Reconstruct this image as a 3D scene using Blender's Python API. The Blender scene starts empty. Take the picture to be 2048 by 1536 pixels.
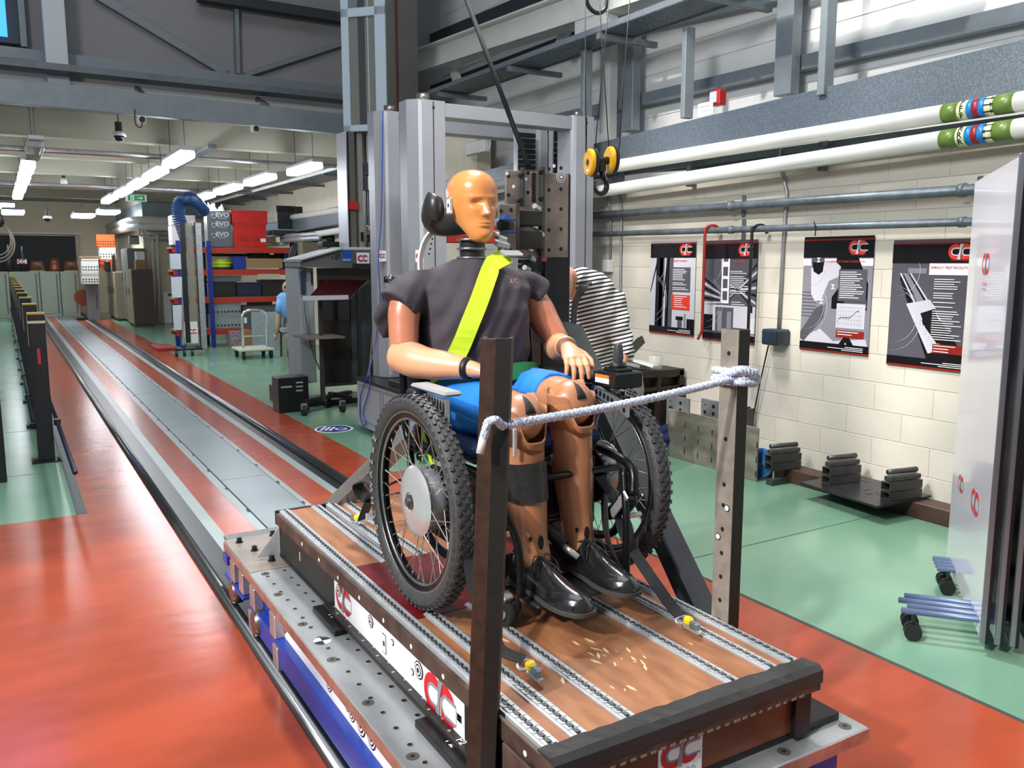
import bpy, bmesh, math, random
from mathutils import Vector as V, Matrix, Euler
random.seed(7)
PI = math.pi; R = math.radians
scn = bpy.context.scene; col = scn.collection
scn.view_settings.view_transform = 'Standard'; scn.view_settings.look = 'None'
scn.view_settings.gamma = 1; scn.view_settings.use_curve_mapping = False
scn.view_settings.exposure = 0.0
# ---------------------------------------------------------------- camera
FPX, YAW, PIT, CH = 1700.0, R(30.75), R(8.22), 1.62
FW = V((math.sin(YAW)*math.cos(PIT), math.cos(YAW)*math.cos(PIT), -math.sin(PIT)))
RT = V((math.cos(YAW), -math.sin(YAW), 0)); UP = RT.cross(FW); CC = V((0, 0, CH))
cd = bpy.data.cameras.new('camera'); cam = bpy.data.objects.new('camera', cd); col.objects.link(cam)
cd.sensor_width = 36; cd.lens = FPX/2048*36; cd.clip_end = 200; cd.clip_start = .05
cam.matrix_world = Matrix(((RT.x, UP.x, -FW.x, 0), (RT.y, UP.y, -FW.y, 0), (RT.z, UP.z, -FW.z, CH), (0, 0, 0, 1)))
scn.camera = cam
def ray(x, y): return RT*((x-1024)/FPX) - UP*((y-768)/FPX) + FW
def PX(x, y, X): d = ray(x, y); return CC + d*(X/d.x)
def PY(x, y, Y): d = ray(x, y); return CC + d*(Y/d.y)
def PZ(x, y, Z): d = ray(x, y); return CC + d*((Z-CH)/d.z)
# ---------------------------------------------------------------- light
w = bpy.data.worlds.new('sky'); scn.world = w; w.use_nodes = True
bg = w.node_tree.nodes['Background']; bg.inputs[0].default_value = (.66, .76, .92, 1); bg.inputs[1].default_value = .33
def light(kind, name, loc, to, energy, color, **k):
    l = bpy.data.lights.new(name, kind); l.energy = energy; l.color = color
    for a, b in k.items(): setattr(l, a, b)
    o = bpy.data.objects.new(name, l); col.objects.link(o); o.location = loc
    o.rotation_euler = (V(to)-V(loc)).to_track_quat('-Z', 'Y').to_euler(); return o
light('SUN', 'sun', (-8, 2, 7), (-8+1.0, 2+.26, 7-.70), 3.0, (1, .95, .88), angle=R(2.2))
light('AREA', 'flood_lamp', (2.6, 4.7, 5.6), (1.4, 2.2, .8), 330, (1, .97, .92), shape='RECTANGLE', size=.7, size_y=.7)
light('AREA', 'side_flood', (-2.2, 1.6, 4.6), (5.6, 4.2, 3.2), 300, (.97, .98, 1), shape='RECTANGLE', size=1.6, size_y=1.0)
light('AREA', 'roof_light', (.5, 3.0, 8.6), (2.8, 3.4, 1.5), 220, (.92, .96, 1), shape='RECTANGLE', size=5, size_y=5)
# ---------------------------------------------------------------- materials
def s2l(c):
    c = c/255.0
    return c/12.92 if c <= .04045 else ((c+.055)/1.055)**2.4
def hexc(h): return tuple(s2l(int(h[i:i+2], 16)) for i in (0, 2, 4)) + (1,)
MATS = {}
def M(name, h='808080', rough=.5, metal=0, var=0, scale=8, bump=0, h2=None, emit=0, spec=.5, coat=0, stretch=None, detail=4, contrast=(.35, .65), alpha=1, trans=0, bscale=None):
    if name in MATS: return MATS[name]
    m = bpy.data.materials.new(name); m.use_nodes = True; MATS[name] = m
    nt = m.node_tree; n = nt.nodes; L = nt.links; b = n['Principled BSDF']; c = hexc(h)
    b.inputs['Base Color'].default_value = c; b.inputs['Roughness'].default_value = rough
    b.inputs['Metallic'].default_value = metal; b.inputs['Specular IOR Level'].default_value = spec
    b.inputs['Coat Weight'].default_value = coat; b.inputs['Alpha'].default_value = alpha
    b.inputs['Transmission Weight'].default_value = trans
    if emit: b.inputs['Emission Color'].default_value = c; b.inputs['Emission Strength'].default_value = emit
    m.diffuse_color = c
    if var or h2 or bump:
        tc = n.new('ShaderNodeTexCoord'); mp = n.new('ShaderNodeMapping'); L.new(tc.outputs['Object'], mp.inputs[0])
        if stretch: mp.inputs['Scale'].default_value = stretch
        no = n.new('ShaderNodeTexNoise'); no.inputs['Scale'].default_value = scale; no.inputs['Detail'].default_value = detail
        L.new(mp.outputs[0], no.inputs['Vector'])
        if var or h2:
            r = n.new('ShaderNodeValToRGB'); r.color_ramp.elements[0].position = contrast[0]; r.color_ramp.elements[1].position = contrast[1]
            c2 = hexc(h2) if h2 else tuple(min(1, x*(1+var)) for x in c[:3])+(1,)
            c1 = c if h2 else tuple(x*(1-var) for x in c[:3])+(1,)
            r.color_ramp.elements[0].color = c1; r.color_ramp.elements[1].color = c2
            L.new(no.outputs[0], r.inputs[0]); L.new(r.outputs[0], b.inputs['Base Color'])
        if bump:
            nb = no
            if bscale:
                nb = n.new('ShaderNodeTexNoise'); nb.inputs['Scale'].default_value = bscale; L.new(mp.outputs[0], nb.inputs['Vector'])
            bp = n.new('ShaderNodeBump'); bp.inputs['Strength'].default_value = bump; bp.inputs['Distance'].default_value = .01
            L.new(nb.outputs[0], bp.inputs['Height']); L.new(bp.outputs[0], b.inputs['Normal'])
    return m
# ---------------------------------------------------------------- mesh builder
ORG = {}
GT = [None]                                             # scale of the sled group: drawn in sled units, 1 unit = 1.098 m
class MB:
    def __init__(s, *a): s.v = []; s.f = []; s.m = []; s.mi = 0; s.T = GT[0]
    def add(s, vs, fs):
        k = len(s.v); T = s.T
        s.v += [(T @ V(p)) if T is not None else V(p) for p in vs]
        s.f += [tuple(k+i for i in f) for f in fs]; s.m += [s.mi]*len(fs); return s
    def box(s, a, b, T=None):
        (x0, y0, z0), (x1, y1, z1) = a, b
        vs = [V(p) for p in ((x0,y0,z0),(x1,y0,z0),(x1,y1,z0),(x0,y1,z0),(x0,y0,z1),(x1,y0,z1),(x1,y1,z1),(x0,y1,z1))]
        if (x1-x0)*(y1-y0)*(z1-z0) < 0: fl = True
        else: fl = False
        if T is not None: vs = [T @ p for p in vs]
        fs = [(0,3,2,1),(4,5,6,7),(0,1,5,4),(1,2,6,5),(2,3,7,6),(3,0,4,7)]
        if fl: fs = [f[::-1] for f in fs]
        return s.add(vs, fs)
    def cbox(s, c, d, rot=(0, 0, 0)):
        T = Matrix.Translation(V(c)) @ Euler(rot).to_matrix().to_4x4()
        h = [x/2 for x in d]; return s.box([-x for x in h], h, T)
    def frame(s, p, q, up=(0, 0, 1)):
        p = V(p); q = V(q); z = (q-p).normalized(); u = V(up)
        if abs(z.dot(u)) > .98: u = V((0, 1, 0)) if abs(z.y) < .9 else V((1, 0, 0))
        x = u.cross(z).normalized(); y = z.cross(x)
        return Matrix(((x.x, y.x, z.x, p.x), (x.y, y.y, z.y, p.y), (x.z, y.z, z.z, p.z), (0, 0, 0, 1))), (q-p).length
    def bar(s, p, q, w, h, up=(0, 0, 1)):
        T, l = s.frame(p, q, up); return s.box((-w/2, -h/2, 0), (w/2, h/2, l), T)
    def prism(s, poly, p, q, up=(0, 0, 1)):          # poly (x,y) extruded from p to q
        T, l = s.frame(p, q, up); n = len(poly)
        vs = [T @ V((x, y, 0)) for x, y in poly]+[T @ V((x, y, l)) for x, y in poly]
        return s.add(vs, [tuple(range(n))[::-1], tuple(range(n, 2*n))]+[(i, (i+1) % n, n+(i+1) % n, n+i) for i in range(n)])
    def cyl(s, p, q, r, r2=None, n=12, caps=True):
        r2 = r if r2 is None else r2; T, l = s.frame(p, q)
        vs = [T @ V((r*math.cos(2*PI*i/n), r*math.sin(2*PI*i/n), 0)) for i in range(n)]
        vs += [T @ V((r2*math.cos(2*PI*i/n), r2*math.sin(2*PI*i/n), l)) for i in range(n)]
        fs = [(i, (i+1) % n, n+(i+1) % n, n+i) for i in range(n)]
        if caps: fs += [tuple(range(n))[::-1], tuple(range(n, 2*n))]
        return s.add(vs, fs)
    def lathe(s, prof, p, q, n=24, caps=True):        # prof [(r, t)] t along p->q in metres
        T, l = s.frame(p, q); vs = []; fs = []
        for r, t in prof: vs += [T @ V((r*math.cos(2*PI*i/n), r*math.sin(2*PI*i/n), t)) for i in range(n)]
        for k in range(len(prof)-1): fs += [(k*n+i, k*n+(i+1) % n, (k+1)*n+(i+1) % n, (k+1)*n+i) for i in range(n)]
        if caps: fs += [tuple(range(n))[::-1], tuple(range((len(prof)-1)*n, len(prof)*n))]
        return s.add(vs, fs)
    def ball(s, c, r, n=12, sc=(1, 1, 1), T=None):
        vs = []; fs = []; m = max(4, n//2); c = V(c)
        for j in range(m+1):
            a = PI*j/m
            for i in range(n):
                b = 2*PI*i/n; p = V((math.sin(a)*math.cos(b)*r*sc[0], math.sin(a)*math.sin(b)*r*sc[1], math.cos(a)*r*sc[2]))
                vs.append(c+(T @ p if T is not None else p))
        for j in range(m):
            for i in range(n): fs.append((j*n+i, (j+1)*n+i, (j+1)*n+(i+1) % n, j*n+(i+1) % n))
        return s.add(vs, fs)
    def tube(s, pts, r, n=8, closed=False, caps=True, flat=None, up=(0, 0, 1)):
        """r: number or list. flat=(a,b): elliptical section a across, b along up."""
        pts = [V(p) for p in pts]; N = len(pts); rs = r if isinstance(r, (list, tuple)) else [r]*N
        vs = []; fs = []; prev = None
        for k in range(N):
            a = pts[(k-1) % N] if (closed or k > 0) else pts[k]; b = pts[(k+1) % N] if (closed or k < N-1) else pts[k]
            t = (b-a).normalized()
            if prev is None:
                u = V(up)
                if abs(t.dot(u)) > .95: u = V((0, 1, 0)) if abs(t.y) < .9 else V((1, 0, 0))
            else: u = prev
            x = u.cross(t).normalized(); y = t.cross(x); prev = y
            fa, fb = (1, 1) if flat is None else (flat[k] if isinstance(flat, list) else flat)
            for i in range(n):
                g = 2*PI*i/n; vs.append(pts[k]+x*(rs[k]*fa*math.cos(g))+y*(rs[k]*fb*math.sin(g)))
        K = N if closed else N-1
        for k in range(K):
            k2 = (k+1) % N; fs += [(k*n+i, k*n+(i+1) % n, k2*n+(i+1) % n, k2*n+i) for i in range(n)]
        if caps and not closed: fs += [tuple(range(n))[::-1], tuple(range((N-1)*n, N*n))]
        return s.add(vs, fs)
    def ribbon(s, pts, side, w, t):                    # flat strap: pts centreline, side = width direction(s)
        pts = [V(p) for p in pts]; vs = []; fs = []
        for k, p in enumerate(pts):
            a = pts[max(0, k-1)]; b = pts[min(len(pts)-1, k+1)]; tg = (b-a).normalized()
            sd = V(side[k] if isinstance(side, list) else side); sd = (sd-tg*sd.dot(tg)).normalized(); nn = tg.cross(sd)
            ww = w[k] if isinstance(w, list) else w
            vs += [p+sd*ww/2+nn*t/2, p-sd*ww/2+nn*t/2, p-sd*ww/2-nn*t/2, p+sd*ww/2-nn*t/2]
        for k in range(len(pts)-1): fs += [(4*k+i, 4*k+(i+1) % 4, 4*k+4+(i+1) % 4, 4*k+4+i) for i in range(4)]
        fs += [(3, 2, 1, 0), tuple(4*(len(pts)-1)+i for i in range(4))]
        return s.add(vs, fs)
    def loft(s, rings, caps=True):                    # rings: lists of points, same count
        n = len(rings[0]); vs = [p for r in rings for p in r]; fs = []
        for k in range(len(rings)-1): fs += [(k*n+i, k*n+(i+1) % n, (k+1)*n+(i+1) % n, (k+1)*n+i) for i in range(n)]
        if caps: fs += [tuple(range(n))[::-1], tuple(range((len(rings)-1)*n, len(rings)*n))]
        return s.add(vs, fs)
    def poly(s, pts): return s.add(pts, [tuple(range(len(pts)))])
    def mesh(s, name, mats, smooth=False, org=V((0, 0, 0))):
        me = bpy.data.meshes.new(name); me.from_pydata([v-org for v in s.v], [], s.f)
        for m in (mats if isinstance(mats, (list, tuple)) else [mats]): me.materials.append(m)
        if len(me.materials) > 1: me.polygons.foreach_set('material_index', s.m)
        bm = bmesh.new(); bm.from_mesh(me); bmesh.ops.recalc_face_normals(bm, faces=bm.faces); bm.to_mesh(me); bm.free()
        if smooth:
            me.polygons.foreach_set('use_smooth', [True]*len(me.polygons))
        me.update(); return me
    def build(s, name, mats, parent=None, smooth=False, bevel=0, label=None, kind=None, autos=None, subd=0):
        org = ORG.get(parent.name, V((0, 0, 0))) if parent is not None else V((0, 0, 0))
        if parent is None and s.v:
            lo = [min(v[i] for v in s.v) for i in range(3)]; hi = [max(v[i] for v in s.v) for i in range(3)]
            org = V(((lo[0]+hi[0])/2, (lo[1]+hi[1])/2, lo[2]))
        me = s.mesh(name, mats, smooth or bool(autos), org)
        o = bpy.data.objects.new(name, me); col.objects.link(o)
        if parent is not None: o.parent = parent
        else: o.location = org
        ORG[o.name] = org
        if autos: 
            me.set_sharp_from_angle(angle=R(autos))
        if bevel:
            b = o.modifiers.new('bevel', 'BEVEL'); b.width = bevel; b.segments = 1; b.limit_method = 'ANGLE'; b.angle_limit = R(40)
        if subd:
            b = o.modifiers.new('sub', 'SUBSURF'); b.levels = subd; b.render_levels = subd
        if label: o['label'] = label
        if kind: o['kind'] = kind
        return o
def tag(o, label, cat, group=None):
    o['label'] = label; o['category'] = cat
    if group: o['group'] = group
    return o
def thing(name, label, cat, loc=(0, 0, 0), group=None, rot=None):
    if GT[0] is not None: loc = GT[0] @ V(loc)
    o = bpy.data.objects.new(name, None); col.objects.link(o); o.location = loc; o.empty_display_size = .1
    ORG[o.name] = V((0, 0, 0)) if rot is not None else V(loc)
    if rot is not None: o.rotation_euler = rot
    return tag(o, label, cat, group)
def kids(o): return [c for c in col.objects if c.parent == o]
def dup(o, parent=None, shift=None, label=None, rz=None):
    c = o.copy(); col.objects.link(c); c.parent = parent
    ORG[c.name] = ORG.get(o.name, V((0, 0, 0)))
    if parent is None and shift is not None: c.location = o.location+V(shift)
    if rz is not None: c.rotation_euler.z = rz
    if label: c['label'] = label
    for k in kids(o): dup(k, c)
    return c
def bez(p, n=12):                                       # Catmull-Rom through points
    p = [V(x) for x in p]; q = [p[0]*2-p[1]]+p+[p[-1]*2-p[-2]]; out = []
    for i in range(1, len(q)-2):
        for k in range(n):
            t = k/n; a, b, c, d = q[i-1], q[i], q[i+1], q[i+2]
            out.append(((b*2)+(c-a)*t+(a*2-b*5+c*4-d)*t*t+(b*3-a-c*3+d)*t*t*t)/2)
    out.append(p[-1]); return out
def remesh(mb, voxel, smooth=4, sub=0):
    """fuse the closed shapes of a builder into one smooth skin; returns a new builder"""
    me = mb.mesh('tmp', []); o = bpy.data.objects.new('tmp', me); col.objects.link(o)
    r = o.modifiers.new('r', 'REMESH'); r.mode = 'VOXEL'; r.voxel_size = voxel
    if smooth: sm = o.modifiers.new('s', 'SMOOTH'); sm.iterations = smooth; sm.factor = .5
    bpy.context.view_layer.update()
    ev = o.evaluated_get(bpy.context.evaluated_depsgraph_get()); m2 = ev.to_mesh()
    out = MB(); out.T = None; out.add([v.co.copy() for v in m2.vertices], [tuple(p.vertices) for p in m2.polygons]); ev.to_mesh_clear()
    bpy.data.objects.remove(o); bpy.data.meshes.remove(me); return out
def text(body, size, T, mat, parent, name='lettering', extrude=.0004, sx=1, align='CENTER', bold=0):
    cu = bpy.data.curves.new('t', 'FONT'); cu.body = body; cu.size = size; cu.extrude = extrude; cu.align_x = align; cu.align_y = 'CENTER'
    cu.offset = bold; cu.resolution_u = 3
    o = bpy.data.objects.new('t', cu); col.objects.link(o); bpy.context.view_layer.update()
    me = bpy.data.meshes.new_from_object(o.evaluated_get(bpy.context.evaluated_depsgraph_get())); bpy.data.objects.remove(o); bpy.data.curves.remove(cu)
    mb = MB(); mb.T = None if parent is None else GT[0]; mb.add([T @ V((v.co.x*sx, v.co.y, v.co.z)) for v in me.vertices], [tuple(p.vertices) for p in me.polygons]); bpy.data.meshes.remove(me)
    if parent is None: return mb
    return mb.build(name, mat, parent)
def plane_T(o, x, y):                                    # matrix with local x,y axes on a surface, z outwards
    x = V(x).normalized(); y = V(y).normalized(); z = x.cross(y); o = V(o)
    return Matrix(((x.x, y.x, z.x, o.x), (x.y, y.y, z.y, o.y), (x.z, y.z, z.z, o.z), (0, 0, 0, 1)))
# palette
RED = M('logo_red', 'c8202c', .5); WHITE = M('print_white', 'eeeef0', .5); GREYP = M('print_grey', '8a8a90', .5); BLACKP = M('print_black', '141416', .5)
BLK = M('black_plastic', '17181a', .45); BLKM = M('black_metal', '1b1c1e', .4, .4, bump=.05, scale=60); RUB = M('rubber', '1d1d1f', .75, bump=.1, scale=90)
STEEL = M('steel_dark', '4d4a48', .45, .4, var=.3, scale=14, bump=.05); STEELL = M('steel_light', 'a5a7aa', .38, .45, var=.12, scale=20)
CHROME = M('chrome', 'd0d2d4', .2, .75); ALU = M('aluminium', 'b9bcbf', .4, .4, var=.1, scale=30, bump=.03)
GALV = M('galvanised', '7f888e', .45, .2, var=.08, scale=9, contrast=(.3, .7), bump=.04); GALVD = M('galvanised_dark', '646c72', .45, .2, var=.10, scale=10)
WHT = M('white_paint', 'd9dad6', .45, var=.04, scale=3); CREAM = M('cream_paint', 'd6cdb8', .6, var=.05, scale=3)
BROWNST = M('brown_steel', '58473f', .5, .45, var=.35, scale=12, bump=.08); RUST = M('brown_rust', '3a2419', .6, .3, var=.3, scale=25, bump=.1)
YEL = M('yellow', 'e6c40a', .45)
def disc(mb, T, r, z=0, n=20, cx=0, cy=0, th=.0006):
    vs = [T @ V((cx+r*math.cos(2*PI*i/n), cy+r*math.sin(2*PI*i/n), z)) for i in range(n)]
    vt = [T @ V((cx+r*math.cos(2*PI*i/n), cy+r*math.sin(2*PI*i/n), z+th)) for i in range(n)]
    mb.add(vs+vt, [tuple(range(n))[::-1], tuple(range(n, 2*n))]+[(i, (i+1) % n, n+(i+1) % n, n+i) for i in range(n)])
def flat(mb, T, pts, z=0, th=.0005):
    n = len(pts); vs = [T @ V((x, y, z)) for x, y in pts]+[T @ V((x, y, z+th)) for x, y in pts]
    mb.add(vs, [tuple(range(n))[::-1], tuple(range(n, 2*n))]+[(i, (i+1) % n, n+(i+1) % n, n+i) for i in range(n)])
def arcp(cx, cy, r, a0, a1, n=10): return [(cx+r*math.cos(R(a0+(a1-a0)*i/n)), cy+r*math.sin(R(a0+(a1-a0)*i/n))) for i in range(n+1)]
def logo(mb, T, w, mi=(0, 1, 2), z=0, lines=True):
    """two facing red C shapes around a grey link, width w, centred"""
    r, wh, gy = mi; S = Matrix.Diagonal((w, w, 1, 1)); T = T @ S
    mb.mi = r; flat(mb, T, arcp(-.2, 0, .3, 60, 300, 16)+[(-.05, -.26), (-.05, .26)], z)
    flat(mb, T, arcp(.2, 0, .3, 240, 480, 16)+[(.05, .26), (.05, -.26)], z)
    mb.mi = gy; flat(mb, T, arcp(-.22, 0, .16, 90, 270, 10)+[(-.02, -.16), (-.02, .16)], z+.0006)
    flat(mb, T, [(.5, .16), (.14, .16)]+arcp(.22, 0, .16, 110, 250, 8)+[(.14, -.16), (.5, -.16)], z+.0006)
    mb.mi = wh; flat(mb, T, arcp(-.22, 0, .11, 90, 270, 10)+[(-.02, -.11), (-.02, .11)], z+.0012)
    flat(mb, T, [(.51, .11), (.16, .11)]+arcp(.22, 0, .11, 110, 250, 8)+[(.16, -.11), (.51, -.11)], z+.0012)
    mb.mi = gy; flat(mb, T, [(-.12, -.3), (.02, -.3), (.03, .05), (.12, .3), (-.02, .3), (-.04, 0)], z+.0018)
def logo_sheet(T, w, h, parent, lw=None, txt=False, name='sticker', label=None, lz=0):
    mb = MB(); mb.mi = 0; flat(mb, T, [(-w/2, -h/2), (w/2, -h/2), (w/2, h/2), (-w/2, h/2)]); z = .0006
    logo(mb, T @ Matrix.Translation((0, h*lz, 0)), lw or w*.85, (1, 0, 2), z)
    if txt:
        mb.mi = 2
        for s, sz, dy in (('CRANFIELD', .115, -.30), ('IMPACT CENTRE', .06, -.39)):
            t = text(s, w*sz, T @ Matrix.Translation((0, h*dy, .001)), None, None, sx=1.15); mb.add(t.v, t.f)
    return mb.build(name, [WHITE, RED, GREYP], parent, label=label)
def target(mb, T, r, mi=(0, 1), z=0, n=16):
    for k, (q, c) in enumerate(((1, 1), (.86, 0), (.68, 1), (.5, 0), (.3, 1))): mb.mi = mi[0] if c == 0 else mi[1]; disc(mb, T, r*q, z+.0005*k, n)
# ================================================================ the setting
def struct(mb, name, mat, **k): return mb.build(name, mat, kind='structure', **k)
FL_G = M('floor_green', '66907a', .22, var=.10, scale=1.3, h2='769c84', bump=.03, bscale=5)
FL_R = M('floor_red', '93402a', .2, h2='a64a31', scale=2.2, bump=.10, bscale=5, stretch=(1, 2.2, 1))
FL_GY = M('floor_grey', '8f9c9c', .3, var=.05, scale=2)
PANEL = M('cladding_white', 'dcdedd', .5, var=.03, scale=2); DARKW = M('gable_grey', '8b8a8c', .6, var=.06, scale=1)
floor = struct(MB().box((-6, -4, -.3), (7, 31, 0)), 'floor', FL_G)
def zone(a, b, mat, name, z=.0015, lab=None): 
    m = MB().box((a[0], a[1], .0003), (b[0], b[1], z)); return m.build(name, mat, floor, label=lab)
zone((-.13, -3, 0), (.785, 5.99, 0), FL_R, 'red_paint'); zone((.362, 5.99, 0), (.785, 30, 0), FL_R, 'red_paint')
zone((2.10, -3, 0), (2.99, 6.0, 0), FL_R, 'red_paint'); zone((2.10, 6.0, 0), (2.49, 30.3, 0), FL_R, 'red_paint')
zone((1.03, -3, 0), (1.218, 29.5, 0), FL_R, 'red_paint', .003); zone((1.672, -3, 0), (1.882, 29.5, 0), FL_R, 'red_paint', .003)
zone((1.218, -3, 0), (1.672, 28.2, 0), FL_GY, 'grey_strip', .004)
zone((.956, -3, 0), (1.03, 30, 0), FL_GY, 'grey_strip', .004); zone((1.882, -3, 0), (1.95, 30, 0), FL_GY, 'grey_strip', .004)
zone((.30, 6.0, 0), (.362, 30, 0), M('edge_dark', '3c4644', .5), 'edge_strip', .002); zone((2.99, -3, 0), (3.01, 6.02, 0), MATS['edge_dark'], 'edge_strip', .003)
# central cover plates, each lifts out, with pairs of black screws
seam = M('seam_black', '15181a', .6)
zone((1.275, -3, 0), (1.63, 28, 0), seam, 'seam', .0045)
pl = MB().box((1.283, 0, .0045), (1.622, 2.394, .0075)); P0 = None
for k in range(10):
    y = 4.0+2.4*k
    if P0 is None: P0 = pl.build('cover_plate', M('plate_grey', '7f8f94', .3, .2, var=.06, scale=1.5), floor); P0.location.y = y
    else: c = P0.copy(); col.objects.link(c); c.location.y = y
sc = MB().cyl((0, 0, .0075), (0, 0, .0095), .009, n=8); s0 = None
for k in range(38):
    y = 4.25+.62*k
    for x in (1.268, 1.637):
        for d in (0, .035):
            if s0 is None: s0 = sc.build('screw', seam, floor); c = s0
            else: c = s0.copy(); col.objects.link(c)
            c.location = (x, y+d, 0)
for ya, yb, x0, x1 in ((7.35, 7.36, -3, .3), (9.3, 9.31, -3, .3), (3.35, 3.36, 3.01, 5), (12, 12.01, 2.5, 5)):
    zone((x0, ya, 0), (x1, yb, 0), M('joint', '4d6b58', .5), 'floor_joint', .0012)
def rail(x0, x1, name, lab, tx0, tx1):
    t = thing(name, lab, 'rail', (x0, -3, 0))
    cx = (x0+x1)/2; r = (x1-x0)/2
    MB().cyl((cx, -3, r*.25), (cx, 30.2, r*.25), r, n=20).build('rail_bar', M('rail_steel', '74777a', .22, .9, var=.2, scale=3, stretch=(1, .2, 1)), t, smooth=True)
    MB().box((tx0, -3, .0005), (tx1, 30.2, .004)).build('trough', M('trough_black', '0e1214', .3), t)
    return t
rail(.785, .846, 'track_rail', 'long polished round steel rail in the left side of the red track', .846, .956)
rail(2.023, 2.10, 'track_rail', 'long round steel rail in the right side of the red track, by the green floor', 1.95, 2.023)
# right wall of painted blocks
WX = 5.2
wr = struct(MB().box((WX-.001, -1, 0), (WX+.25, 9.6, 2.345)), 'wall_right', M('mortar', 'cdc6b8', .8))
BL = M('block_paint', 'd2ccbf', .62, var=.05, scale=2.5, bump=.12, bscale=45)
bm_ = MB().box((0, .0008, .0015), (.01, .4392, .194)); bo = None; half = MB().box((0, .003, .003), (.01, .217, .193)); ho = None
for r_ in range(12):
    y = .9-(.22 if r_ % 2 else 0)
    while y < 9.5:
        if bo is None: bo = bm_.build('block', BL, wr, bevel=.0022); c = bo
        else: c = bo.copy(); col.objects.link(c)
        ORG[c.name] = ORG[wr.name]; c.location = V((WX-.006, y, r_*.1955))-ORG[wr.name]
        y += .44
bo.data.transform(Matrix.Translation(ORG[wr.name]))
# cladding above, purlins, columns
cl = struct(MB().box((5.6, -2, 2.3), (5.7, 11.4, 11.1)), 'wall_right.001', PANEL)
rb = MB()
for k in range(26): rb.box((5.594, -2, 2.42+.2*k), (5.6005, 11.4, 2.425+.2*k))
rb.build('panel_joint', M('panel_seam', 'c9cbcb', .6), cl)
struct(MB().box((WX, 9.6, 0), (5.4, 24.4, 3.42)), 'wall_right.002', CREAM)
struct(MB().box((3.25, 24.4, 0), (5.4, 30, 3.42)), 'wall_right.003', CREAM)
struct(MB().box((-3.4, 30, 0), (5.4, 30.2, 3.42)), 'wall_back', M('back_wall_cream', 'd5cbb2', .6))
struct(MB().box((-3.4, 4.35, 0), (-3.2, 30, 11.2)), 'wall_left', M('wall_dim', '77797a', .7))  # unseen wall, put in to block the sun from the far floor
struct(MB().box((-3.4, 10.6, 3.42), (5.4, 30.2, 3.5)), 'ceiling', M('ceiling_low', '9a9d98', .7, var=.05))
struct(MB().box((-3.4, 11.5, 3.5), (5.7, 11.65, 11.2)), 'wall_back.001', DARKW)
struct(MB().box((-3.4, -2, 11), (5.8, 11.6, 11.15)), 'ceiling.001', M('roof_dark', '2b3036', .7))
# across the far end of the high hall
def steel(a, b, w, h, name, label, mat=GALV, cat='beam', up=(0, 0, 1), kind=None):
    o = MB().bar(a, b, w, h, up).build(name, mat, bevel=.003); return tag(o, label, cat)
def channel(a, b, w, h, t, name, label, mat=GALV, cat='beam', up=(0, 0, 1), group=None):   # C section
    p = [(-w/2, -h/2), (w/2, -h/2), (w/2, -h/2+t), (-w/2+t, -h/2+t), (-w/2+t, h/2-t), (w/2, h/2-t), (w/2, h/2), (-w/2, h/2)]
    return tag(MB().prism(p, a, b, up).build(name, mat), label, cat, group)
YB = 10.3
def ext(p, q, s, e): d = (q-p); return p-d*s, q+d*e
a, b = ext(PY(0, 182, YB), PY(683, 249, YB), .3, .25); steel(a, b, .12, .235, 'steel_beam', 'wide mottled galvanised beam spanning the hall above the low ceiling')
a, b = ext(PY(0, 106, 11.35), PY(683, 185, 11.35), .3, .3); channel(a, b, .2, .12, .012, 'purlin', 'galvanised rail along the foot of the dark grey gable wall', GALV)
a, b = ext(PY(0, 127, 10.75), PY(683, 198, 10.75), .3, .25); tray = channel(a, b, .3, .07, .006, 'cable_tray', 'long perforated cable tray crossing above the mottled hall beam', GALVD, 'cable tray')
for px, py in ((280, 178), (525, 200)):
    p = PY(px, py, 10.6); tag(MB().bar(p+V((0, -.2, -.1)), p+V((0, .25, .05)), .05, .05).build('tray_bracket', GALVD), f'small slanting steel bracket under the cable tray, {"left" if px < 400 else "right"} one of the pair', 'bracket')
for k, (y0, y1, z0, m) in enumerate(((158, 214, 0, WHT), (172, 228, 0, WHT))):
    a, b = ext(PY(0, y0, 11.1), PY(683, y1+12, 11.1), .3, .3)
    tag(MB().bar(a, b, .05, .07 if k else .1).build('ceiling_trunking', m), ('upper' if k == 0 else 'lower')+' white trunking strip seen between cable tray and beam', 'trunking')
a = PY(102, -40, 10.95); b = PY(112, 166, 10.95)
c = MB().box((a.x-.11, 10.9, b.z-.05), (a.x+.11, 11.1, 7.5)); struct(c, 'trim_1', M('column_white', 'c9ced4', .45), bevel=.004)
t = thing('gable_bracing', 'galvanised diagonal braces and post against the dark gable wall', 'brace', (2, 11.4, 3.6))
for p, q, w_ in (((190, -12), (452, 146), .1), ((471, -15), (475, 148), .1), ((700, 82), (490, 150), .06)):
    MB().bar(PY(*p, 11.42), PY(*q, 11.42), .05, w_).build('brace', GALV, t, bevel=.003)
steel(PY(395, -8, 11.3), PY(700, 40, 11.3), .15, .12, 'rafter', 'dark sloping rafter at the top of the gable wall', M('rafter_dark', '2c3238', .6))
# window at the left edge
wn = struct(MB().box((-1.6, 11.36, PY(0, 84, 11.36).z), (PY(36, 30, 11.36).x, 11.48, 6)), 'window_1', M('window_frame', '2c3945', .5))
MB().box((-1.5, 11.33, PY(0, 72, 11.33).z), (PY(12, 30, 11.33).x, 11.35, 5.9)).build('pane', M('daylit_pane', '3f9dff', .3, emit=1.6), wn)
MB().box((PY(37, 30, 11.3).x, 11.3, PY(40, 92, 11.3).z), (PY(50, 30, 11.3).x, 11.36, 6)).build('window_post', GALV, wn)
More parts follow.
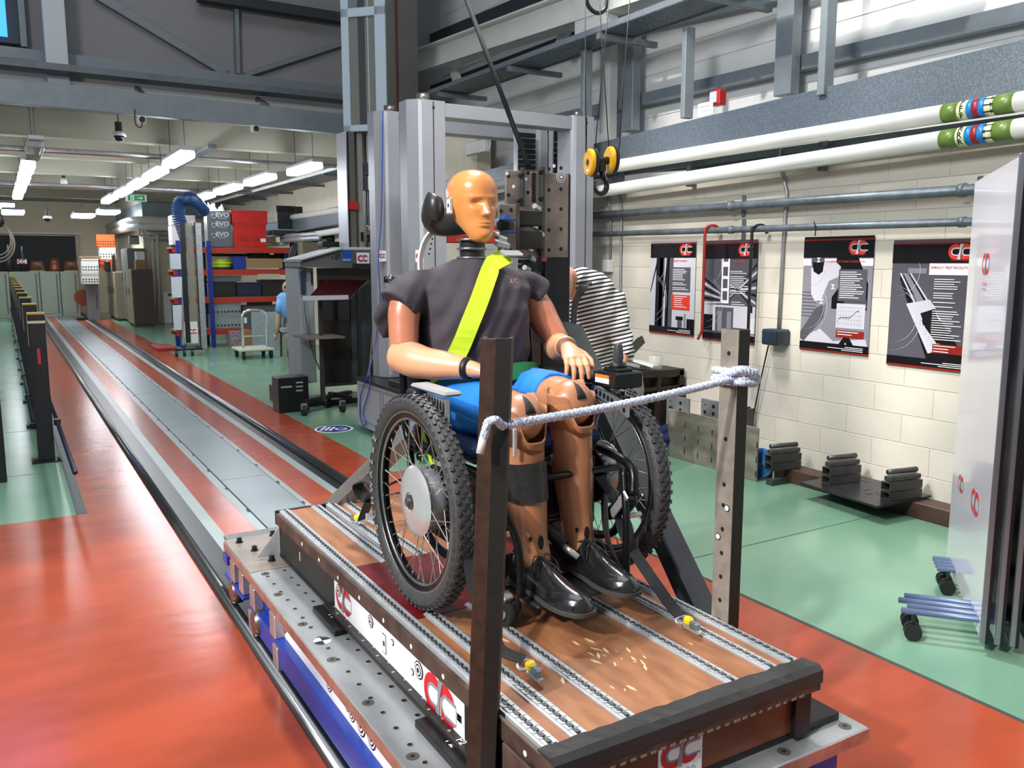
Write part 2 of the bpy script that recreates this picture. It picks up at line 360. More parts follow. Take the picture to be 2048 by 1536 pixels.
# ---- right wall steelwork
def yline(p, q, X, s=.2, e=.3): return ext(PX(*p, X), PX(*q, X), s, e)
BX = 5.05
a, b = yline((1188, 322), (2048, 138), BX, 3.7, .25)
sb = MB().bar(a, b, .12, .30).build('steel_beam', M('galv_spangle', '65707a', .42, .25, var=.22, scale=95, contrast=(.42, .62), bump=.03), bevel=.004); tag(sb, 'deep spangled galvanised beam along the top of the right wall', 'beam')
sg = MB(); p = PX(1441, 197, BX-.062); T = plane_T(V((BX-.0615, PX(1422, 219, BX).y, PX(1422, 219, BX).z)), (0, -1, 0), (0, .0, 1))
wsg = thing('warning_sign', 'small white warning sign stuck on the right beam under the red beacon', 'sign', V((BX-.062, PX(1422, 219, BX).y, PX(1422, 219, BX).z)))
m = MB(); flat(m, T, [(-.085, -.05), (.085, -.05), (.085, .05), (-.085, .05)]); m.build('sign_plate', WHITE, wsg)
for s, dy in (('WARNING', .018), ('TEST IN PROGRESS', -.018)): text(s, .026 if dy > 0 else .017, T @ Matrix.Translation((0, dy, .0008)), BLACKP, wsg)
bc = thing('warning_beacon', 'red warning beacon standing on the right beam above the white sign', 'beacon', PX(1434, 206, BX))
p = PX(1434, 206, 5.1); MB().box((p.x-.03, p.y-.055, p.z-.02), (p.x+.05, p.y+.055, p.z+.1)).build('beacon_base', M('beacon_red', 'b01818', .4), bc, bevel=.006)
MB().box((p.x-.04, p.y-.03, p.z), (p.x-.03, p.y+.045, p.z+.085)).build('beacon_lens', M('lens', 'b9c0cc', .15), bc)
for n_, (p, q, h) in enumerate((((1235, 212), (2048, 27), .11), )):
    a, b = yline(p, q, 5.53, .5, .3); channel(a, b, .1, h, .01, 'purlin', 'galvanised horizontal purlin against the white cladding above the right beam', GALV)
a, b = yline((1250, 62), (1640, -28), 5.53, .6, .3); channel(a, b, .1, .1, .01, 'purlin', 'upper galvanised purlin just under the top edge of the picture', GALV)
a, b = yline((1200, 342), (2048, 282), 5.3, .3, .25); channel(a, b, .08, .09, .008, 'purlin', 'galvanised rail along the top of the cream block wall', GALVD)
a, b = yline((1200, 352), (2048, 238), 5.22, .3, .25); channel(a, b, .05, .05, .006, 'pipe_rail', 'thin galvanised rail between the two fat white pipes', GALV, 'rail')
for (px, py, pb, w_, lb) in ((1217, -60, 330, .16, 'white'), (1262, -60, 262, .17, 'galvanised, left'), (1574, -60, 190, .17, 'galvanised, right'), (1375, 55, 236, .05, 'slim slotted, left'), (1652, -60, 190, .06, 'slim slotted, right'), (1172, 100, 240, .06, 'slim slotted by the hoist')):
    X_ = 5.4 if w_ > .1 else 5.0
    p = PX(px, 100, X_); z0 = PX(px, pb, X_).z; 
    tag(MB().box((X_-.04, p.y-w_/2, z0), (X_+.06, p.y+w_/2, 7.5 if py < 0 else PX(px, py, X_).z)).build('steel_upright', M('upright_white', 'd2d3cf', .5) if lb == 'white' else GALV, bevel=.003), f'{lb} steel upright in front of the white cladding', 'upright')
# cable tray and crane beam
TX = 4.75
a, b = yline((836, 193), (1320, 12), TX, .6, .5)
t = thing('cable_tray', 'wide perforated cable tray hung high along the right side of the hall', 'cable tray', a)
MB().bar(a, b, .012, .05).build('tray_side', GALV, t); MB().bar(a+V((.36, 0, -.02)), b+V((.36, 0, -.02)), .012, .05).build('tray_side', GALV, t)
MB().bar(a+V((.18, 0, -.03)), b+V((.18, 0, -.03)), .37, .006).build('tray_base', M('tray_base', '66717a', .45, .5, var=.5, scale=90, contrast=(.5, .56), detail=0), t)
d = (b-a)
for f in (.35, .52, .68, .82):
    p = a+d*f; MB().box((p.x-.02, p.y-.02, p.z-.09), (5.4, p.y+.03, p.z-.04)).build('tray_arm', GALV, t)
a, b = yline((869, 92), (1130, -4), 5.0, .5, .8)
for k, (p_, q_) in enumerate((((880, 182), (1180, 74)), ((900, 70), (1150, -30)))): u_, v_ = yline(p_, q_, 5.5, .2, .1); tag(MB().bar(u_, v_, .05, .22).build('recess_shade_bar', M('recess_shade', '30363c', .6)), ('lower' if k == 0 else 'upper')+' dark bar for the shaded recess behind the white crane beam', 'rail')  # dark bars standing in for the shade in the purlin recesses
cb = thing('crane_beam', 'white painted crane beam high on the right, behind the slanting black cable', 'beam', a)
MB().bar(a, b, .20, .02).build('flange', WHT, cb); MB().bar(a-V((0, 0, .28)), b-V((0, 0, .28)), .22, .02).build('flange', WHT, cb); MB().bar(a-V((0, 0, .14)), b-V((0, 0, .14)), .02, .28).build('web', WHT, cb)
for n_, (p, q) in enumerate((((1140, 40), (1120, 92)), ((900, 118), (915, 162)))):
    tag(MB().bar(PX(*p, 5.2), PX(*q, 5.2), .08, .1).build('knee_brace', WHT), ('short white knee brace, %s under the crane beam' % ('right one', 'left one')[n_]), 'brace')
# unseen tree added outside the open left side to dapple the sun
tr_ = thing('tree', 'unseen leafy tree added outside the open left side to dapple the sun', 'tree', (-7.2, .6, 0)); MB().tube([V((-7.2, .6, 0)), V((-7.1, .7, 4)), V((-7.2, .8, 9))], [.22, .17, .08], 10).build('trunk', M('bark', '4a3a2c', .9), tr_); random.seed(21); m = MB()
for k in range(150): m.ball((random.gauss(-7.2, .7), random.gauss(.9, 1.6), random.uniform(7.9, 11.6)), random.uniform(.10, .34), 6, (1, 1, .7))
m.build('foliage', M('leaves', '2f4a22', .8), tr_, kind='stuff')
hp = thing('hanger_plate', 'white column head with slanted gusset above the yellow hoist block', 'column', PX(1185, 50, 4.9))
p = PX(1150, -40, 4.9); q = PX(1210, 62, 4.9)
MB().box((4.9, q.y, q.z), (5.05, p.y, 5.5)).build('column_head', M('upright_white', 'd2d3cf', .5), hp, bevel=.004)
MB().box((4.86, q.y-.05, q.z-.02), (5.1, p.y+.1, q.z)).build('foot_plate', MATS['upright_white'], hp)
# grey pipes and brackets on the blocks
for nm, (p, q), r_ in (('upper', ((1183, 431.5), (1947, 379)), .034), ('lower', ((1183, 469), (1945, 443.5)), .026)):
    a, b = ext(PX(*p, 5.1), PX(*q, 5.1), .3, .35)
    t = thing('conduit_pipe', f'{nm} of the two dark galvanised pipes running along the cream block wall', 'pipe', a)
    MB().cyl(a, b, r_, n=16).build('pipe', M('pipe_galv', '6b757d', .4, .35, var=.2, scale=12), t, smooth=True)
    for px in (1462, 1925):
        f = (px-p[0])/(q[0]-p[0]); cpt = PX(px, p[1]+(q[1]-p[1])*f, 5.1)
        MB().cyl(cpt+V((0, -.02, 0)), cpt+V((0, .02, 0)), r_*1.25, n=16).build('coupling', GALVD, t, smooth=True)
        MB().box((5.17, cpt.y-.075, cpt.z-.085), (5.194, cpt.y-.04, cpt.z+.085)).build('bracket', GALVD, t, bevel=.008)
for nm, p, q in (('upper', (1245, 330), (2048, 202)), ('lower', (1245, 376), (2048, 255))):
    a, b = ext(PX(*p, 5.0), PX(*q, 5.0), 4.0, .3); d = (b-a).normalized()
    t = thing('white_pipe', f'{nm} of the two fat white pipes with coloured bands under the right beam', 'pipe', a)
    MB().cyl(a, b, .056, n=24).build('pipe', M('pipe_white', 'd6d7d2', .4, var=.05, scale=3), t, smooth=True)
    y0 = {'upper': (1890, 1932, 1952, 1966, 1980, 1998, 2040), 'lower': (1886, 1925, 1943, 1957, 1971, 1990, 2032)}[nm]
    cols = [('band_green', '5f7a35'), ('band_cream', 'd9dcb4'), ('band_blue', '1f78b8'), ('band_red', '8f2026'), ('band_blue', '1f78b8'), ('band_cream', 'd9dcb4'), ('band_green', '5f7a35')]
    xs = list(y0)+[None]; edges = {'upper': (1890, 1923, 1942, 1953, 1965, 1978, 1995, 2034), 'lower': (1886, 1920, 1938, 1951, 1963, 1977, 1992, 2031)}[nm]
    for k in range(7):
        def at(px): 
            f = (px-p[0])/(q[0]-p[0]); return PX(px, p[1]+(q[1]-p[1])*f, 5.0)
        MB().cyl(at(edges[k]), at(edges[k+1]), .0572, n=24).build('colour_band', M(cols[k][0], cols[k][1], .35), t, smooth=True)
    cf = at((edges[1]+edges[2])/2)
    for an in (-38, 2, 42):
        nz = V((-math.cos(R(an)), 0, math.sin(R(an))))
        T = plane_T(cf+nz*.0575, (0, -1, 0), V((0, -1, 0)).cross(-nz) if False else nz.cross(V((0, -1, 0))))
        text('F' if nm == 'upper' else 'R', .05, T, BLACKP, t, bold=.001)
        ca = at((edges[5]+edges[6])/2); s = -1 if nm == 'upper' else 1
        T = plane_T(ca+nz*.0575, (0, s, 0), nz.cross(V((0, s, 0)))); mb = MB()
        flat(mb, T, [(-.03, -.004), (.012, -.004), (.012, -.012), (.034, 0), (.012, .012), (.012, .004), (-.03, .004)]); mb.build('flow_arrow', BLACKP, t)
for n_, (px, py) in enumerate(((1240, 350), (1645, 290), (1380, 330))):
    p = PX(px, py, 5.12); tag(MB().box((5.1, p.y-.02, p.z-.18), (5.16, p.y+.02, p.z+.2)).build('pipe_hanger', GALVD), ('slotted hanger behind the white pipes, %s one' % ('leftmost', 'rightmost', 'middle')[n_]), 'hanger')
# conduit down to the socket
t = thing('socket_conduit', 'thin steel conduit running down the block wall to the blue-black socket box', 'conduit', PX(1560, 655, 5.18))
MB().tube([PX(1560, 250, 5.17), PX(1559, 322, 5.17), PX(1574, 385, 5.17), PX(1568, 460, 5.17), PX(1557, 660, 5.17)], .013, 8).build('conduit', STEELL, t, smooth=True)
t = thing('socket_box', 'dark blue socket box on the cream wall with a black cable hanging from it', 'socket', PX(1550, 690, 5.15))
p = PX(1551, 674, 5.12); MB().box((5.05, p.y-.085, p.z-.06), (5.19, p.y+.085, p.z+.062)).build('box', M('socket_blue', '22303c', .4), t, bevel=.012)
MB().box((5.03, p.y-.078, p.z-.05), (5.05, p.y+.06, p.z+.05)).build('lid', MATS['socket_blue'], t, bevel=.006)
MB().tube(bez([PX(1537, 690, 5.15), PX(1528, 730, 5.15), PX(1515, 790, 5.15), PX(1504, 850, 5.15), PX(1499, 900, 5.15)]), .006, 6).build('cable', BLK, t, smooth=True)
for n_, (pts, nm) in enumerate((([(1238, 385), (1243, 420), (1240, 600), (1238, 640)], 'outer'), ([(1215, 390), (1222, 430), (1220, 520)], 'inner'))):
    tag(MB().tube([PX(*p, 5.17) for p in pts], .012, 8).build('wall_conduit', STEELL, smooth=True), f'{nm} thin conduit on the wall beside the striped person', 'conduit')
p = PX(1218, 532, 5.17); tag(MB().box((5.12, p.y-.05, p.z-.06), (5.19, p.y+.05, p.z+.06)).build('junction_box', WHT, bevel=.006), 'small white junction box on the wall above the striped person', 'box')
# ================================================================ the sled, in sled units
GT[0] = Matrix.Translation((0, 0, -.1588)) @ Matrix.Diagonal((1.098, 1.098, 1.098, 1))
BLUE = M('blue_paint', '1f3f9c', .35, .1, var=.12, scale=4, bump=.04); SALM = M('pale_edge', 'a98678', .4, .5, var=.15, scale=20)
ALP = M('machined_plate', 'a3a7aa', .34, .45, var=.22, scale=9, stretch=(1, .3, 1), bump=.03); PLYF = M('hole_black', '0c0c0d', .7)
SX0, SX1, SY0, SY1, SZ = .748, 1.87, 1.31, 3.72, .408
sl = thing('test_sled', 'blue-framed test sled with drilled metal deck standing on the floor rails', 'sled', (1.31, 2.5, .22))
MB().box((SX0, SY0, SZ-.035), (SX1, SY1-.45, SZ)).build('deck_plate', ALP, sl, bevel=.003)
MB().box((SX0, SY1-.447, SZ-.035), (SX1, SY1, SZ+.004)).build('deck_plate', M('rear_plate', '978d85', .38, .4, var=.15, scale=8), sl, bevel=.003)
MB().box((SX0+.02, SY1, SZ-.02), (SX1-.1, SY1+.10, SZ-.005)).build('tread_strip', M('tread', '8c9194', .4, .7, bump=.3, scale=60), sl)
MB().box((SX0-.003, SY0, SZ-.037), (SX0, SY1, SZ-.003)).build('plate_edge', SALM, sl)
MB().box((SX0, SY0-.003, SZ-.037), (SX1, SY0, SZ-.003)).build('plate_edge', M('plate_front', 'b98f86', .35, .6, var=.2, scale=20), sl)
hm = MB(); hl = MB()
for ix, x in enumerate((.80, .875, .955)):
    for k in range(21):
        y = 1.40+.09*k+(0.03 if ix == 1 else 0); T = Matrix.Translation((x, y, SZ+.0005))
        hm.mi = 0; disc(hm, T, .0105, 0, 14); hm.mi = 1; disc(hm, T, .0072, .0006, 12)
hm.build('drilled_holes', [STEELL, PLYF], sl, kind='stuff')
cs = None
for (x, y) in [(.785, 1.50+.30*k) for k in range(7)]+[(1.82, 1.345), (1.59, 1.345), (1.30, 1.345), (1.03, 1.345)]+[(.79, 3.62), (.8, 3.235)]:
    if cs is None:
        cs = MB(); cs.cyl((0, 0, 0), (0, 0, .0012), .017, n=16); cs.mi = 1; cs.cyl((0, 0, .0012), (0, 0, .0018), .006, n=8); GTs = GT[0]
        cs = cs.build('countersunk_screw', [M('screw_grey', '5d5a55', .5, .5), PLYF], sl); base = cs.location.copy(); c = cs
    else: c = cs.copy(); col.objects.link(c)
    c.location = base+V((x*1.098, y*1.098, SZ*1.098))
def bolt(parent, p, h=.02, r=.011, name='bolt', mat=None, washer=True):
    m = MB(); p = V(p)
    if washer: m.cyl(p, p+V((0, 0, .003)), r*1.5, n=14)
    m.cyl(p+V((0, 0, .003)), p+V((0, 0, h)), r, n=12); m.mi = 1; m.cyl(p+V((0, 0, h)), p+V((0, 0, h+.0008)), r*.5, n=6)
    return m.build(name, [mat or BLKM, PLYF], parent)
for x, y in ((.80, 3.66), (.95, 3.68), (.83, 3.52), (.86, 3.36), (1.02, 3.40), (1.05, 3.55)): bolt(sl, (x, y, SZ+.004))
# adapter plates under the platform
for (x0, y0, x1, y1, nm) in ((.845, 2.55, 1.0, 2.78, 'F1'), (.845, 1.62, 1.0, 1.92, 'F2'), (1.3, 1.375, 1.835, 1.62, '')):
    MB().box((x0, y0, SZ+.0005), (x1, y1, SZ+.022)).build('adapter_plate', M('adapter_black', '333130', .35, .6, var=.2), sl, bevel=.002)
    if nm: text(nm, .038, plane_T((x0+.035, (y0+y1)/2, SZ+.0228), (.2, 1, 0), (-1, .2, 0)) if False else plane_T((x0+.035, (y0+y1)/2, SZ+.0225), (0, -1, 0), (1, 0, 0)), WHITE, sl)
bolt(sl, (1.79, 1.56, SZ+.022), .024, .012); bolt(sl, (1.69, 1.50, SZ+.022), .02, .01)
for y in (2.62, 1.86): bolt(sl, (.965, y, SZ+.0395), .02, .011, mat=CHROME)
# blue body with side panels
MB().box((SX0+.03, SY0+.05, .26), (SX1-.05, SY1-.06, SZ-.0355)).build('sled_body', BLUE, sl, bevel=.004)
MB().box((SX0-.004, SY0+.02, .262), (SX0+.03, 3.28, .285)).build('side_rail', BLUE, sl, bevel=.003)
MB().box((SX0-.002, SY0+.02, .195), (SX0+.02, 3.28, .262)).build('side_rail', BLUE, sl, bevel=.003)
T = plane_T((SX0+.029, 2.27, .328), (0, -1, 0), (0, 0, 1))
m = MB(); m.mi = 0; flat(m, T, [(-.75, -.043), (.55, -.043), (.55, .043), (-.75, .043)], 0, .0008)
logo(m, T @ Matrix.Translation((-.66, .01, .001)), .13, (1, 0, 2)); logo(m, T @ Matrix.Translation((.46, .0, .001)), .15, (1, 0, 2)); m.build('side_sticker', [WHITE, RED, GREYP], sl)
for x_, r_ in ((-.14, .026), (.02, .015), (.06, .027), (.135, .034), (.215, .032)): m = MB(); target(m, T @ Matrix.Translation((x_, 0, .002)), r_); m.build('target_mark', [WHITE, BLACKP], sl)
for y in (3.55, 3.40, 3.22, 2.93, 1.62):
    MB().box((SX0-.008, y-.035, .285), (SX0+.03, y+.035, SZ-.037)).build('side_block', M('block_alu', 'a9a2a0', .35, .6, var=.15), sl, bevel=.003)
for y in (3.25, 2.9): MB().box((SX0-.01, y-.03, .17), (SX0+.02, y+.03, .262)).build('side_block', MATS['block_alu'], sl, bevel=.003)
MB().box((SX0-.012, 3.36, .265), (SX0+.03, 3.68, .282)).build('wheel_bracket', BLUE, sl, bevel=.003); MB().box((SX0-.012, 3.62, .33), (SX0+.02, 3.70, .37)).build('wheel_bracket', BLUE, sl)
for x in (.757, 1.87):
    for y in (3.55, 3.18, 1.6):
        MB().lathe([(.012, 0), (.045, .001), (.052, .012), (.052, .04), (.045, .05), (.012, .051)], (x-.026, y, .238), (x+.025, y, .238), 20).build('sled_wheel', M('wheel_steel', '8a847e', .3, .9), sl, autos=40)
# black-white quadrant mark on the deck
T = Matrix.Translation((.80, 2.54, SZ+.0012)); m = MB(); disc(m, T, .028, 0, 20); m.mi = 1
for a0 in (0, 180): flat(m, T, [(0, 0)]+arcp(0, 0, .028, a0, a0+90, 5), .0008)
m.build('quadrant_mark', [WHITE, BLACKP], sl)
# ---------------------------------------------------------------- platform
PX0, PX1, PY0, PY1, PZT = .908, 1.694, 1.35, 3.41, .600
pf = thing('wheelchair_platform', 'plywood platform with metal anchor tracks and taped front edge on the sled', 'platform', (1.3, 2.4, SZ))
WOOD = M('plywood', '9d6b48', .4, var=.25, scale=6, h2='7c4e33', stretch=(4, 1, 1), bump=.05, contrast=(.3, .7), detail=8)
tracks = (.9295, 1.005, 1.14, 1.465, 1.60, 1.674)
xs = [(.9506, .984), (1.026, 1.119), (1.161, 1.444), (1.486, 1.579), (1.621, 1.653)]
for x0, x1 in xs:
    MB().box((x0, PY0+.004, PZT-.02), (x1, 2.14, PZT-.002)).build('plywood_panel', WOOD, pf)
    if x0 > .97: MB().box((max(x0, 1.22), 2.64, PZT-.02), (x1, PY1, PZT-.002)).build('plywood_panel', WOOD, pf)
MB().box((.9506, 2.64, PZT-.02), (1.04, PY1, PZT-.002)).build('plywood_panel', WOOD, pf)
MB().box((.9506, 2.142, PZT-.02), (1.653, 2.638, PZT-.001)).build('red_mat', M('red_mat', '5e0f16', .35, var=.2, scale=14), pf)
TRK = M('track_alu', 'bcc0c4', .34, .45, var=.08, scale=30)
def track(x, ya, yb, w=.042):
    m = MB(); m.box((x-w/2, ya, PZT-.02), (x+w/2, yb, PZT+.003))
    for s in (-1, 1): m.box((x+s*.0105-.0035, ya, PZT+.003), (x+s*.0105+.0035, yb, PZT+.0065))
    tr = m.build('anchor_track', TRK, pf)
    h = MB(); h.mi = 0; h.box((x-.005, ya, PZT+.003), (x+.005, yb, PZT+.0036)); n = int((yb-ya)/.0254)
    for k in range(n):
        y = ya+.0127+k*.0254; h.mi = 0; disc(h, Matrix.Translation((x, y, PZT+.0066)), .0072, 0, 8)
        h.mi = 1
        for s in (-1, 1): h.box((x+s*.0095-.0045, y+.010, PZT+.006), (x+s*.0095+.0045, y+.0155, PZT+.0085))
    h.build('track_slots', [M('slot_grey', '4a4d52', .45, .3), TRK], tr, kind='stuff')
for i, x in enumerate(tracks):
    if i in (0, 5): track(x, PY0+.05, PY1-.01)
    else:
        track(x, PY0+.05, 2.16)
        if i > 2: track(x, 2.62, PY1-.01)
track(1.062, 2.62, PY1-.01); track(1.127, 2.66, PY1-.01); track(1.192, 2.62, PY1-.01)
# frame
for x0, s in ((PX0-.012, 1), (PX1+.012, -1)):
    m = MB(); m.box((min(x0, x0+s*.012), PY0, PZT-.055), (max(x0, x0+s*.012), PY1, PZT-.006)); m.build('side_angle', BROWNST, pf, bevel=.002)
    m = MB(); m.box((min(x0+s*.004, x0+s*.03), PY0+.02, SZ+.02), (min(x0+s*.004, x0+s*.03)+.006, PY1-.03, PZT-.055)); m.box((x0+s*.0, PY0+.02, SZ+.012) if s > 0 else (x0-.06, PY0+.02, SZ+.012), (x0+.06 if s > 0 else x0, PY1-.03, SZ+.022)); m.build('side_beam', M('beam_black', '2b2825', .45, .4, var=.2, scale=15), pf)
MB().box((PX0-.012, PY0-.012, PZT-.055), (PX1+.012, PY0, PZT-.006)).build('front_angle', BROWNST, pf)
MB().box((PX0-.012, PY1-.002, PZT-.055), (PX1+.012, PY1+.012, PZT+.001)).build('rear_angle', BLKM, pf)
MB().box((PX0+.01, PY0+.02, SZ+.024), (PX1-.04, PY0+.035, PZT-.05)).build('front_board', M('stained_board', '5b2f16', .35, var=.35, scale=3, stretch=(.4, 1, 3)), pf)
MB().box((PX1-.055, PY0+.005, SZ+.012), (PX1+.0, PY0+.06, PZT-.055)).build('leg', BLKM, pf); MB().box((PX0, PY0+.005, SZ+.012), (PX0+.05, PY0+.06, PZT-.055)).build('leg', BLKM, pf)
tp = MB(); N = 30; rings = []
random.seed(3)
for k in range(N+1):
    x = PX0-.014+(PX1-PX0+.028)*k/N; d = random.uniform(-.004, .004); e = random.uniform(-.006, .004)
    rings.append([V((x, PY0+.052+d, PZT+.0045)), V((x, PY0-.002, PZT+.010+random.uniform(0, .003))), V((x, PY0-.016, PZT-.001)), V((x, PY0-.0165, PZT-.03+e)), V((x, PY0-.0125, PZT-.03+e)), V((x, PY0-.012, PZT-.004)), V((x, PY0+.05+d, PZT+.001))])
tp.loft(rings); tp.build('edge_tape', M('gaffer_tape', '2a2a2b', .42, bump=.3, scale=14), pf)
for k in range(26):
    x = PX0+.02+k*.028; MB().box((x, PY0-.0145, PZT-.056), (x+random.uniform(.008, .02), PY0-.0125, PZT-.050)).build('tape_scrap', M('scrap', '7d756b', .6), pf)
T = plane_T((1.235, PY0-.0128+.0, PZT-.14), (1, 0, 0), (0, 0, 1))
logo_sheet(plane_T((1.268, PY0+.019, PZT-.115), (1, 0, 0), (0, 0, 1)), .135, .13, pf, .12, True, lz=.1)
# left face sticker
T = plane_T((PX0+.0155, 2.15, .5), (0, -1, 0), (0, 0, 1)); xb = PX0-.012+.0035
T = plane_T((xb, 2.24, .492), (0, -1, 0), (0, 0, 1)); m = MB(); flat(m, T, [(-.46, -.048), (.50, -.048), (.50, .05), (-.46, .05)], 0, .0006); m.build('side_sticker', WHITE, pf)
for q_, w_ in (((-.37, .01, .001), .15), ((.36, -.005, .001), .19)): m = MB(); logo(m, T @ Matrix.Translation(q_), w_, (1, 0, 2)); m.build('logo_print', [WHITE, RED, GREYP], pf)
for q_, w_ in (((-.41, .03, .003), .022), ((-.12, .03, .003), .02), ((.235, .025, .003), .026)): m = MB(); target(m, T @ Matrix.Translation(q_), w_); m.build('target_mark', [WHITE, BLACKP], pf)
m = MB()
for x_, y_ in ((.19, 0), (.05, .03)): m.mi = 1; disc(m, T @ Matrix.Translation((x_, y_, .002)), .010); m.mi = 0; disc(m, T @ Matrix.Translation((x_, y_, .0028)), .007)
for sx_ in (-.03, .03):
    pass
m.mi = 1; flat(m, T, [(-.03, -.03), (-.0, -.03), (-.0, .03), (-.03, .03)], .001); m.mi = 0; flat(m, T, [(-.027, -.027), (-.003, -.027), (-.003, .027), (-.027, .027)], .0016); m.mi = 1; flat(m, T, [(-.021, -.008), (-.009, -.008), (-.009, .008), (-.021, .008)], .0022)
flat(m, T, [(.46, -.01), (.485, .01), (.485, -.01), (.46, .01)], .001); m.build('target_mark', [WHITE, BLACKP], pf)
m = MB()
for k in range(9): disc(m, plane_T((PX0-.0125, 1.45+.2*k, PZT-.033), (0, -1, 0), (0, 0, 1)), .007, 0, 12)
m.build('rivet_marks', WHITE, pf)
text('1', .05, plane_T((xb-.0, 3.1, .5), (0, -1, 0), (0, 0, 1)), WHITE, pf)
MB().box((PX0-.035, 1.62, SZ+.024), (PX0+.03, 2.75, SZ+.038)).build('foot_flange', M('flange', '3b3735', .4, .6, var=.2), pf, bevel=.002)
m = MB()
for k in range(18): disc(m, Matrix.Translation((PX0-.022+(k % 2)*.012, 1.68+.06*k, SZ+.0382)), .005, 0, 10)
m.build('flange_holes', STEELL, pf, kind='stuff')
text('F2', .03, plane_T((PX0-.018, 1.74, SZ+.0388), (0, -1, 0), (1, 0, 0)), WHITE, pf)
g = MB(); g.poly([V((PX0-.012, 3.37, SZ+.015)), V((PX0-.012, 3.37, PZT-.06)), V((PX0-.10, 3.39, SZ+.015))]); g.poly([V((PX0-.012, 3.38, SZ+.015)), V((PX0-.10, 3.40, SZ+.015)), V((PX0-.012, 3.38, PZT-.06))]); g.poly([V((PX0-.012, 3.37, PZT-.06)), V((PX0-.012, 3.38, PZT-.06)), V((PX0-.10, 3.40, SZ+.015)), V((PX0-.10, 3.39, SZ+.015))]); g.build('gusset', STEELL, pf)
# wood scars
m = MB(); random.seed(5)
for (cx, cy, n_, s_) in ((1.28, 1.70, 10, .02), (1.33, 1.62, 8, .015), (1.10, 1.66, 3, .012), (1.22, 1.50, 3, .012), (1.50, 1.62, 3, .012), (1.1, 1.9, 2, .01)):
    for k in range(n_):
        x = cx+random.gauss(0, s_*1.6); y = cy+random.gauss(0, s_*1.6); a = random.uniform(-.5, .5); l = random.uniform(.006, .02); w_ = l*.25
        T = Matrix.Translation((x, y, PZT-.0018)) @ Matrix.Rotation(a, 4, 'Z'); flat(m, T, [(-w_, 0), (0, -l), (w_, -l*.2), (w_*.5, l*.8), (-w_*.3, l)], 0, .0008)
m.build('wood_scars', M('scar', 'd0b18c', .6), pf, kind='stuff')
# ---------------------------------------------------------------- steel posts and rope
def cpost(name, label, c, w, d, z0, z1, t_, mat, rz, holes=(), lean=(0, 0), dots=()):
    t = thing(name, label, 'post', (c[0], c[1], z0))
    b = V((c[0], c[1], z0)); tp_ = V((c[0]+lean[0], c[1]+lean[1], z1)); cz, sz = math.cos(rz), math.sin(rz)
    pr = [(-w/2, -d/2), (w/2, -d/2), (w/2, d/2), (w/2-t_, d/2), (w/2-t_, -d/2+t_), (-w/2+t_, -d/2+t_), (-w/2+t_, d/2), (-w/2, d/2)]
    P = [(x*cz-y*sz, x*sz+y*cz) for x, y in pr]; m = MB(); n = len(P)
    m.add([b+V((x, y, 0)) for x, y in P]+[tp_+V((x, y, 0)) for x, y in P], [tuple(range(n))[::-1], tuple(range(n, 2*n))]+[(i, (i+1) % n, n+(i+1) % n, n+i) for i in range(n)])
    m.build('channel', mat, t, bevel=.0025)
    return t
PST = M('post_steel', '8e847b', .55, .2, var=.18, scale=18, bump=.06)
p1 = cpost('steel_post', 'light-faced steel channel post on the right of the sled, rope knotted round it', (1.7205, 1.6885), .041, .069, .408, 1.437, .006, M('post_black', '23201f', .4, .4), R(0))
MB().box((1.698, 1.6555, .43), (1.6998, 1.7215, 1.436)).build('lit_face', PST, p1)  # sun side painted in a lighter tone; the channel keeps the shaded tone
MB().box((1.69, 1.64, SZ+.001), (1.80, 1.74, SZ+.02)).build('foot', BLKM, p1)
m = MB(); TT = lambda z, y=1.690: plane_T((1.698, y, z), (0, -1, 0), (0, 0, 1))
for z in (1.37, 1.13, 1.0, .94, .87, .80, .73, .66, .60, .53): disc(m, TT(z), .0065, .0, 12)
m.build('bolt_hole', PLYF, p1)
for z, y in ((.935, 1.675), (.845, 1.705)):
    m = MB(); m.mi = 1; disc(m, TT(z, y), .010, .001); m.mi = 0; disc(m, TT(z, y), .0075, .0018); m.build('white_dot', [WHITE, BLACKP], p1)
p2 = cpost('steel_post', 'dark rusty steel channel post leaning in front of the left of the sled', (.858, 1.59), .066, .05, .30, 1.456, .008, RUST, R(-38), lean=(.058, .01))
g = MB(); b = V((.858, 1.59, .30)); tq = b+V((.058, .01, 1.156)); cz, sz = math.cos(R(-38)), math.sin(R(-38))
def rp(x, y): return V((x*cz-y*sz, x*sz+y*cz, 0))
g.add([b+rp(.0, -.0263), b+rp(.034, -.0263), tq+rp(.034, -.0263), tq+rp(.0, -.0263), b+rp(.0, -.0253), b+rp(.034, -.0253), tq+rp(.034, -.0253), tq+rp(.0, -.0253)], [(0, 1, 2, 3), (4, 7, 6, 5), (0, 4, 5, 1), (3, 2, 6, 7), (0, 3, 7, 4), (1, 5, 6, 2)])
g.build('dark_face', M('post_dark', '211d1c', .45, .35, var=.2, scale=20), p2)
MB().box((.884, 1.385, .42), (.892, 1.53, .555)).build('mount_plate', BROWNST, p2, bevel=.002)
ROPE = M('rope', '93a3c4', .9, var=.3, scale=130, h2='e2e7f0', bump=.5, bscale=200)
rt = thing('rope', 'pale blue rope tied from the dark left post to the light right post', 'rope', (.88, 1.6, 1.18))
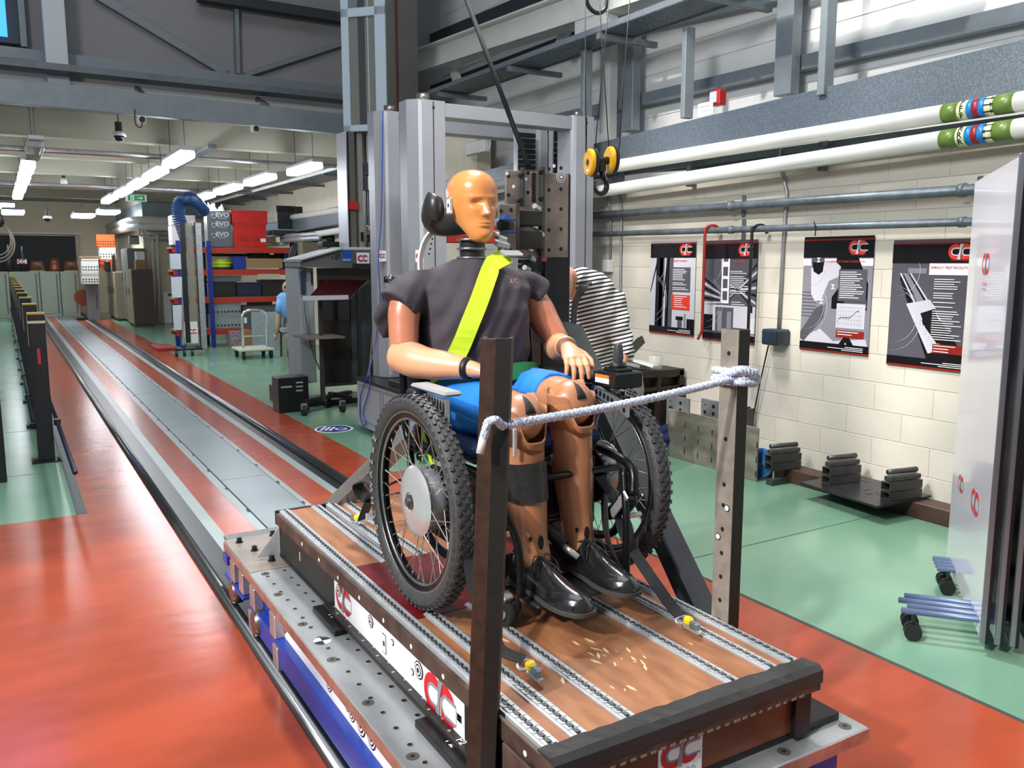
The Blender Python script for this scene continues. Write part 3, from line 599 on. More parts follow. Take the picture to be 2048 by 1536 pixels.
def strands(m, pts, r, turns):
    """three twisted strands along a path"""
    N = len(pts); L_ = []; prev = None
    for k in range(N):
        a = pts[max(0, k-1)]; b = pts[min(N-1, k+1)]; tg = (b-a).normalized()
        u = V((0, 0, 1)) if prev is None or abs(tg.dot(prev)) > .97 else prev
        if abs(tg.dot(u)) > .95: u = V((0, 1, 0))
        x = u.cross(tg).normalized(); y = tg.cross(x); L_.append((pts[k], x, y)); prev = y
    for s in range(3):
        m.tube([p+x*(r*.5*math.cos(2*PI*(turns*k/N+s/3)))+y*(r*.5*math.sin(2*PI*(turns*k/N+s/3))) for k, (p, x, y) in enumerate(L_)], r*.62, 6)
m = MB(); a = V((.905, 1.565, 1.268)); bq = V((1.700, 1.66, 1.305)); mid = [a.lerp(bq, f)+V((0, 0, -.008*math.sin(PI*f))) for f in (0, .2, .4, .6, .8, 1)]
strands(m, bez(mid, 24), .0105, 26); m.build('rope_span', ROPE, rt, smooth=True)
m = MB(); cx, cy = 1.7205, 1.6885
for z, s_, ph in ((1.300, 1.0, 0), (1.316, 1.06, .4), (1.290, 1.08, .9)):
    lp = [V((cx+.032*s_*sx_, cy+.045*s_*sy_, z+.006*math.sin(ph+i))) for i, (sx_, sy_) in enumerate(((-1, -.7), (-.6, -1.1), (.6, -1.1), (1, -.7), (1.05, .7), (.5, 1.1), (-.5, 1.1), (-1.02, .7), (-1, -.7)))]
    strands(m, bez(lp, 8), .0105, 14)
strands(m, bez([V((1.68, 1.69, 1.305)), V((1.675, 1.65, 1.325)), V((1.70, 1.63, 1.33)), V((1.735, 1.63, 1.315)), V((1.76, 1.645, 1.295)), V((1.765, 1.68, 1.30))], 8), .012, 6)
m.build('knot', ROPE, rt, smooth=True)
m = MB(); strands(m, bez([V((.905, 1.565, 1.268)), V((.882, 1.55, 1.285)), V((.866, 1.555, 1.280)), V((.862, 1.56, 1.26)), V((.860, 1.565, 1.245))], 8), .0095, 6); m.build('rope_tail', ROPE, rt, smooth=True)
MB().cyl((.860, 1.565, 1.248), (.848, 1.56, 1.213), .009, .0085, n=12).build('whipping', M('tape_white', 'c9c4ba', .5), rt, smooth=True)
# ---------------------------------------------------------------- rear restraint post
rp_ = thing('restraint_frame', 'tall black steel post with drilled brown plates and diagonal braces behind the dummy', 'frame', (1.94, 2.9, SZ))
BX0, BX1, BY = 1.875, 2.005, 2.90
MB().box((BX0, BY, SZ), (BX1, BY+.12, 1.97)).build('post', M('post_gloss', '26282a', .3, .5, var=.2, scale=8), rp_, bevel=.006)
MB().box((BX0-.10, BY+.01, SZ), (BX0-.002, BY+.09, 1.58)).build('post', BROWNST, rp_, bevel=.004)
pq = lambda x, y, Y=BY: (lambda d: V((d.x*Y/d.y, Y, 1.62+d.z*Y/d.y)))(ray(x, y))
def plate(x0, y0, x1, y1, Y, th, mat, name='plate', par=rp_):
    a = pq(x0, y0, Y); b = pq(x1, y1, Y); return MB().box((a.x, Y, b.z), (b.x, Y+th, a.z)).build(name, mat, par, bevel=.002)
PBR = M('plate_brown', '85786f', .42, .35, var=.3, scale=7, bump=.05)
plate(1012, 340, 1136, 515, BY-.012, .012, PBR)
plate(1043, 335, 1050, 412, BY-.024, .012, M('bar_green', '4a4f4c', .4, .6, var=.2)); plate(1083, 332, 1090, 514, BY-.03, .018, MATS['bar_green'])
m = MB(); a = pq(1064, 345, BY-.0135); b = pq(1071, 405, BY-.0135); m.box((a.x, BY-.0135, b.z), (b.x, BY-.0125, a.z)); m.build('slot', PLYF, rp_)
m = MB(); mw = MB()
for x, ys in ((1017, (352, 390, 424)), (1056, (346, 385)), (1098, (338, 380, 420, 460, 500)), (1122, (336, 378, 418, 458, 498))):
    for y in ys: p = pq(x, y, BY-.0125); disc(m, plane_T(p, (1, 0, 0), (0, 0, 1)), .0075, 0, 12)
m.build('bolt_hole', PLYF, rp_)
for x, y in ((1014, 347), (1027, 373), (1108, 332), (1052, 358)): disc(mw, plane_T(pq(x, y, BY-.013), (1, 0, 0), (0, 0, 1)), .007, 0, 12)
mw.build('white_dot', WHITE, rp_)
m = MB(); target(m, plane_T(pq(1122, 354, BY-.0135), (1, 0, 0), (0, 0, 1)), .022, z=.0); m.build('target_mark', [BLACKP, WHITE], rp_)
for x, y in ((1040, 351), (1080, 344), (1038, 402), (1080, 398), (1074, 443), (1078, 500)):
    p = pq(x, y, BY-.02); MB().cyl(p, p+V((0, -.02, 0)), .009, n=8).build('bolt', BLKM, rp_)
# pulley bracket
fy = BY-.16
plate(998, 408, 1033, 515, fy, .012, PBR, 'front_plate'); a = pq(1033, 408, fy); b = pq(1042, 515, fy); MB().box((a.x, fy, b.z), (a.x+.014, fy+.03, a.z)).build('front_plate', BROWNST, rp_)
for y0, y1 in ((420, 452), (462, 498)):
    a = pq(1042, y0, fy+.03); b = pq(1072, y1, fy+.03); MB().box((a.x-.02, fy+.012, b.z), (b.x+.02, BY-.012, a.z)).build('box_arm', M('arm_black', '2a2725', .5, .3, var=.3), rp_, bevel=.004)
m = MB()
for x, y in ((1002, 422), (1022, 420), (1002, 502), (1022, 501)): disc(m, plane_T(pq(x, y, fy-.0005), (1, 0, 0), (0, 0, 1)), .0075, 0, 12)
m.build('bolt_hole', PLYF, rp_)
pc = pq(1012, 447, fy-.03)
m = MB(); m.cyl(pc+V((-.005, 0, -.022)), pc+V((-.005, 0, .004)), .032, n=20); m.build('pulley_wheel', BLKM, rp_, autos=40)
for dz in (-.034, .010):
    m = MB(); m.prism([(-.045, -.03), (.03, -.035), (.05, 0), (.03, .035), (-.03, .03)], pc+V((0, 0, dz)), pc+V((0, 0, dz+.005))); m.build('pulley_plate', M('blue_anod', '2a5fb0', .3, .4), rp_)
MB().cyl(pc+V((0, 0, .012)), pc+V((0, 0, .03)), .013, n=12).build('pulley_nut', M('blue_anod', '2a5fb0'), rp_)
for x, y in ((1078, 418), (1072, 455), (1085, 470), (1062, 500), (1075, 490), (1068, 520), (1058, 540)):
    p = pq(x, y, BY-.06); MB().cyl(p, p+V((-.03, -.015, .01)), .011, n=8).build('bolt', CHROME if y < 505 else STEELL, rp_)
plate(1050, 520, 1068, 560, BY-.05, .03, BLKM, 'latch'); plate(1084, 514, 1094, 523, BY-.02, .012, M('red_tag', 'c0504a', .5), 'red_block')
MB().cyl(pq(1066, 340, BY-.02), V((1.55, 3.6, 3.6)), .008, n=8).build('cable', BLK, None) if False else None
m = MB(); m.bar(pq(1137, 655, BY-.05), V((1.83, 1.82, SZ+.02)), .105, .06, up=(0, 1, .3)); m.build('brace', M('brace_black', '3a3d40', .28, .6, var=.2, scale=6), rp_, bevel=.006)
a = pq(1135, 655, BY-.075); 
m = MB(); m.bar(V((1.86, 2.97, 1.40)), V((1.02, 3.50, SZ+.02)), .07, .07, up=(0, 1, .3)); m.build('brace', M('brace_light', '8b8681', .35, .7, var=.15, scale=8), rp_, bevel=.005)
MB().box((.95, 3.45, SZ+.005), (1.12, 3.58, SZ+.015)).build('brace_foot', STEELL, rp_)
p = pq(1150, 668, BY-.12)
GT[0] = None
t = thing('hoist_cable', 'long black cable slanting down to the top of the brown drilled plates', 'cable', (2, 3.1, 2))
a = PY(1056, 330, 3.22); b = PY(922, -30, 3.9); MB().cyl(a, b, .011, n=10).build('cable', M('cable_black', '15161a', .85, spec=.2), t, smooth=True)
GT[0] = Matrix.Translation((0, 0, -.1588)) @ Matrix.Diagonal((1.098, 1.098, 1.098, 1))
# ================================================================ wheelchair (sled units)
WCY, WR, WZ = 2.235, .320, .920
wc = thing('wheelchair', 'powered wheelchair with knobbly off-road tyres and silver hub motors, carrying the dummy', 'wheelchair', (1.345, 2.3, .6))
TYRE = M('tyre_rubber', '39393b', .62, var=.15, scale=40, bump=.08); RIM = M('rim_black', '1a1b1d', .25, .6); RIMS = M('rim_silver', 'a9abad', .25, .9)
def wheel(cx, out, cy=WCY, cz=WZ):
    """out = -1: outer face towards -x"""
    def C(r, a, dx): return V((cx+dx, cy+r*math.cos(a), cz+r*math.sin(a)))
    N = 72; m = MB(); prof = [(.268, -.019), (.281, -.026), (.297, -.0285), (.307, -.025), (.3125, -.013), (.314, 0), (.3125, .013), (.307, .025), (.297, .0285), (.281, .026), (.268, .019), (.262, 0)]
    def ring(m, prof, N=N):
        n = len(prof); vs = [C(r, 2*PI*k/N, d) for k in range(N) for r, d in prof]
        m.add(vs, [(k*n+i, k*n+(i+1) % n, ((k+1) % N)*n+(i+1) % n, ((k+1) % N)*n+i) for k in range(N) for i in range(n)])
    ring(m, prof); ty = m.build('tyre', TYRE, wc, smooth=True)
    kb = MB(); K = 66
    for k in range(K):
        a = 2*PI*k/K
        for (dx, w_, l, h, off) in ((-.0065, .010, .013, .0075, 0), (.0065, .010, .013, .0075, .5), (-.0185, .009, .011, .0075, .5), (.0185, .009, .011, .0075, 0), (-.0265, .005, .012, .004, 0), (.0265, .005, .012, .004, .5)):
            b = a+off*2*PI/K; r0 = .309 if abs(dx) < .02 else (.304 if abs(dx) < .025 else .298); up = V((0, math.cos(b), math.sin(b))); tg = V((0, -math.sin(b), math.cos(b)))
            if abs(dx) > .015: up = (up+V((math.copysign(.35 if abs(dx) < .025 else .9, dx), 0, 0))).normalized()
            x = tg.cross(up); p = C(r0, b, dx); T = Matrix(((x.x, tg.x, up.x, p.x), (x.y, tg.y, up.y, p.y), (x.z, tg.z, up.z, p.z), (0, 0, 0, 1)))
            kb.box((-w_/2, -l/2, -.003), (w_/2, l/2, h), T)
    kb.build('tread_knobs', TYRE, ty, kind='stuff')
    m = MB(); ring(m, [(.270, -.016), (.262, -.018), (.247, -.014), (.243, 0), (.247, .014), (.262, .018), (.270, .016)]); m.build('rim', RIM, wc, smooth=True)
    m = MB(); ring(m, [(.271, -.0185), (.266, -.0195), (.262, -.0185), (.266, -.0170)]); ring(m, [(.271, .0185), (.266, .0195), (.262, .0185), (.266, .0170)]); ring(m, [(.2475, -.0145), (.2415, -.012), (.2415, -.008), (.2475, -.010)]); m.build('rim_edge', RIMS, wc, smooth=True)
    # hub motor
    o = out
    m = MB(); m.lathe([(.02, 0), (.088, .0), (.092, .006), (.092, .05), (.086, .058), (.02, .06)], (cx-o*.06, cy, cz), (cx+o*.0, cy, cz), 36); hb = m.build('hub_motor', M('hub_silver', 'b0b3b8', .3, .5, var=.06, scale=20), wc, autos=35)
    m = MB(); m.lathe([(.104, 0), (.106, .004), (.098, .010), (.085, .016), (.05, .022), (.03, .024), (.028, .019), (.004, .019)], (cx+o*.0, cy, cz), (cx+o*.03, cy, cz), 40); m.build('hub_cap', M('cap_silver', 'c2c4c6', .25, .5), wc, autos=35)
    m = MB(); m.lathe([(.022, 0), (.022, .008), (.014, .009), (.012, .016), (.002, .017)], (cx+o*.018, cy, cz), (cx+o*.04, cy, cz), 20); m.build('axle_nut', M('axle', '6f6e6c', .35, .8), wc, autos=35)
    m = MB()
    for k in range(28): m.cyl(C(.093, 2*PI*k/28, -o*.058), C(.093, 2*PI*k/28, -o*.050), .003, n=5)
    m.lathe([(.094, 0), (.096, .006), (.094, .008)], (cx-o*.066, cy, cz), (cx-o*.05, cy, cz), 28); m.build('hub_flange', BLKM, wc)
    sp = None; SPM = M('spoke', 'b9b6ae', .3, .8)
    for k in range(36):
        s = 1 if k % 2 else -1; a = 2*PI*k/36; da = (.42 if (k//2) % 2 else -.42)
        p = C(.090, a+da, (-o*.045 if s > 0 else o*.004)); q = C(.246, a, 0)
        mm = MB().cyl(p, q, .00145, n=5); mm.cyl(q+(p-q).normalized()*.014, q, .0026, n=5); mm.build('spoke', SPM, wc)
    # sidewall lettering
    if out < 0:
        lm = MB(); lm.T = GT[0]; word = 'SCHWALBE'
        for i, ch in enumerate(word):
            ang = R(-30)+i*R(8.6)
            r = .290; p = C(r, ang, out*.0292); up = V((0, math.cos(ang), math.sin(ang))); tg = V((0, math.sin(ang), -math.cos(ang)))
            # reading direction upward along the back of the wheel
            g0 = GT[0]; GT[0] = None; t_ = text(ch, .036, plane_T(p, -tg, up), None, None, bold=.0006); GT[0] = g0
            lm.add(t_.v, t_.f)
        lm.build('lettering', M('tyre_print', '9a9a98', .6), ty)
    return ty
wheel(1.003, -1); wheel(1.69, 1)
FR = M('frame_black', '141518', .3, .5); 
def tb(pts, r=.0125, name='frame_tube', mat=FR, n=10, par=wc, sm=8): return MB().tube(bez(pts, sm) if sm else pts, r, n).build(name, mat, par, smooth=True)
for x in (1.10, 1.59):
    tb([(x, 2.60, 1.56), (x, 2.55, 1.30), (x, 2.53, 1.08), (x, 2.46, 1.02)], .0125)          # back post
    tb([(x, 2.52, 1.045), (x, 2.2, 1.035), (x, 1.98, 1.01), (x+(.02 if x < 1.3 else -.02), 1.93, .93)], .014)
    tb([(x, 2.50, 1.02), (x, 2.46, .84), (x, 2.30, .74), (x, 2.05, .78), (x, 1.99, .98)], .013)
    MB().box((x-.008, 2.16, .78), (x+.008, 2.33, 1.0)).build('axle_plate', M('plate_dark', '26282b', .35, .6), wc, bevel=.004)
    MB().box((x-.014, 2.28, .93), (x+.014, 2.36, .99)).build('brake_caliper', M('caliper', '8d9094', .35, .7), wc, bevel=.006)
for y, z in ((2.44, 1.0), (2.2, .80), (2.04, .99), (2.58, 1.40)): tb([(1.10, y, z), (1.59, y, z)], .011, 'cross_tube', sm=0)
for a, b in (((1.10, 2.2, .80), (1.59, 2.3, 1.03)), ((1.59, 2.2, .80), (1.10, 2.3, 1.03))): tb([a, b], .012, 'cross_brace', sm=0)
MB().cbox((1.345, 2.24, .90), (.30, .22, .13)).build('battery_box', BLK, wc, bevel=.015)
tb([(1.34, 2.14, .86), (1.38, 2.02, .78)], .022, 'damper', BLK, sm=0); tb([(1.375, 2.03, .785), (1.40, 1.97, .755)], .010, 'damper_rod', CHROME, sm=0)
MB().box((1.12, 2.10, 1.04), (1.57, 2.50, 1.06)).build('seat_pan', BLK, wc, bevel=.01)
MB().box((1.115, 2.09, 1.06), (1.575, 2.52, 1.10)).build('seat_cushion', M('cushion_blue', '14285a', .7), wc, bevel=.015)
m = MB(); m.loft([[V((1.345+.235*math.cos(a), 2.60-.035*math.sin(a) if math.sin(a) > 0 else 2.60-.02*math.sin(a), z)) for a in [2*PI*k/20 for k in range(20)]] for z in (1.10, 1.15, 1.3, 1.45, 1.52, 1.54)]); m.build('backrest', M('fabric_black', '1a1a1c', .8), wc, smooth=True)
# push handle
for x in (1.12, 1.60):
    tb([(1.10 if x < 1.3 else 1.59, 2.60, 1.54), (x+(.02 if x < 1.3 else -.02), 2.62, 1.555), (x-(.03 if x < 1.3 else -.03), 2.66, 1.56)], .011)
g = tb([(1.24, 2.60, 1.560), (1.16, 2.61, 1.560), (1.10, 2.62, 1.56)], [.0145]*16+[.016], 'push_grip', M('grip', '3a3b3d', .7, bump=.2, scale=80), sm=8)
MB().cyl((1.100, 2.62, 1.56), (1.088, 2.622, 1.56), .018, .015, n=16).build('grip_end', M('grip_end', '6a6b6d', .3, .7), wc, smooth=True)
# headrest
m = MB(); rg = []
for k in range(13):
    a = R(205-12.5*k); cx, cy = 1.375, 2.60; rx, ry = .130, .115
    c = V((cx+rx*math.cos(a), cy+ry*math.sin(a)*.9+.02, 1.79-.035*abs(math.sin(a))**1.0)); nrm = V((math.cos(a), math.sin(a), 0)); e = .72+.28*math.sin(PI*(k+.6)/13.2)
    rg.append([c+nrm*(.028*e*math.cos(t))+V((0, 0, .052*e*math.sin(t)+(.015 if k < 3 else 0))) for t in [2*PI*j/16 for j in range(16)]])
m.loft(rg); m.build('headrest', M('headrest', '2b2a2c', .38), wc, smooth=True)
m = MB(); m.ribbon(bez([V((1.335, 2.74, 1.74)), V((1.275, 2.72, 1.70)), V((1.235, 2.69, 1.63)), V((1.225, 2.66, 1.54))], 6), V((1, .6, 0)), .022, .008); hbk = m.build('headrest_bar', WHT, wc)
m = MB()
for f in range(4): p = PY(866-f*2.2, 478+f*10, 2.68); disc(m, plane_T(p+V((-.012, -.02, 0)), (1, -.3, 0), (0, 0, 1)), .0035, 0, 8)
m.build('bar_hole', PLYF, wc)
MB().box((1.185, 2.655, 1.52), (1.265, 2.69, 1.575)).build('headrest_clamp', WHT, wc, bevel=.006)
# armrests
for x, o in ((1.055, -1), (1.60, 1)):
    if o < 0: MB().box((x-.032, 2.09, 1.246), (x+.03, 2.32, 1.260)).build('arm_pad', M('pad_grey', '8b8c8e', .5), wc, bevel=.008)
    else: MB().box((x-.03, 2.16, 1.238), (x+.03, 2.50, 1.262)).build('arm_pad', BLK, wc, bevel=.008)
    # perforated silver bracket
    m = MB(); yy = [2.08+.018*k for k in range(9)] if o < 0 else [1.99+.020*k for k in range(10)]
    xb = x-.030 if o < 0 else x-.015
    for i in range(len(yy)-1):
        a, b = yy[i], yy[i+1]; top = 1.240 if o < 0 else 1.185+.05*(i/9)**.7; bot = (1.178+.0105*i-.0006*i*i) if o < 0 else top-.032; bot2 = (1.178+.0105*(i+1)-.0006*(i+1)**2) if o < 0 else 1.185+.05*((i+1)/9)**.7-.032
        t2 = 1.240 if o < 0 else 1.185+.05*((i+1)/9)**.7
        m.loft([[V((xb, a, bot)), V((xb+.012, a, bot)), V((xb+.012, a, top)), V((xb, a, top))], [V((xb, b, bot2)), V((xb+.012, b, bot2)), V((xb+.012, b, t2)), V((xb, b, t2))]])
    m.build('arm_bracket', M('bracket_silver', 'c3c5c8', .25, .8), wc)
    m = MB(); m.T = GT[0]
    for i in range(len(yy)-2):
        a = yy[i]+(.014 if o < 0 else .012)
        if o < 0: zc = 1.213+.004*i; hh = .021-.0024*i; rr = .005
        else: zc = (1.185+.05*((i+.6)/9)**.7)-.016; hh = .009; rr = .0058
        S = plane_T((xb-.0008, a, zc), (0, -1, 0), (0, 0, 1)) @ Matrix.Diagonal((rr/.01, max(hh, .006)/.01, 1, 1)); disc(m, S, .01, 0, 16)
    m.build('bracket_holes', BLKM, wc)
    tb([(x, 2.30, 1.24), (x, 2.34, 1.05)], .012, 'arm_post', sm=0)
MB().box((1.008, 2.255, 1.165), (1.055, 2.32, 1.245)).build('arm_clamp', M('clamp_black', '222326', .35, .4), wc, bevel=.008)
MB().box((1.004, 2.235, 1.17), (1.008, 2.262, 1.235)).build('arm_label', WHITE, wc)
text('G', .022, plane_T((1.0035, 2.248, 1.205), (0, -1, 0), (0, 0, 1)), BLACKP, wc)
# joystick
jx, jy = 1.612, 2.07
jt = MB(); jt.cbox((jx, jy, 1.262), (.105, .12, .05)); jt.cbox((jx-.0, jy-.0, 1.29), (.065, .075, .014)); js = jt.build('joystick_box', M('joy_black', '111214', .25), wc, bevel=.006)
MB().cyl((jx, jy, 1.296), (jx, jy, 1.312), .030, .022, n=20).build('joystick_boot', BLK, wc, smooth=True)
MB().lathe([(.014, 0), (.0145, .01), (.017, .02), (.0135, .055), (.011, .062), (.002, .064)], (jx, jy, 1.306), (jx, jy, 1.38), 18).build('joystick_knob', M('joy_grey', '3c3d40', .5), wc, autos=50)
m = MB(); m.mi = 0; fp = plane_T((jx-.0528, jy+.01, 1.262), (0, -1, 0), (0, 0, 1)); flat(m, fp, [(-.035, -.012), (.035, -.012), (.035, .014), (-.035, .014)]); m.mi = 1; flat(m, fp, [(-.035, .004), (.035, .004), (.035, .014), (-.035, .014)], .0008); m.build('joystick_label', [WHITE, M('label_orange', 'd77a1c', .5)], wc)
fp2 = plane_T((jx, jy-.0505, 1.262), (1, 0, 0), (0, 0, 1)); 
# footrest, hangers and small front wheel
for x in (1.225, 1.485):
    tb([(1.12 if x < 1.3 else 1.57, 1.98, 1.0), (x-.06 if x < 1.3 else x+.06, 1.93, .85), (x-.055 if x < 1.3 else x+.055, 1.92, .70)], .0115, 'leg_hanger')
MB().box((1.20, 1.88, .668), (1.51, 2.06, .678)).build('foot_plate', M('foot_black', '1b1c1e', .5, bump=.2, scale=60), wc, bevel=.004)
m = MB(); m.loft([[V((x+dx, 2.115+.02*math.cos((x-1.355)*9), .668+dz)) for dx, dz in ((0, 0), (0, .075))]+[V((x, 2.123+.02*math.cos((x-1.355)*9), .668+dz)) for dz in (.075, 0)] for x in [1.17+.0308*k for k in range(13)]]); m.build('heel_strap', BLK, wc)
a = PZ(995, 1150, .74); b = V((1.118, 1.815, .665)); 
MB().cyl((1.10, 2.16, .78), (1.158, 1.99, .668), .0125, n=14).build('caster_arm', M('tube_silver', '8f9295', .25, .9), wc, smooth=True)
MB().cbox((1.158, 1.985, .675), (.036, .03, .028), (.5, 0, .2)).build('caster_fork', ALU, wc, bevel=.003)
m = MB(); m.lathe([(.01, 0), (.032, .001), (.034, .006), (.034, .018), (.03, .024), (.01, .025)], (1.143, 1.965, .636), (1.168, 1.965, .636), 24); m.build('caster_wheel', RUB, wc, autos=40)
m = MB(); m.lathe([(.013, 0), (.013, .006), (.006, .0065)], (1.135, 1.965, .636), (1.145, 1.965, .636), 16); m.build('caster_hub', ALU, wc, autos=40)
MB().ball((1.185, 1.985, .645), .025, 16).build('caster_knob', BLK, wc, smooth=True)
tb([(1.12, 2.10, .74), (1.17, 2.02, .66), (1.175, 1.95, .635), (1.165, 1.93, .70)], .006, 'loose_strap', BLK)
for k, (pts, mt) in enumerate(((((1.12, 2.5, 1.18), (1.11, 2.42, 1.08), (1.12, 2.36, .98), (1.14, 2.3, .93)), M('strap_yellow', 'd5e23a', .6)), (((1.13, 2.5, 1.15), (1.13, 2.44, 1.05), (1.11, 2.42, .98)), M('strap_green', '0f6a3c', .6)))):
    m = MB(); m.ribbon(bez(pts, 8), (0, 1, 0), .022 if k == 0 else .05, .003); m.build('loose_strap', mt, wc)
for pts in (((1.13, 2.3, .95), (1.16, 2.2, .88), (1.25, 2.2, .84), (1.4, 2.15, .92)), ((1.12, 2.38, .97), (1.09, 2.30, .90), (1.12, 2.24, .84))): tb(pts, .004, 'cable', BLK)
# ================================================================ the dummy
SKF = M('skin_face', 'd2874a', .30, var=.04, scale=5, coat=.3); SKA = M('skin_arm', 'c07a5c', .32, var=.06, scale=6, coat=.25); SKP = M('skin_forearm', 'dfa27c', .33, var=.06, scale=5, coat=.25); SKL = M('skin_leg', 'a8714f', .38, var=.14, scale=5, coat=.2)
dm = thing('crash_test_dummy', 'seated crash test dummy with bare orange head, dark grey vest, blue shorts and black shoes', 'dummy', (1.35, 2.4, 1.1))
# head
hx, hy, hz, HH = 1.363, 2.548, 1.682, .238
key = [(0, -.055, .016, .016), (.02, -.054, .028, .028), (.06, -.052, .035, .038), (.12, -.046, .042, .049), (.2, -.033, .050, .064), (.28, -.017, .057, .080), (.4, -.003, .067, .094), (.52, .003, .075, .099), (.65, .005, .078, .101), (.78, .006, .0745, .097), (.88, .006, .062, .082), (.95, .006, .044, .059), (.985, .006, .026, .034), (1.0, .006, .004, .005)]
def kin(t):
    for i in range(len(key)-1):
        if t <= key[i+1][0]:
            a, b = key[i], key[i+1]; f = (t-a[0])/(b[0]-a[0]); p0 = key[max(0, i-1)]; p3 = key[min(len(key)-1, i+2)]; out = []
            for j in (1, 2, 3):
                m0 = (b[j]-p0[j])/(b[0]-p0[0])*(b[0]-a[0]); m1 = (p3[j]-a[j])/(p3[0]-a[0])*(b[0]-a[0])
                out.append((2*f**3-3*f*f+1)*a[j]+(f**3-2*f*f+f)*m0+(-2*f**3+3*f*f)*b[j]+(f**3-f*f)*m1)
            return out
    return key[-1][1:]
gs = lambda v, s: math.exp(-(v/s)**2)
rings = []; NR = 96; NS = 96
for i in range(NR+1):
    u = i/NR; t = (1-math.cos(PI*u))/2 if True else u; t = .35*t+.65*u
    cy, a, d = kin(t); rg = []
    for j in range(NS):
        g = 2*PI*j/NS; c_, s_ = math.cos(g), math.sin(g); ex = .92
        x = a*math.copysign(abs(c_)**ex, c_); y = cy+d*math.copysign(abs(s_)**ex, s_)
        fr = max(0, -s_)**1.2; T_ = t
        nose = .0
        if .34 < T_ < .60:
            q = (.60-T_)/.26; nose = .028*q**1.25*gs(x, .0075+.0055*q)*(1 if T_ > .375 else max(0, (T_-.34)/.035))
        eye = -.0155*gs(abs(x)-.031, .0165)*gs(T_-.525, .043); brow = .0035*gs(T_-.60, .03)*gs(abs(x)-.03, .035)
        lip = .0042*gs(T_-.262, .016)*gs(x, .022)+.0045*gs(T_-.222, .016)*gs(x, .02)-.0035*gs(T_-.242, .006)*gs(x, .024)
        phil = -.003*gs(T_-.185, .018)*gs(x, .02); chin = .006*gs(T_-.10, .05)*gs(x, .022); cheek = .004*gs(T_-.42, .06)*gs(abs(x)-.047, .018); hollow = -.003*gs(T_-.30, .06)*gs(abs(x)-.045, .015)
        y -= fr*(nose+eye+brow+lip+phil+chin+cheek+hollow)
        rg.append(V((hx+x, hy+y, hz+t*HH)))
    rings.append(rg)
m = MB(); m.loft(rings); m.build('head', SKF, dm, smooth=True)
m = MB()
for k in range(3): m.cyl((hx, hy+.01, 1.606+.030*k), (hx, hy+.01, 1.628+.030*k), .040, n=28)
m.cyl((hx, hy+.01, 1.58), (hx, hy+.01, 1.70), .032, n=24); m.build('neck_rubber', M('neck_black', '232325', .35), dm, autos=40)
for k in range(4): MB().lathe([(.03, 0), (.050, .001), (.0515, .003), (.0515, .006), (.050, .008), (.03, .009)], (hx, hy+.01, 1.597+.030*k), (hx, hy+.01, 1.61+.03*k), 32).build('neck_plate', M('neck_alu', '8f8f90', .28, .8), dm, autos=40)
m = MB(); m.cbox((hx-.077, hy+.015, 1.80), (.012, .038, .056)); sb = m.build('side_sensor', M('foil', 'b9bab5', .3, .6, bump=.5, scale=60), dm, bevel=.003)
m = MB(); T = plane_T((hx-.0835, hy+.012, 1.80), (0, -1, 0), (0, 0, 1)); flat(m, T, [(-.012, -.022), (.012, -.022), (.012, .022), (-.012, .022)], 0); m.mi = 1; flat(m, T, [(-.005, -.004), (.005, -.004), (.005, .008), (-.005, .008)], .0008); m.build('sensor_label', [WHITE, BLACKP], sb)
# vest
def ell(z, cx, cy, a, d, n=48, ex=.85, jit=0):
    out = []
    for j in range(n):
        g = 2*PI*j/n; c_, s_ = math.cos(g), math.sin(g)
        f = 1+jit*(math.sin(5*g+z*30)+.6*math.sin(9*g-z*47+1))
        out.append(V((cx+a*f*math.copysign(abs(c_)**ex, c_), cy+d*f*math.copysign(abs(s_)**ex, s_), z)))
    return out
m = MB(); m.loft([ell(*q) for q in ((1.185, 1.36, 2.50, .150, .11), (1.23, 1.36, 2.50, .168, .122, 48, .85, .02), (1.30, 1.36, 2.515, .178, .132, 48, .85, .022), (1.38, 1.36, 2.525, .183, .138, 48, .85, .015), (1.46, 1.36, 2.53, .192, .135, 48, .85, .01), (1.53, 1.36, 2.54, .205, .115), (1.570, 1.362, 2.55, .190, .092), (1.597, 1.362, 2.555, .145, .075), (1.616, 1.362, 2.557, .092, .062), (1.628, 1.362, 2.558, .060, .052))])
m.tube([V((1.22, 2.555, 1.54)), V((1.16, 2.555, 1.535)), V((1.115, 2.55, 1.505)), V((1.088, 2.545, 1.475))], [.055, .060, .068, .074], 20); m.tube([V((1.10, 2.60, 1.49)), V((1.072, 2.62, 1.43)), V((1.085, 2.62, 1.37))], [.05, .04, .02], 16, flat=(1, .5), up=(0, 1, 0))
m.tube([V((1.50, 2.55, 1.54)), V((1.58, 2.55, 1.53)), V((1.622, 2.54, 1.50))], [.055, .058, .064], 20)
vm = remesh(m, .0065, 7)
vs_ = []
for p in vm.v:
    q = p.copy(); 
    q.x += .0045*math.sin(q.z*55+q.y*30)*math.sin(q.y*24)+.003*math.sin(q.x*70+q.z*22); q.y += .006*math.sin(q.x*34+q.z*13)*min(1, max(0, (1.62-q.z)*3))+.002*math.sin(q.x*90-q.z*60)
    vs_.append(q)
vm.v = vs_
vest = vm.build('vest', M('vest_cotton', '433d44', .88, var=.10, scale=10, bump=.25, bscale=260), dm, smooth=True)
from mathutils.bvhtree import BVHTree
bvh = BVHTree.FromPolygons([tuple(v) for v in vm.v], vm.f)
def onvest(px, py, off=.004):
    d = ray(px, py).normalized(); h = bvh.ray_cast(CC, d)
    return (CC+d*(h[3]-off) if h[0] is not None else None)
inv = GT[0].inverted()
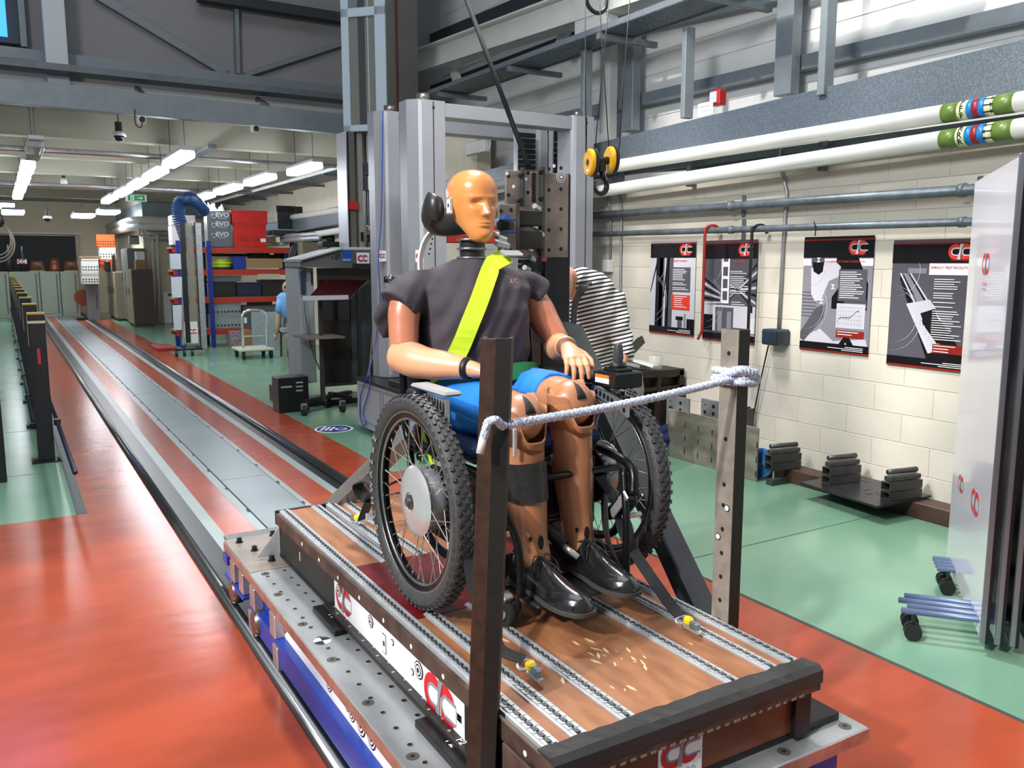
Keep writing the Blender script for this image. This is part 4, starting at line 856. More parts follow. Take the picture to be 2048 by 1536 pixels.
# arms
def limb(name, pts, rs, mat, n=24, sm=6, lab=None):
    P = bez(pts, sm); K = len(P); R_ = []
    for k in range(K):
        f = k/(K-1)*(len(rs)-1); i = min(int(f), len(rs)-2); f -= i; f = f*f*(3-2*f); R_.append(rs[i]*(1-f)+rs[i+1]*f)
    # rounded ends
    t0 = (P[0]-P[1]).normalized(); t1 = (P[-1]-P[-2]).normalized(); r0, r1 = R_[0], R_[-1]
    A = [P[0]+t0*r0*.45, P[0]+t0*r0*.38, P[0]+t0*r0*.22]; B = [P[-1]+t1*r1*.22, P[-1]+t1*r1*.38, P[-1]+t1*r1*.45]
    return MB().tube(A+P+B, [r0*.35, r0*.7, r0*.92]+R_+[r1*.92, r1*.7, r1*.35], n).build(name, mat, dm, smooth=True, label=lab)
limb('upper_arm', [(1.118, 2.55, 1.50), (1.100, 2.53, 1.43), (1.088, 2.505, 1.345)], [.050, .053, .049, .046], SKA, lab='terracotta upper arm with grey scuff')
limb('forearm', [(1.078, 2.51, 1.322), (1.115, 2.42, 1.305), (1.190, 2.29, 1.298)], [.054, .056, .048, .036], SKP, lab='pale orange forearm')
limb('upper_arm', [(1.600, 2.545, 1.49), (1.625, 2.515, 1.42), (1.650, 2.47, 1.345)], [.050, .054, .050, .046], SKA)
limb('forearm', [(1.655, 2.47, 1.325), (1.615, 2.38, 1.325), (1.553, 2.27, 1.345)], [.050, .050, .043, .036], SKP)
MB().cyl((1.189, 2.291, 1.298), (1.202, 2.268, 1.297), .034, .033, n=24).build('wrist_joint', BLK, dm, smooth=True)
MB().cyl((1.553, 2.268, 1.344), (1.545, 2.254, 1.345), .033, n=24).build('wrist_joint', M('joint_brown', '7a4a34', .5), dm, smooth=True)
def hand(o, fwd, up, side, curl, spread=.06, thumb=1):
    """o wrist, fwd finger direction, up back of hand, side=+1 thumb on the +x of (fwd x up)"""
    f = V(fwd).normalized(); u = (V(up)-f*V(up).dot(f)).normalized(); x = f.cross(u)*side; o = V(o); m = MB()
    W = lambda a, b, c: o+x*a+f*b+u*c
    m.tube([W(0, -.012, 0), W(0, .01, 0), W(.002, .035, 0), W(.002, .065, -.002), W(.002, .088, -.004)], [.027, .027, .033, .039, .037], 20, flat=[(1, 1), (1, .95), (1, .62), (1, .45), (1, .36)], up=u)
    for i, (bx, ln, r) in enumerate(((.030, .072, .0088), (.011, .080, .0092), (-.009, .074, .0088), (-.028, .058, .0078))):
        a = R(curl[0]); sp_ = (bx)/.03*spread; p = W(bx, .080, .000); pts = [W(bx*.8, .05, .001), p]; 
        for s, L_ in enumerate((ln*.47, ln*.30, ln*.27)):
            dvec = (f*math.cos(a)-u*math.sin(a)+x*sp_).normalized(); p = p+dvec*L_; pts.append(p); a += R(curl[s+1] if s+1 < len(curl) else 10)
        m.tube(pts, [r*1.05, r*1.15, r*1.02, r*.95, r*.78], 12); m.ball(pts[-1], r*.8, 10); m.ball(pts[2], r*1.08, 10)
    p = [W(.022, .012, -.004), W(.046, .032, -.012), W(.060, .062, -.020), W(.058, .088, -.028)]
    m.tube(p, [.014, .0135, .0110, .0092], 12); m.ball(p[-1], .0092, 10)
    h = remesh(m, .0030, 3); return h.build('hand', SKP, dm, smooth=True)
hand((1.556, 2.262, 1.342), (-.30, -.88, -.30), (-.1, -.25, .95), -1, (18, 34, 22, 12), .10)
hand((1.203, 2.266, 1.296), (.62, -.70, -.18), (.1, .1, 1), -1, (20, 30, 25, 12), .05)
# pelvis, shorts
SH = M('shorts_blue', '0e6fc4', .75, var=.12, scale=8, bump=.2, bscale=180)
m = MB(); m.loft([ell(*q) for q in ((1.10, 1.355, 2.47, .15, .11), (1.15, 1.355, 2.47, .178, .125), (1.21, 1.355, 2.48, .180, .122), (1.255, 1.355, 2.49, .168, .112))])
m.tube([V((1.245, 2.48, 1.165)), V((1.230, 2.36, 1.165)), V((1.232, 2.25, 1.172)), V((1.245, 2.13, 1.178))], [.098, .097, .090, .083], 24)
m.tube([V((1.465, 2.48, 1.165)), V((1.480, 2.38, 1.172)), V((1.470, 2.28, 1.186)), V((1.450, 2.165, 1.197))], [.098, .097, .090, .083], 24)
sm_ = remesh(m, .0065, 5)
for p in sm_.v: p.z += .0025*math.sin(p.x*80+p.y*40); p.x += .002*math.sin(p.y*90)
sm_.build('shorts', SH, dm, smooth=True)
# legs
for (kx, ky, kz, ax, ay, az, tp_) in ((1.246, 2.045, 1.176, 1.272, 2.01, .79, True), (1.449, 2.085, 1.196, 1.462, 2.05, .775, False)):
    limb('thigh', [(kx+(.0), ky+.16, kz+.0), (kx, ky+.08, kz+.003), (kx, ky+.01, kz)], [.070, .070, .066], SKL)
    m = MB(); m.tube([V((kx, ky+.005, kz+.066)), V((kx, ky+.01, kz))], [.02, .02], 12)
    m = MB(); m.ball((kx, ky+.005, kz), .0705, 28, (1, 1, 1)); m.build('knee_cap', SKL, dm, smooth=True)
    cut = MB(); 
    MB().tube([V((kx-.004, ky+.005-.0700*math.cos(R(a)), kz+.0700*math.sin(R(a)))) for a in (18, 30, 44, 58, 72)], [.017, .015, .011, .007, .002], 10, flat=(1, .35)).build('knee_slot', PLYF, dm, smooth=True)
    # shin shell: open cup at the top
    def sh(z, a, d, cx, cy, front=1): return [V((cx+a*math.cos(t), cy+d*math.sin(t), z+front*(.095*(1/(1+math.exp(-16*(abs(math.cos(t-.18))-.62)))) + (.03 if math.sin(t) > .3 else 0)))) for t in [2*PI*j/48 for j in range(48)]]
    zs = [(kz-.062, .0765, .074, 1), (kz-.066, .0775, .075, .98), (kz-.075, .073, .070, .8), (kz-.11, .066, .064, .3), (kz-.16, .0625, .065, 0), (kz-.21, .0615, .066, 0), (kz-.27, .057, .059, 0), (kz-.32, .051, .052, 0), (az+.03, .048, .049, 0), (az-.01, .050, .053, 0), (az-.04, .047, .054, 0)]
    rg = []
    for z, a, d, fr in zs:
        f = (kz-z)/(kz-az+.04); cx = kx*(1-f)+ax*f; cy = (ky+.012)*(1-f)+ay*f; rg.append(sh(z, a, d, cx, cy+.008*math.sin(PI*f), fr))
    inner = [[V((p.x*.95+kx*.05, p.y*.95+(ky+.012)*.05, p.z-.001)) for p in rg[0]], [V((p.x*.93+kx*.07, p.y*.93+(ky+.012)*.07, min(p.z-.03, kz-.07))) for p in rg[1]]]
    m = MB(); m.loft([inner[1], inner[0]]+rg); m.build('shin', SKL, dm, smooth=True, label=None)
    for dx, dz, rx, rz in ((-.032, .045, .005, .007), (-.004, .034, .0085, .021), (.004, -.018, .006, .010)):
        m = MB(); T = plane_T((ax+dx, ay+.0125-.0520*math.cos(math.asin(dx/.05)), az+dz), V((1, dx*12, 0)), (0, 0, 1)) @ Matrix.Diagonal((rx/.01, rz/.01, 1, 1)); disc(m, T, .01, 0, 16, th=.003); m.build('ankle_slot', PLYF, dm)
m = MB(); rg = []
for k in range(7):
    z = 1.055-.019*k; f = (1.176-z)/(1.176-.75); cx = 1.246*(1-f)+1.272*f; cy = 2.057*(1-f)+2.01*f+.008*math.sin(PI*f)
    rg.append([V((cx+(.0700-.0010*k)*math.cos(t)*(1+.01*math.sin(7*t+k)), cy+(.0745-.0005*k)*math.sin(t), z+.002*math.sin(3*t+k))) for t in [2*PI*j/32 for j in range(32)]])
m.loft(rg, caps=False); m.build('leg_tape', M('duct_tape', '262626', .32, bump=.5, scale=22), dm, smooth=True, label='black tape wrapped round the calf')
MB().box((1.186, 1.985, 1.08), (1.198, 1.992, 1.16)).build('knee_link', ALU, dm, bevel=.002)
# shoes
LE = M('shoe_leather', '17181a', .20, bump=.12, scale=18, coat=.5, spec=.7); SO = M('shoe_sole', '3a3733', .6); LC = M('lace', '0c0c0d', .6)
def shoe(heel, toe, z0):
    h = V(heel+(z0,)); t = V(toe+(z0,)); f = (t-h); L_ = f.length; f.normalize(); x = f.cross(V((0, 0, 1)))
    prof = [(0, .014, .060, 0), (.02, .026, .074, 0), (.08, .033, .090, 0), (.18, .035, .096, 0), (.30, .034, .094, 0), (.36, .034, .088, 0), (.45, .036, .076, 0), (.55, .041, .063, 0), (.66, .045, .053, .002), (.78, .045, .047, .003), (.88, .040, .042, .003), (.95, .029, .036, .003), (.99, .014, .025, .003), (1.0, .004, .015, .003)]
    rg = []
    for s, w_, ht, sh_ in prof:
        w_ *= 1.2; ht *= 1.1; c = h+f*(s*L_)+x*(sh_); r = []
        for k in range(24):
            a = 2*PI*k/24; cx = math.cos(a); sz = math.sin(a)
            zz = max(0, sz)**.9*ht if sz > 0 else 0; nar = 1-.42*(max(0, sz))**2*(ht/.09)
            r.append(c+x*(w_*cx*nar)+V((0, 0, .014+zz-(.004 if sz < 0 else 0))))
        rg.append(r)
    m = MB(); m.loft(rg); s_ = m.build('shoe', LE, dm, smooth=True, subd=1)
    for zl, zh, gr, nm in ((0, .0145, .0055, 'sole'),):
        m = MB(); pts = []
        for s, w_, ht, sh_ in prof: pts.append((s, w_*1.2+gr, sh_))
        top = [h+f*(s*L_+(.006 if s > .9 else (-.004 if s < .05 else 0)))+x*(w_+sh_) for s, w_, sh_ in pts]; bot = [h+f*(s*L_+(.006 if s > .9 else (-.004 if s < .05 else 0)))-x*(w_-sh_) for s, w_, sh_ in pts][::-1]
        o_ = top+bot; n = len(o_); m.add([p+V((0, 0, .004)) for p in o_]+[p+V((0, 0, zh)) for p in o_], [tuple(range(n))[::-1], tuple(range(n, 2*n))]+[(i, (i+1) % n, n+(i+1) % n, n+i) for i in range(n)]); m.build('sole', SO, s_, autos=40)
    m = MB(); hb = [h+x*(.03*c_)+f*(.035+.035*d_) for c_, d_ in ((-1, -1), (1, -1), (1.1, 1), (-1.1, 1))]; m.add([p+V((0, 0, -.012)) for p in hb]+[p+V((0, 0, .006)) for p in hb], [(3, 2, 1, 0), (4, 5, 6, 7), (0, 1, 5, 4), (1, 2, 6, 5), (2, 3, 7, 6), (3, 0, 4, 7)]); m.build('heel', SO, s_)
    Wp = lambda s, a, hh: h+f*(s*L_)+x*a+V((0, 0, hh))
    for k in range(4):
        s = .40+.045*k; zt = .103-.012*k+.0; m = MB(); m.tube([Wp(s, -.020, zt-.012), Wp(s+.008, -.008, zt-.001), Wp(s+.008, .008, zt-.001), Wp(s, .020, zt-.012)], .0021, 6); m.build('lace', LC, s_, smooth=True)
    for sd in (-1, 1):
        m = MB(); m.tube(bez([Wp(.40, 0, .103), Wp(.37, sd*.022, .112), Wp(.42, sd*.044, .088), Wp(.47, sd*.040, .062), Wp(.43, sd*.020, .094), Wp(.40, 0, .104)], 6), .0018, 6); m.tube(bez([Wp(.40, 0, .104), Wp(.50, sd*.014, .092), Wp(.58, sd*.022, .074)], 6), .0018, 6); m.build('lace_bow', LC, s_, smooth=True)
    m = MB(); m.tube(bez([Wp(.34, -.036, .045), Wp(.47, -.042, .034), Wp(.54, -.037, .045), Wp(.55, -.02, .066), Wp(.56, 0, .0695), Wp(.55, .02, .066), Wp(.54, .037, .045), Wp(.47, .042, .034)], 6), .0014, 6); m.build('seam', LC, s_, smooth=True)
    m = MB(); m.tube([h+f*(.17*L_+.052*math.cos(a))+x*(.033*math.sin(a))+V((0, 0, .100+.004*math.cos(a))) for a in [2*PI*k/24 for k in range(24)]], .004, 8, closed=True); m.build('collar', LE, s_, smooth=True)
    return s_
shoe((1.252, 2.085), (1.280, 1.748), .678); shoe((1.450, 2.115), (1.466, 1.785), .682)
# vest patch
m = MB(); pts = [onvest(1010, 552, .003), onvest(1040, 548, .003), onvest(1045, 572, .003), onvest(1012, 575, .003)]
if all(pts):
    c_ = [inv @ p for p in pts]; m.add(c_, [(0, 1, 2, 3)]); m.add([p+V((0, .002, 0)) for p in c_], [(3, 2, 1, 0)]); pt = m.build('chest_tape', M('tape_clear', '1d1b20', .25), dm)
    T = plane_T((c_[0]+c_[2])/2+V((-.004, -.006, 0)), (c_[1]-c_[0]), (c_[0]-c_[3]))
    text('A C', .028, T, M('pink_ink', 'c4788c', .5), pt)
# ================================================================ belts and straps
YB_ = M('belt_yellow', 'c3df2c', .5, bump=.1, scale=300); GB = M('belt_green', '0d6a3a', .55, bump=.1, scale=200)
sbt = thing('shoulder_belt', 'fluorescent yellow shoulder belt running diagonally across the dummy chest', 'seat belt', (1.33, 2.4, 1.2))
P = []; NN = []
for k in range(19):
    f = k/18; px = 987+(889-987)*f+5*math.sin(PI*f); py = 518+(762-518)*f; d = ray(px, py).normalized(); h = bvh.ray_cast(CC, d)
    if h[0] is None: continue
    P.append(h[0]); n_ = h[1]; NN.append(n_ if n_.dot(d) < 0 else -n_)
for it in range(3):
    P = [P[0]]+[(P[i-1]+P[i]*2+P[i+1])/4 for i in range(1, len(P)-1)]+[P[-1]]; NN = [NN[0]]+[(NN[i-1]+NN[i]*2+NN[i+1]).normalized() for i in range(1, len(NN)-1)]+[NN[-1]]
P = [inv @ (p+n_*.012) for p, n_ in zip(P, NN)]
P = [V((1.455, 2.470, 1.640))]+P+[V((1.150, 2.46, 1.19))]; NN = [V((.1, -.75, .65))]+NN+[V((-.6, -.5, .2))]
SD = []
for k, p in enumerate(P): tg = (P[min(len(P)-1, k+1)]-P[max(0, k-1)]).normalized(); SD.append(tg.cross(NN[k]).normalized())
m = MB(); m.ribbon(P, SD, .060, .003); m.build('webbing', YB_, sbt, smooth=False)
m = MB(); m.cbox((1.462, 2.462, 1.646), (.085, .03, .010), (.5, 0, .15)); m.build('guide_plate', CHROME, sbt, bevel=.003)
for k, (dx, dz) in enumerate(((.0, .03), (.008, .05), (-.006, .066))): MB().cbox((1.448+dx, 2.50+.02*k, 1.646+dz), (.05-.012*k, .03, .02), (.3, .2, .1*k)).build('buckle_block', CHROME if k else ALU, sbt, bevel=.004)
lb = thing('lap_belt', 'dark green padded lap belt over the blue shorts', 'seat belt', (1.34, 2.4, 1.15))
m = MB(); P = [V((1.165, 2.50, 1.125)), V((1.155, 2.45, 1.175)), V((1.180, 2.385, 1.235)), V((1.25, 2.35, 1.258)), V((1.355, 2.345, 1.262)), V((1.46, 2.35, 1.266)), V((1.53, 2.39, 1.245)), V((1.565, 2.46, 1.17))]
m.ribbon(bez(P, 6), [V((0, .5, .8))]*99, .060, .008); m.build('belt_pad', GB, lb, bevel=.002)
m = MB(); m.ribbon(bez([p+V((0, -.008, .004)) for p in P[2:5]], 6), [V((0, .5, .8))]*99, .03, .004); m.build('belt_webbing', M('green_light', '14824a', .5), lb)
WB = M('webbing_black', '17181c', .75, bump=.2, scale=160)
def anchor(par, p, dr):
    """track fitting on the track at p, pointing dr (+1 towards +y)"""
    p = V(p); dr = V(dr).normalized()
    a = math.atan2(dr.y, dr.x); rz = (0, 0, a)
    MB().cbox(p+V((0, 0, .008)), (.07, .016, .012), rz).build('anchor_shoe', CHROME, par, bevel=.003)
    MB().cbox(p+V((0, 0, .021))-dr*.012, (.030, .020, .024), rz).build('anchor_body', M('anchor_steel', '8fa3b0', .3, .8), par, bevel=.005)
    MB().cbox(p+V((0, 0, .027))+dr*.012, (.026, .024, .022), rz).build('yellow_lock', YEL, par, bevel=.006)
    m = MB(); c = p+dr*.036+V((0, 0, .02)); m.tube([c+dr*(.012*math.cos(t))+dr.cross(V((0, 0, 1)))*(.024*math.sin(t))+V((0, 0, .006*math.cos(t))) for t in [2*PI*k/16 for k in range(16)]], .004, 8, closed=True); m.build('ring', CHROME, par, smooth=True)
    return p+dr*.045+V((0, 0, .028))
fl = PZ(1035, 1362, .612); t = thing('tie_down_strap', 'black tie-down strap at the front left, hooked to the track by the dark post', 'strap', fl, 'wheelchair tie-down straps')
e = anchor(t, (1.048, fl.y, .607), (0, 1, 0)); m = MB(); m.ribbon(bez([e, V((1.00, e.y+.06, .67)), V((1.01, e.y+.20, .80)), V((1.06, 2.0, .93))], 6), (1, 0, 0), [.034]*6+[.040]*20, .003); m.build('webbing', WB, t)
fr_ = PZ(1398, 1255, .612); t = thing('tie_down_strap', 'black tie-down strap at the front right with ratchet buckle near the right wheel', 'strap', fr_, 'wheelchair tie-down straps')
e = anchor(t, (1.565, fr_.y, .607), (0, 1, 0)); m = MB(); m.ribbon(bez([e, V((1.56, e.y+.07, .675)), V((1.567, e.y+.25, .79)), V((1.58, 2.02, .88)), V((1.57, 2.10, .95))], 6), (1, 0, 0), .042, .003); m.build('webbing', WB, t)
MB().cbox((1.578, 2.00, .875), (.06, .10, .035), (-.75, 0, 0)).build('ratchet', M('ratchet', '24272b', .3, .6), t, bevel=.005)
for d in (-.028, .028): MB().cbox((1.578+d, 1.975, .892), (.006, .11, .03), (-.85, 0, 0)).build('ratchet_handle', CHROME, t, bevel=.003)
MB().cyl((1.545, 1.945, .862), (1.61, 1.945, .862), .008, n=10).build('ratchet_pin', CHROME, t)
m = MB(); m.ribbon(bez([V((1.55, 2.05, .90)), V((1.53, 2.0, .78)), V((1.56, 1.96, .70)), V((1.60, 1.98, .80)), V((1.60, 2.06, .90))], 6), (.3, .8, 0), .06, .004); m.build('loose_webbing', WB, t)
rl = PZ(712, 1045, .612); t = thing('tie_down_strap', 'black tie-down strap behind the left wheel with a white tag', 'strap', rl, 'wheelchair tie-down straps')
e = anchor(t, (rl.x, rl.y, .607), (.2, -1, 0)); m = MB(); m.ribbon(bez([e, PY(735, 1010, e.y-.08), PY(748, 985, e.y-.2), V((1.08, 2.5, .92))], 6), (1, .3, .0), .042, .003); m.build('webbing', WB, t)
m = MB(); m.ribbon(bez([PY(742, 1000, e.y-.12), PY(722, 985, e.y-.1), PY(716, 965, e.y-.1), PY(740, 958, e.y-.15), PY(752, 975, e.y-.18)], 6), (.9, .3, .3), .05, .004); m.build('loose_webbing', WB, t)
p = PY(733, 1030, e.y-.04); MB().cbox(p+V((.01, -.02, 0)), (.045, .002, .028), (0, 0, .2)).build('tag', WHITE, t)
t = thing('tie_down_strap', 'black tie-down strap at the rear right, mostly hidden behind the wheels', 'strap', (1.565, 2.95, .607), 'wheelchair tie-down straps')
e = anchor(t, (1.565, 2.95, .607), (0, -1, 0)); m = MB(); m.ribbon([e, V((1.59, 2.5, .90))], (1, 0, 0), .042, .003); m.build('webbing', WB, t)
GT[0] = None
# ================================================================ posters
PB = M('poster_black', '121116', .22, coat=.3); PG = M('poster_grey', '55535c', .3); PLG = M('poster_light', 'c9c7d2', .3); PMG = M('poster_mid', '85838d', .3); PR = M('poster_red', 'd8402c', .35); PW = M('poster_white', 'f0eff3', .35); PDR = M('poster_dark_red', '8e241d', .3)
PAL = [PB, PG, PLG, PMG, PR, PW, PDR]
def poster(y, zb, kind, label, tilt=0):
    t = thing('poster', label, 'poster', (5.185, y, zb), 'posters on the block wall'); w_, h_ = .6, .84
    T = plane_T((5.184, y, zb), (-.0, -1, 0), (0, 0, 1)) @ Matrix.Rotation(tilt, 4, 'Y')
    def im(u, v): return (u*w_, (1-v)*h_)                     # image coordinates u right, v down
    def q(m, mi, pts, z): m.mi = mi; flat(m, T, [im(*p) for p in pts], z, .0003)
    def rc(m, mi, u0, v0, u1, v1, z): q(m, mi, [(u0, v1), (u1, v1), (u1, v0), (u0, v0)], z)
    m = MB(); rc(m, 0, 0, 0, 1, 1, 0); m.build('sheet', PAL, t)
    m = MB(); random.seed(kind*7)
    if kind == 1:
        rc(m, 2, 0, 0, 1, .93, .0004)
        for u0, u1, c in ((.14, .30, 0), (.22, .33, 1), (.37, .44, 0), (.42, .53, 1)): q(m, c, [(u0-.02, .93), (u1-.02, .93), (u1, .03), (u0, .03)], .0008)
        q(m, 0, [(0, .55), (.02, .55), (.16, .25), (.14, .22)], .0012); q(m, 0, [(.3, .6), (.33, .6), (.40, .22), (.37, .22)], .0012)
        rc(m, 0, .60, .80, .76, .84, .0008); rc(m, 1, .64, .84, .74, .92, .0008); rc(m, 0, .84, .82, 1, .93, .0008); rc(m, 3, .78, .77, .82, .93, .001)
    elif kind == 2:
        rc(m, 1, 0, 0, 1, .95, .0004)
        for k in range(9): q(m, 2 if k % 2 else 0, [(0, .36+.05*k), (.34, .50+.022*k), (.34, .51+.022*k), (0, .39+.05*k)], .0008)
        for k in range(7): q(m, 2 if k % 2 else 0, [(.52, .58-.03*k), (1, .22+.075*k), (1, .245+.075*k), (.52, .59-.03*k)], .0008)
        rc(m, 2, 0, .64, 1, .90, .001); rc(m, 5, .35, .05, .5, .62, .0014)
        for v in (.12, .26, .38, .5): rc(m, 1, .38, v, .47, v+.09, .0018)
        rc(m, 1, .25, .66, .6, .9, .0014); rc(m, 3, .30, .70, .38, .9, .0018); rc(m, 3, .48, .70, .56, .9, .0018); rc(m, 0, .02, .74, .2, .9, .0016)
        for k in range(9): rc(m, 5, .84, .76+.022*k, 1, .768+.022*k, .0018)
        rc(m, 0, .86, .64, .95, .70, .002)
    elif kind == 3:
        rc(m, 3, 0, .18, 1, .95, .0004); rc(m, 5, .0, .19, 1, .25, .0006)
        for k in range(8): rc(m, 1, .0, .48+.03*k, .22, .49+.03*k, .0008)
        q(m, 0, [(.45, .62), (.95, .62), (.95, .40), (.80, .18), (.50, .16), (.45, .4)], .0008); q(m, 1, [(.60, .48), (.92, .47), (.95, .60), (.65, .62)], .001)
        m.mi = 2; flat(m, T, [im(*p) for p in ((.12, .27), (.14, .50), (.20, .56), (.40, .54), (.50, .44), (.56, .26), (.46, .20), (.30, .24))], .0012, .0003)
        m.mi = 1; flat(m, T, [(x*.6, (1-.21)*.84+y_) for x, y_ in [(.22+.10*math.cos(R(a)), .075*math.sin(R(a))) for a in range(0, 360, 20)]], .0016, .0003)
        q(m, 0, [(.14, .22), (.16, .30), (.24, .33), (.30, .30), (.31, .22)], .0018)
        q(m, 3, [(.40, .38), (.55, .34), (.56, .42), (.34, .62), (.26, .60)], .0018); q(m, 1, [(.22, .62), (.36, .58), (.34, .70), (.06, .92), (0, .90), (0, .84)], .002)
        q(m, 2, [(.0, .90), (.3, .80), (.5, .90), (.95, .86), (1, .95), (0, .95)], .0011); q(m, 0, [(.55, .95), (.66, .85), (.72, .85), (.82, .95), (.72, .95), (.68, .90), (.64, .95)], .0022)
        for (u, v) in ((.23, .20), (.46, .43), (.30, .56)): q(m, 5, [(u-.03, v-.02), (u, v), (u+.03, v-.02)], .0024); q(m, 5, [(u-.03, v+.02), (u+.03, v+.02), (u, v)], .0024)
        rc(m, 2, .53, .57, .93, .78, .0024)
        for k in range(9): rc(m, 3, .55+.04*k, .59, .552+.04*k, .76, .0027)
        for k in range(5): rc(m, 3, .55, .60+.035*k, .91, .602+.035*k, .0027)
        cv = [(.55, .74), (.57, .70), (.60, .69), (.72, .69), (.76, .67), (.80, .64), (.835, .625), (.845, .63), (.855, .76)]
        for a, b in zip(cv, cv[1:]): q(m, 0, [(a[0], a[1]+.003), (b[0]+.003, b[1]+.003), (b[0]+.003, b[1]-.003), (a[0], a[1]-.003)], .003)
    else:
        rc(m, 1, 0, 0, 1, .95, .0004); rc(m, 5, .45, .18, 1, .27, .0008)
        q(m, 0, [(.1, .3), (.2, .25), (1, .95), (.5, .95)], .0007)
        for u0, u1, a, b, c in ((.10, .12, .40, .43, 2), (.14, .20, .46, .56, 3), (.22, .24, .60, .63, 2)): q(m, c, [(u0, .26), (u1, .26), (b, .62), (a, .62)], .001)
        q(m, 2, [(.20, .50), (.48, .46), (.56, .53), (.38, .57), (.42, .66), (.52, .68), (.66, .84), (.50, .88)], .0014)
        q(m, 0, [(.38, .57), (.54, .53), (.70, .75), (.60, .80), (.45, .68)], .0016)
        for k in range(14): u = .30+.019*k+.02*(k % 2); v = .56+.021*k; rc(m, 0, u, v, u+.008, v+.004, .0018)
        rc(m, 3, .2, .22, .42, .26, .001)
    for (cu, cv, r) in ((.06, .24, .17), (.02, .62, .22), (.04, .60, .18)):
        P_ = [(cu*w_+r*math.cos(R(a)), (1-cv)*h_+r*math.sin(R(a))) for a in range(-88, 89, 8)]
        m.mi = 2
        for a, b in zip(P_, P_[1:]):
            if a[0] > 0 and b[0] > 0 and a[1] > .01: flat(m, T, [a, (a[0]+.003, a[1]), (b[0]+.003, b[1]), b], .0026, .0003)
    rc(m, 0, 0, .035, 1, .18, .0032); rc(m, 6, .0, .022, 1, .034, .0032); rc(m, 0, 0, .92, 1, 1, .0032); rc(m, 6, .0, .985, 1, 1, .0035)
    tx0, tx1 = (.5, .9) if kind != 3 else (.54, .93)
    if kind in (1, 3): rc(m, 1, tx0, .28, tx1, .55 if kind == 3 else .54, .0034)
    y_ = .30
    while y_ < (.53 if kind != 4 else .78):
        L_ = random.uniform(.6, 1); rc(m, 5, tx0+.02, y_, tx0+.02+(tx1-tx0-.05)*L_, y_+.006, .0038); y_ += .018 if random.random() < .8 else .034
    if kind == 1: rc(m, 4, .5, .57, .9, .73, .0034); rb = (.585, .71)
    elif kind == 3: rc(m, 6, .54, .80, .93, .86, .0034); rb = (.81, .85)
    elif kind == 4: rc(m, 6, .55, .80, 1, .87, .0034); rb = (.81, .86)
    else: rb = (.60, .66)
    y_ = rb[0]
    while y_ < rb[1]: rc(m, 5, .56, y_, .56+random.uniform(.15, .3), y_+.006, .004); y_ += .022
    for k, L_ in enumerate((.25, .5, .3)): rc(m, 5, .93-L_, .94+.014*k, .93, .945+.014*k, .004)
    m.build('print', PAL, t, kind='stuff')
    m = MB(); logo(m, T @ Matrix.Translation((.79*w_, (1-.095)*h_, .0038)), .16, (0, 1, 2)); m.build('logo_print', [PR, PB, PLG], t)
    g = text('CRANFIELD', .017, T @ Matrix.Translation((.79*w_, (1-.155)*h_, .004)), PR, t, sx=1.3)
    for k, s in enumerate({1: ('DROP TOWER 2',), 2: ('IMPACT RIG',), 3: ('SLED IMPACT TEST PULSE ACCELERATOR',), 4: ('IMPACT TEST FACILITY',)}[kind]):
        text(s, .022 if kind != 3 else .017, T @ Matrix.Translation((.68*w_ if kind != 3 else .6*w_, (1-.215-.03*k)*h_, .0038)), PR, t, sx=1.1)
poster(PX(1303, 480, 5.185).y, PX(1299, 664, 5.185).z, 1, 'glossy grey poster of test rig columns, leftmost on the block wall, with orange text box')
poster(PX(1411, 480, 5.185).y, PX(1407, 678, 5.185).z, 2, 'glossy dark poster of a test tower between the hanging red and black crowbars', R(-.4))
poster(PX(1610, 478, 5.185).y, PX(1600, 698, 5.185).z, 3, 'glossy poster showing a grey crash dummy and a small white graph')
poster(PX(1789, 474, 5.185).y, PX(1771, 728, 5.185).z, 4, 'glossy dark poster of a sled on rails, partly hidden by the white screen')
# crowbars hooked on the lower pipe
for px, mt, lb, zb, bend in ((1412, M('bar_red', '9c2320', .4), 'red crowbar hooked over the lower grey pipe between two posters', 680, 1), (1506, M('bar_blk', '1c1d20', .35), 'black hooked bar hanging from the lower grey pipe in front of the second poster', 790, 0)):
    p = PX(px, 462, 5.06); zt = p.z+.045; zz = PX(px, zb, 5.06).z
    pts = [(5.15, p.y-.06, p.z-.02), (5.14, p.y-.05, p.z+.03), (5.10, p.y-.03, zt), (5.06, p.y-.0, p.z+.025), (5.05, p.y, p.z-.04), (5.05, p.y, (p.z+zz)/2), (5.05, p.y+.0, zz+.1)]+([(5.05, p.y+.01, zz+.06), (5.04, p.y+.035, zz)] if bend else [(5.05, p.y, zz)])
    t = thing('crowbar', lb, 'crowbar', pts[5]); MB().tube(bez(pts, 6), .0125, 8).build('bar', mt, t, smooth=True)
t = MB().tube(bez([PX(1631, 462, 5.06)+V((0, 0, .02)), PX(1628, 452, 5.05)+V((0, 0, .03)), PX(1631, 460, 5.05), PX(1630, 472, 5.06)], 5), .004, 6).build('cable_tie', BLK, smooth=True); tag(t, 'black cable tie knotted round the lower grey pipe', 'cable tie')
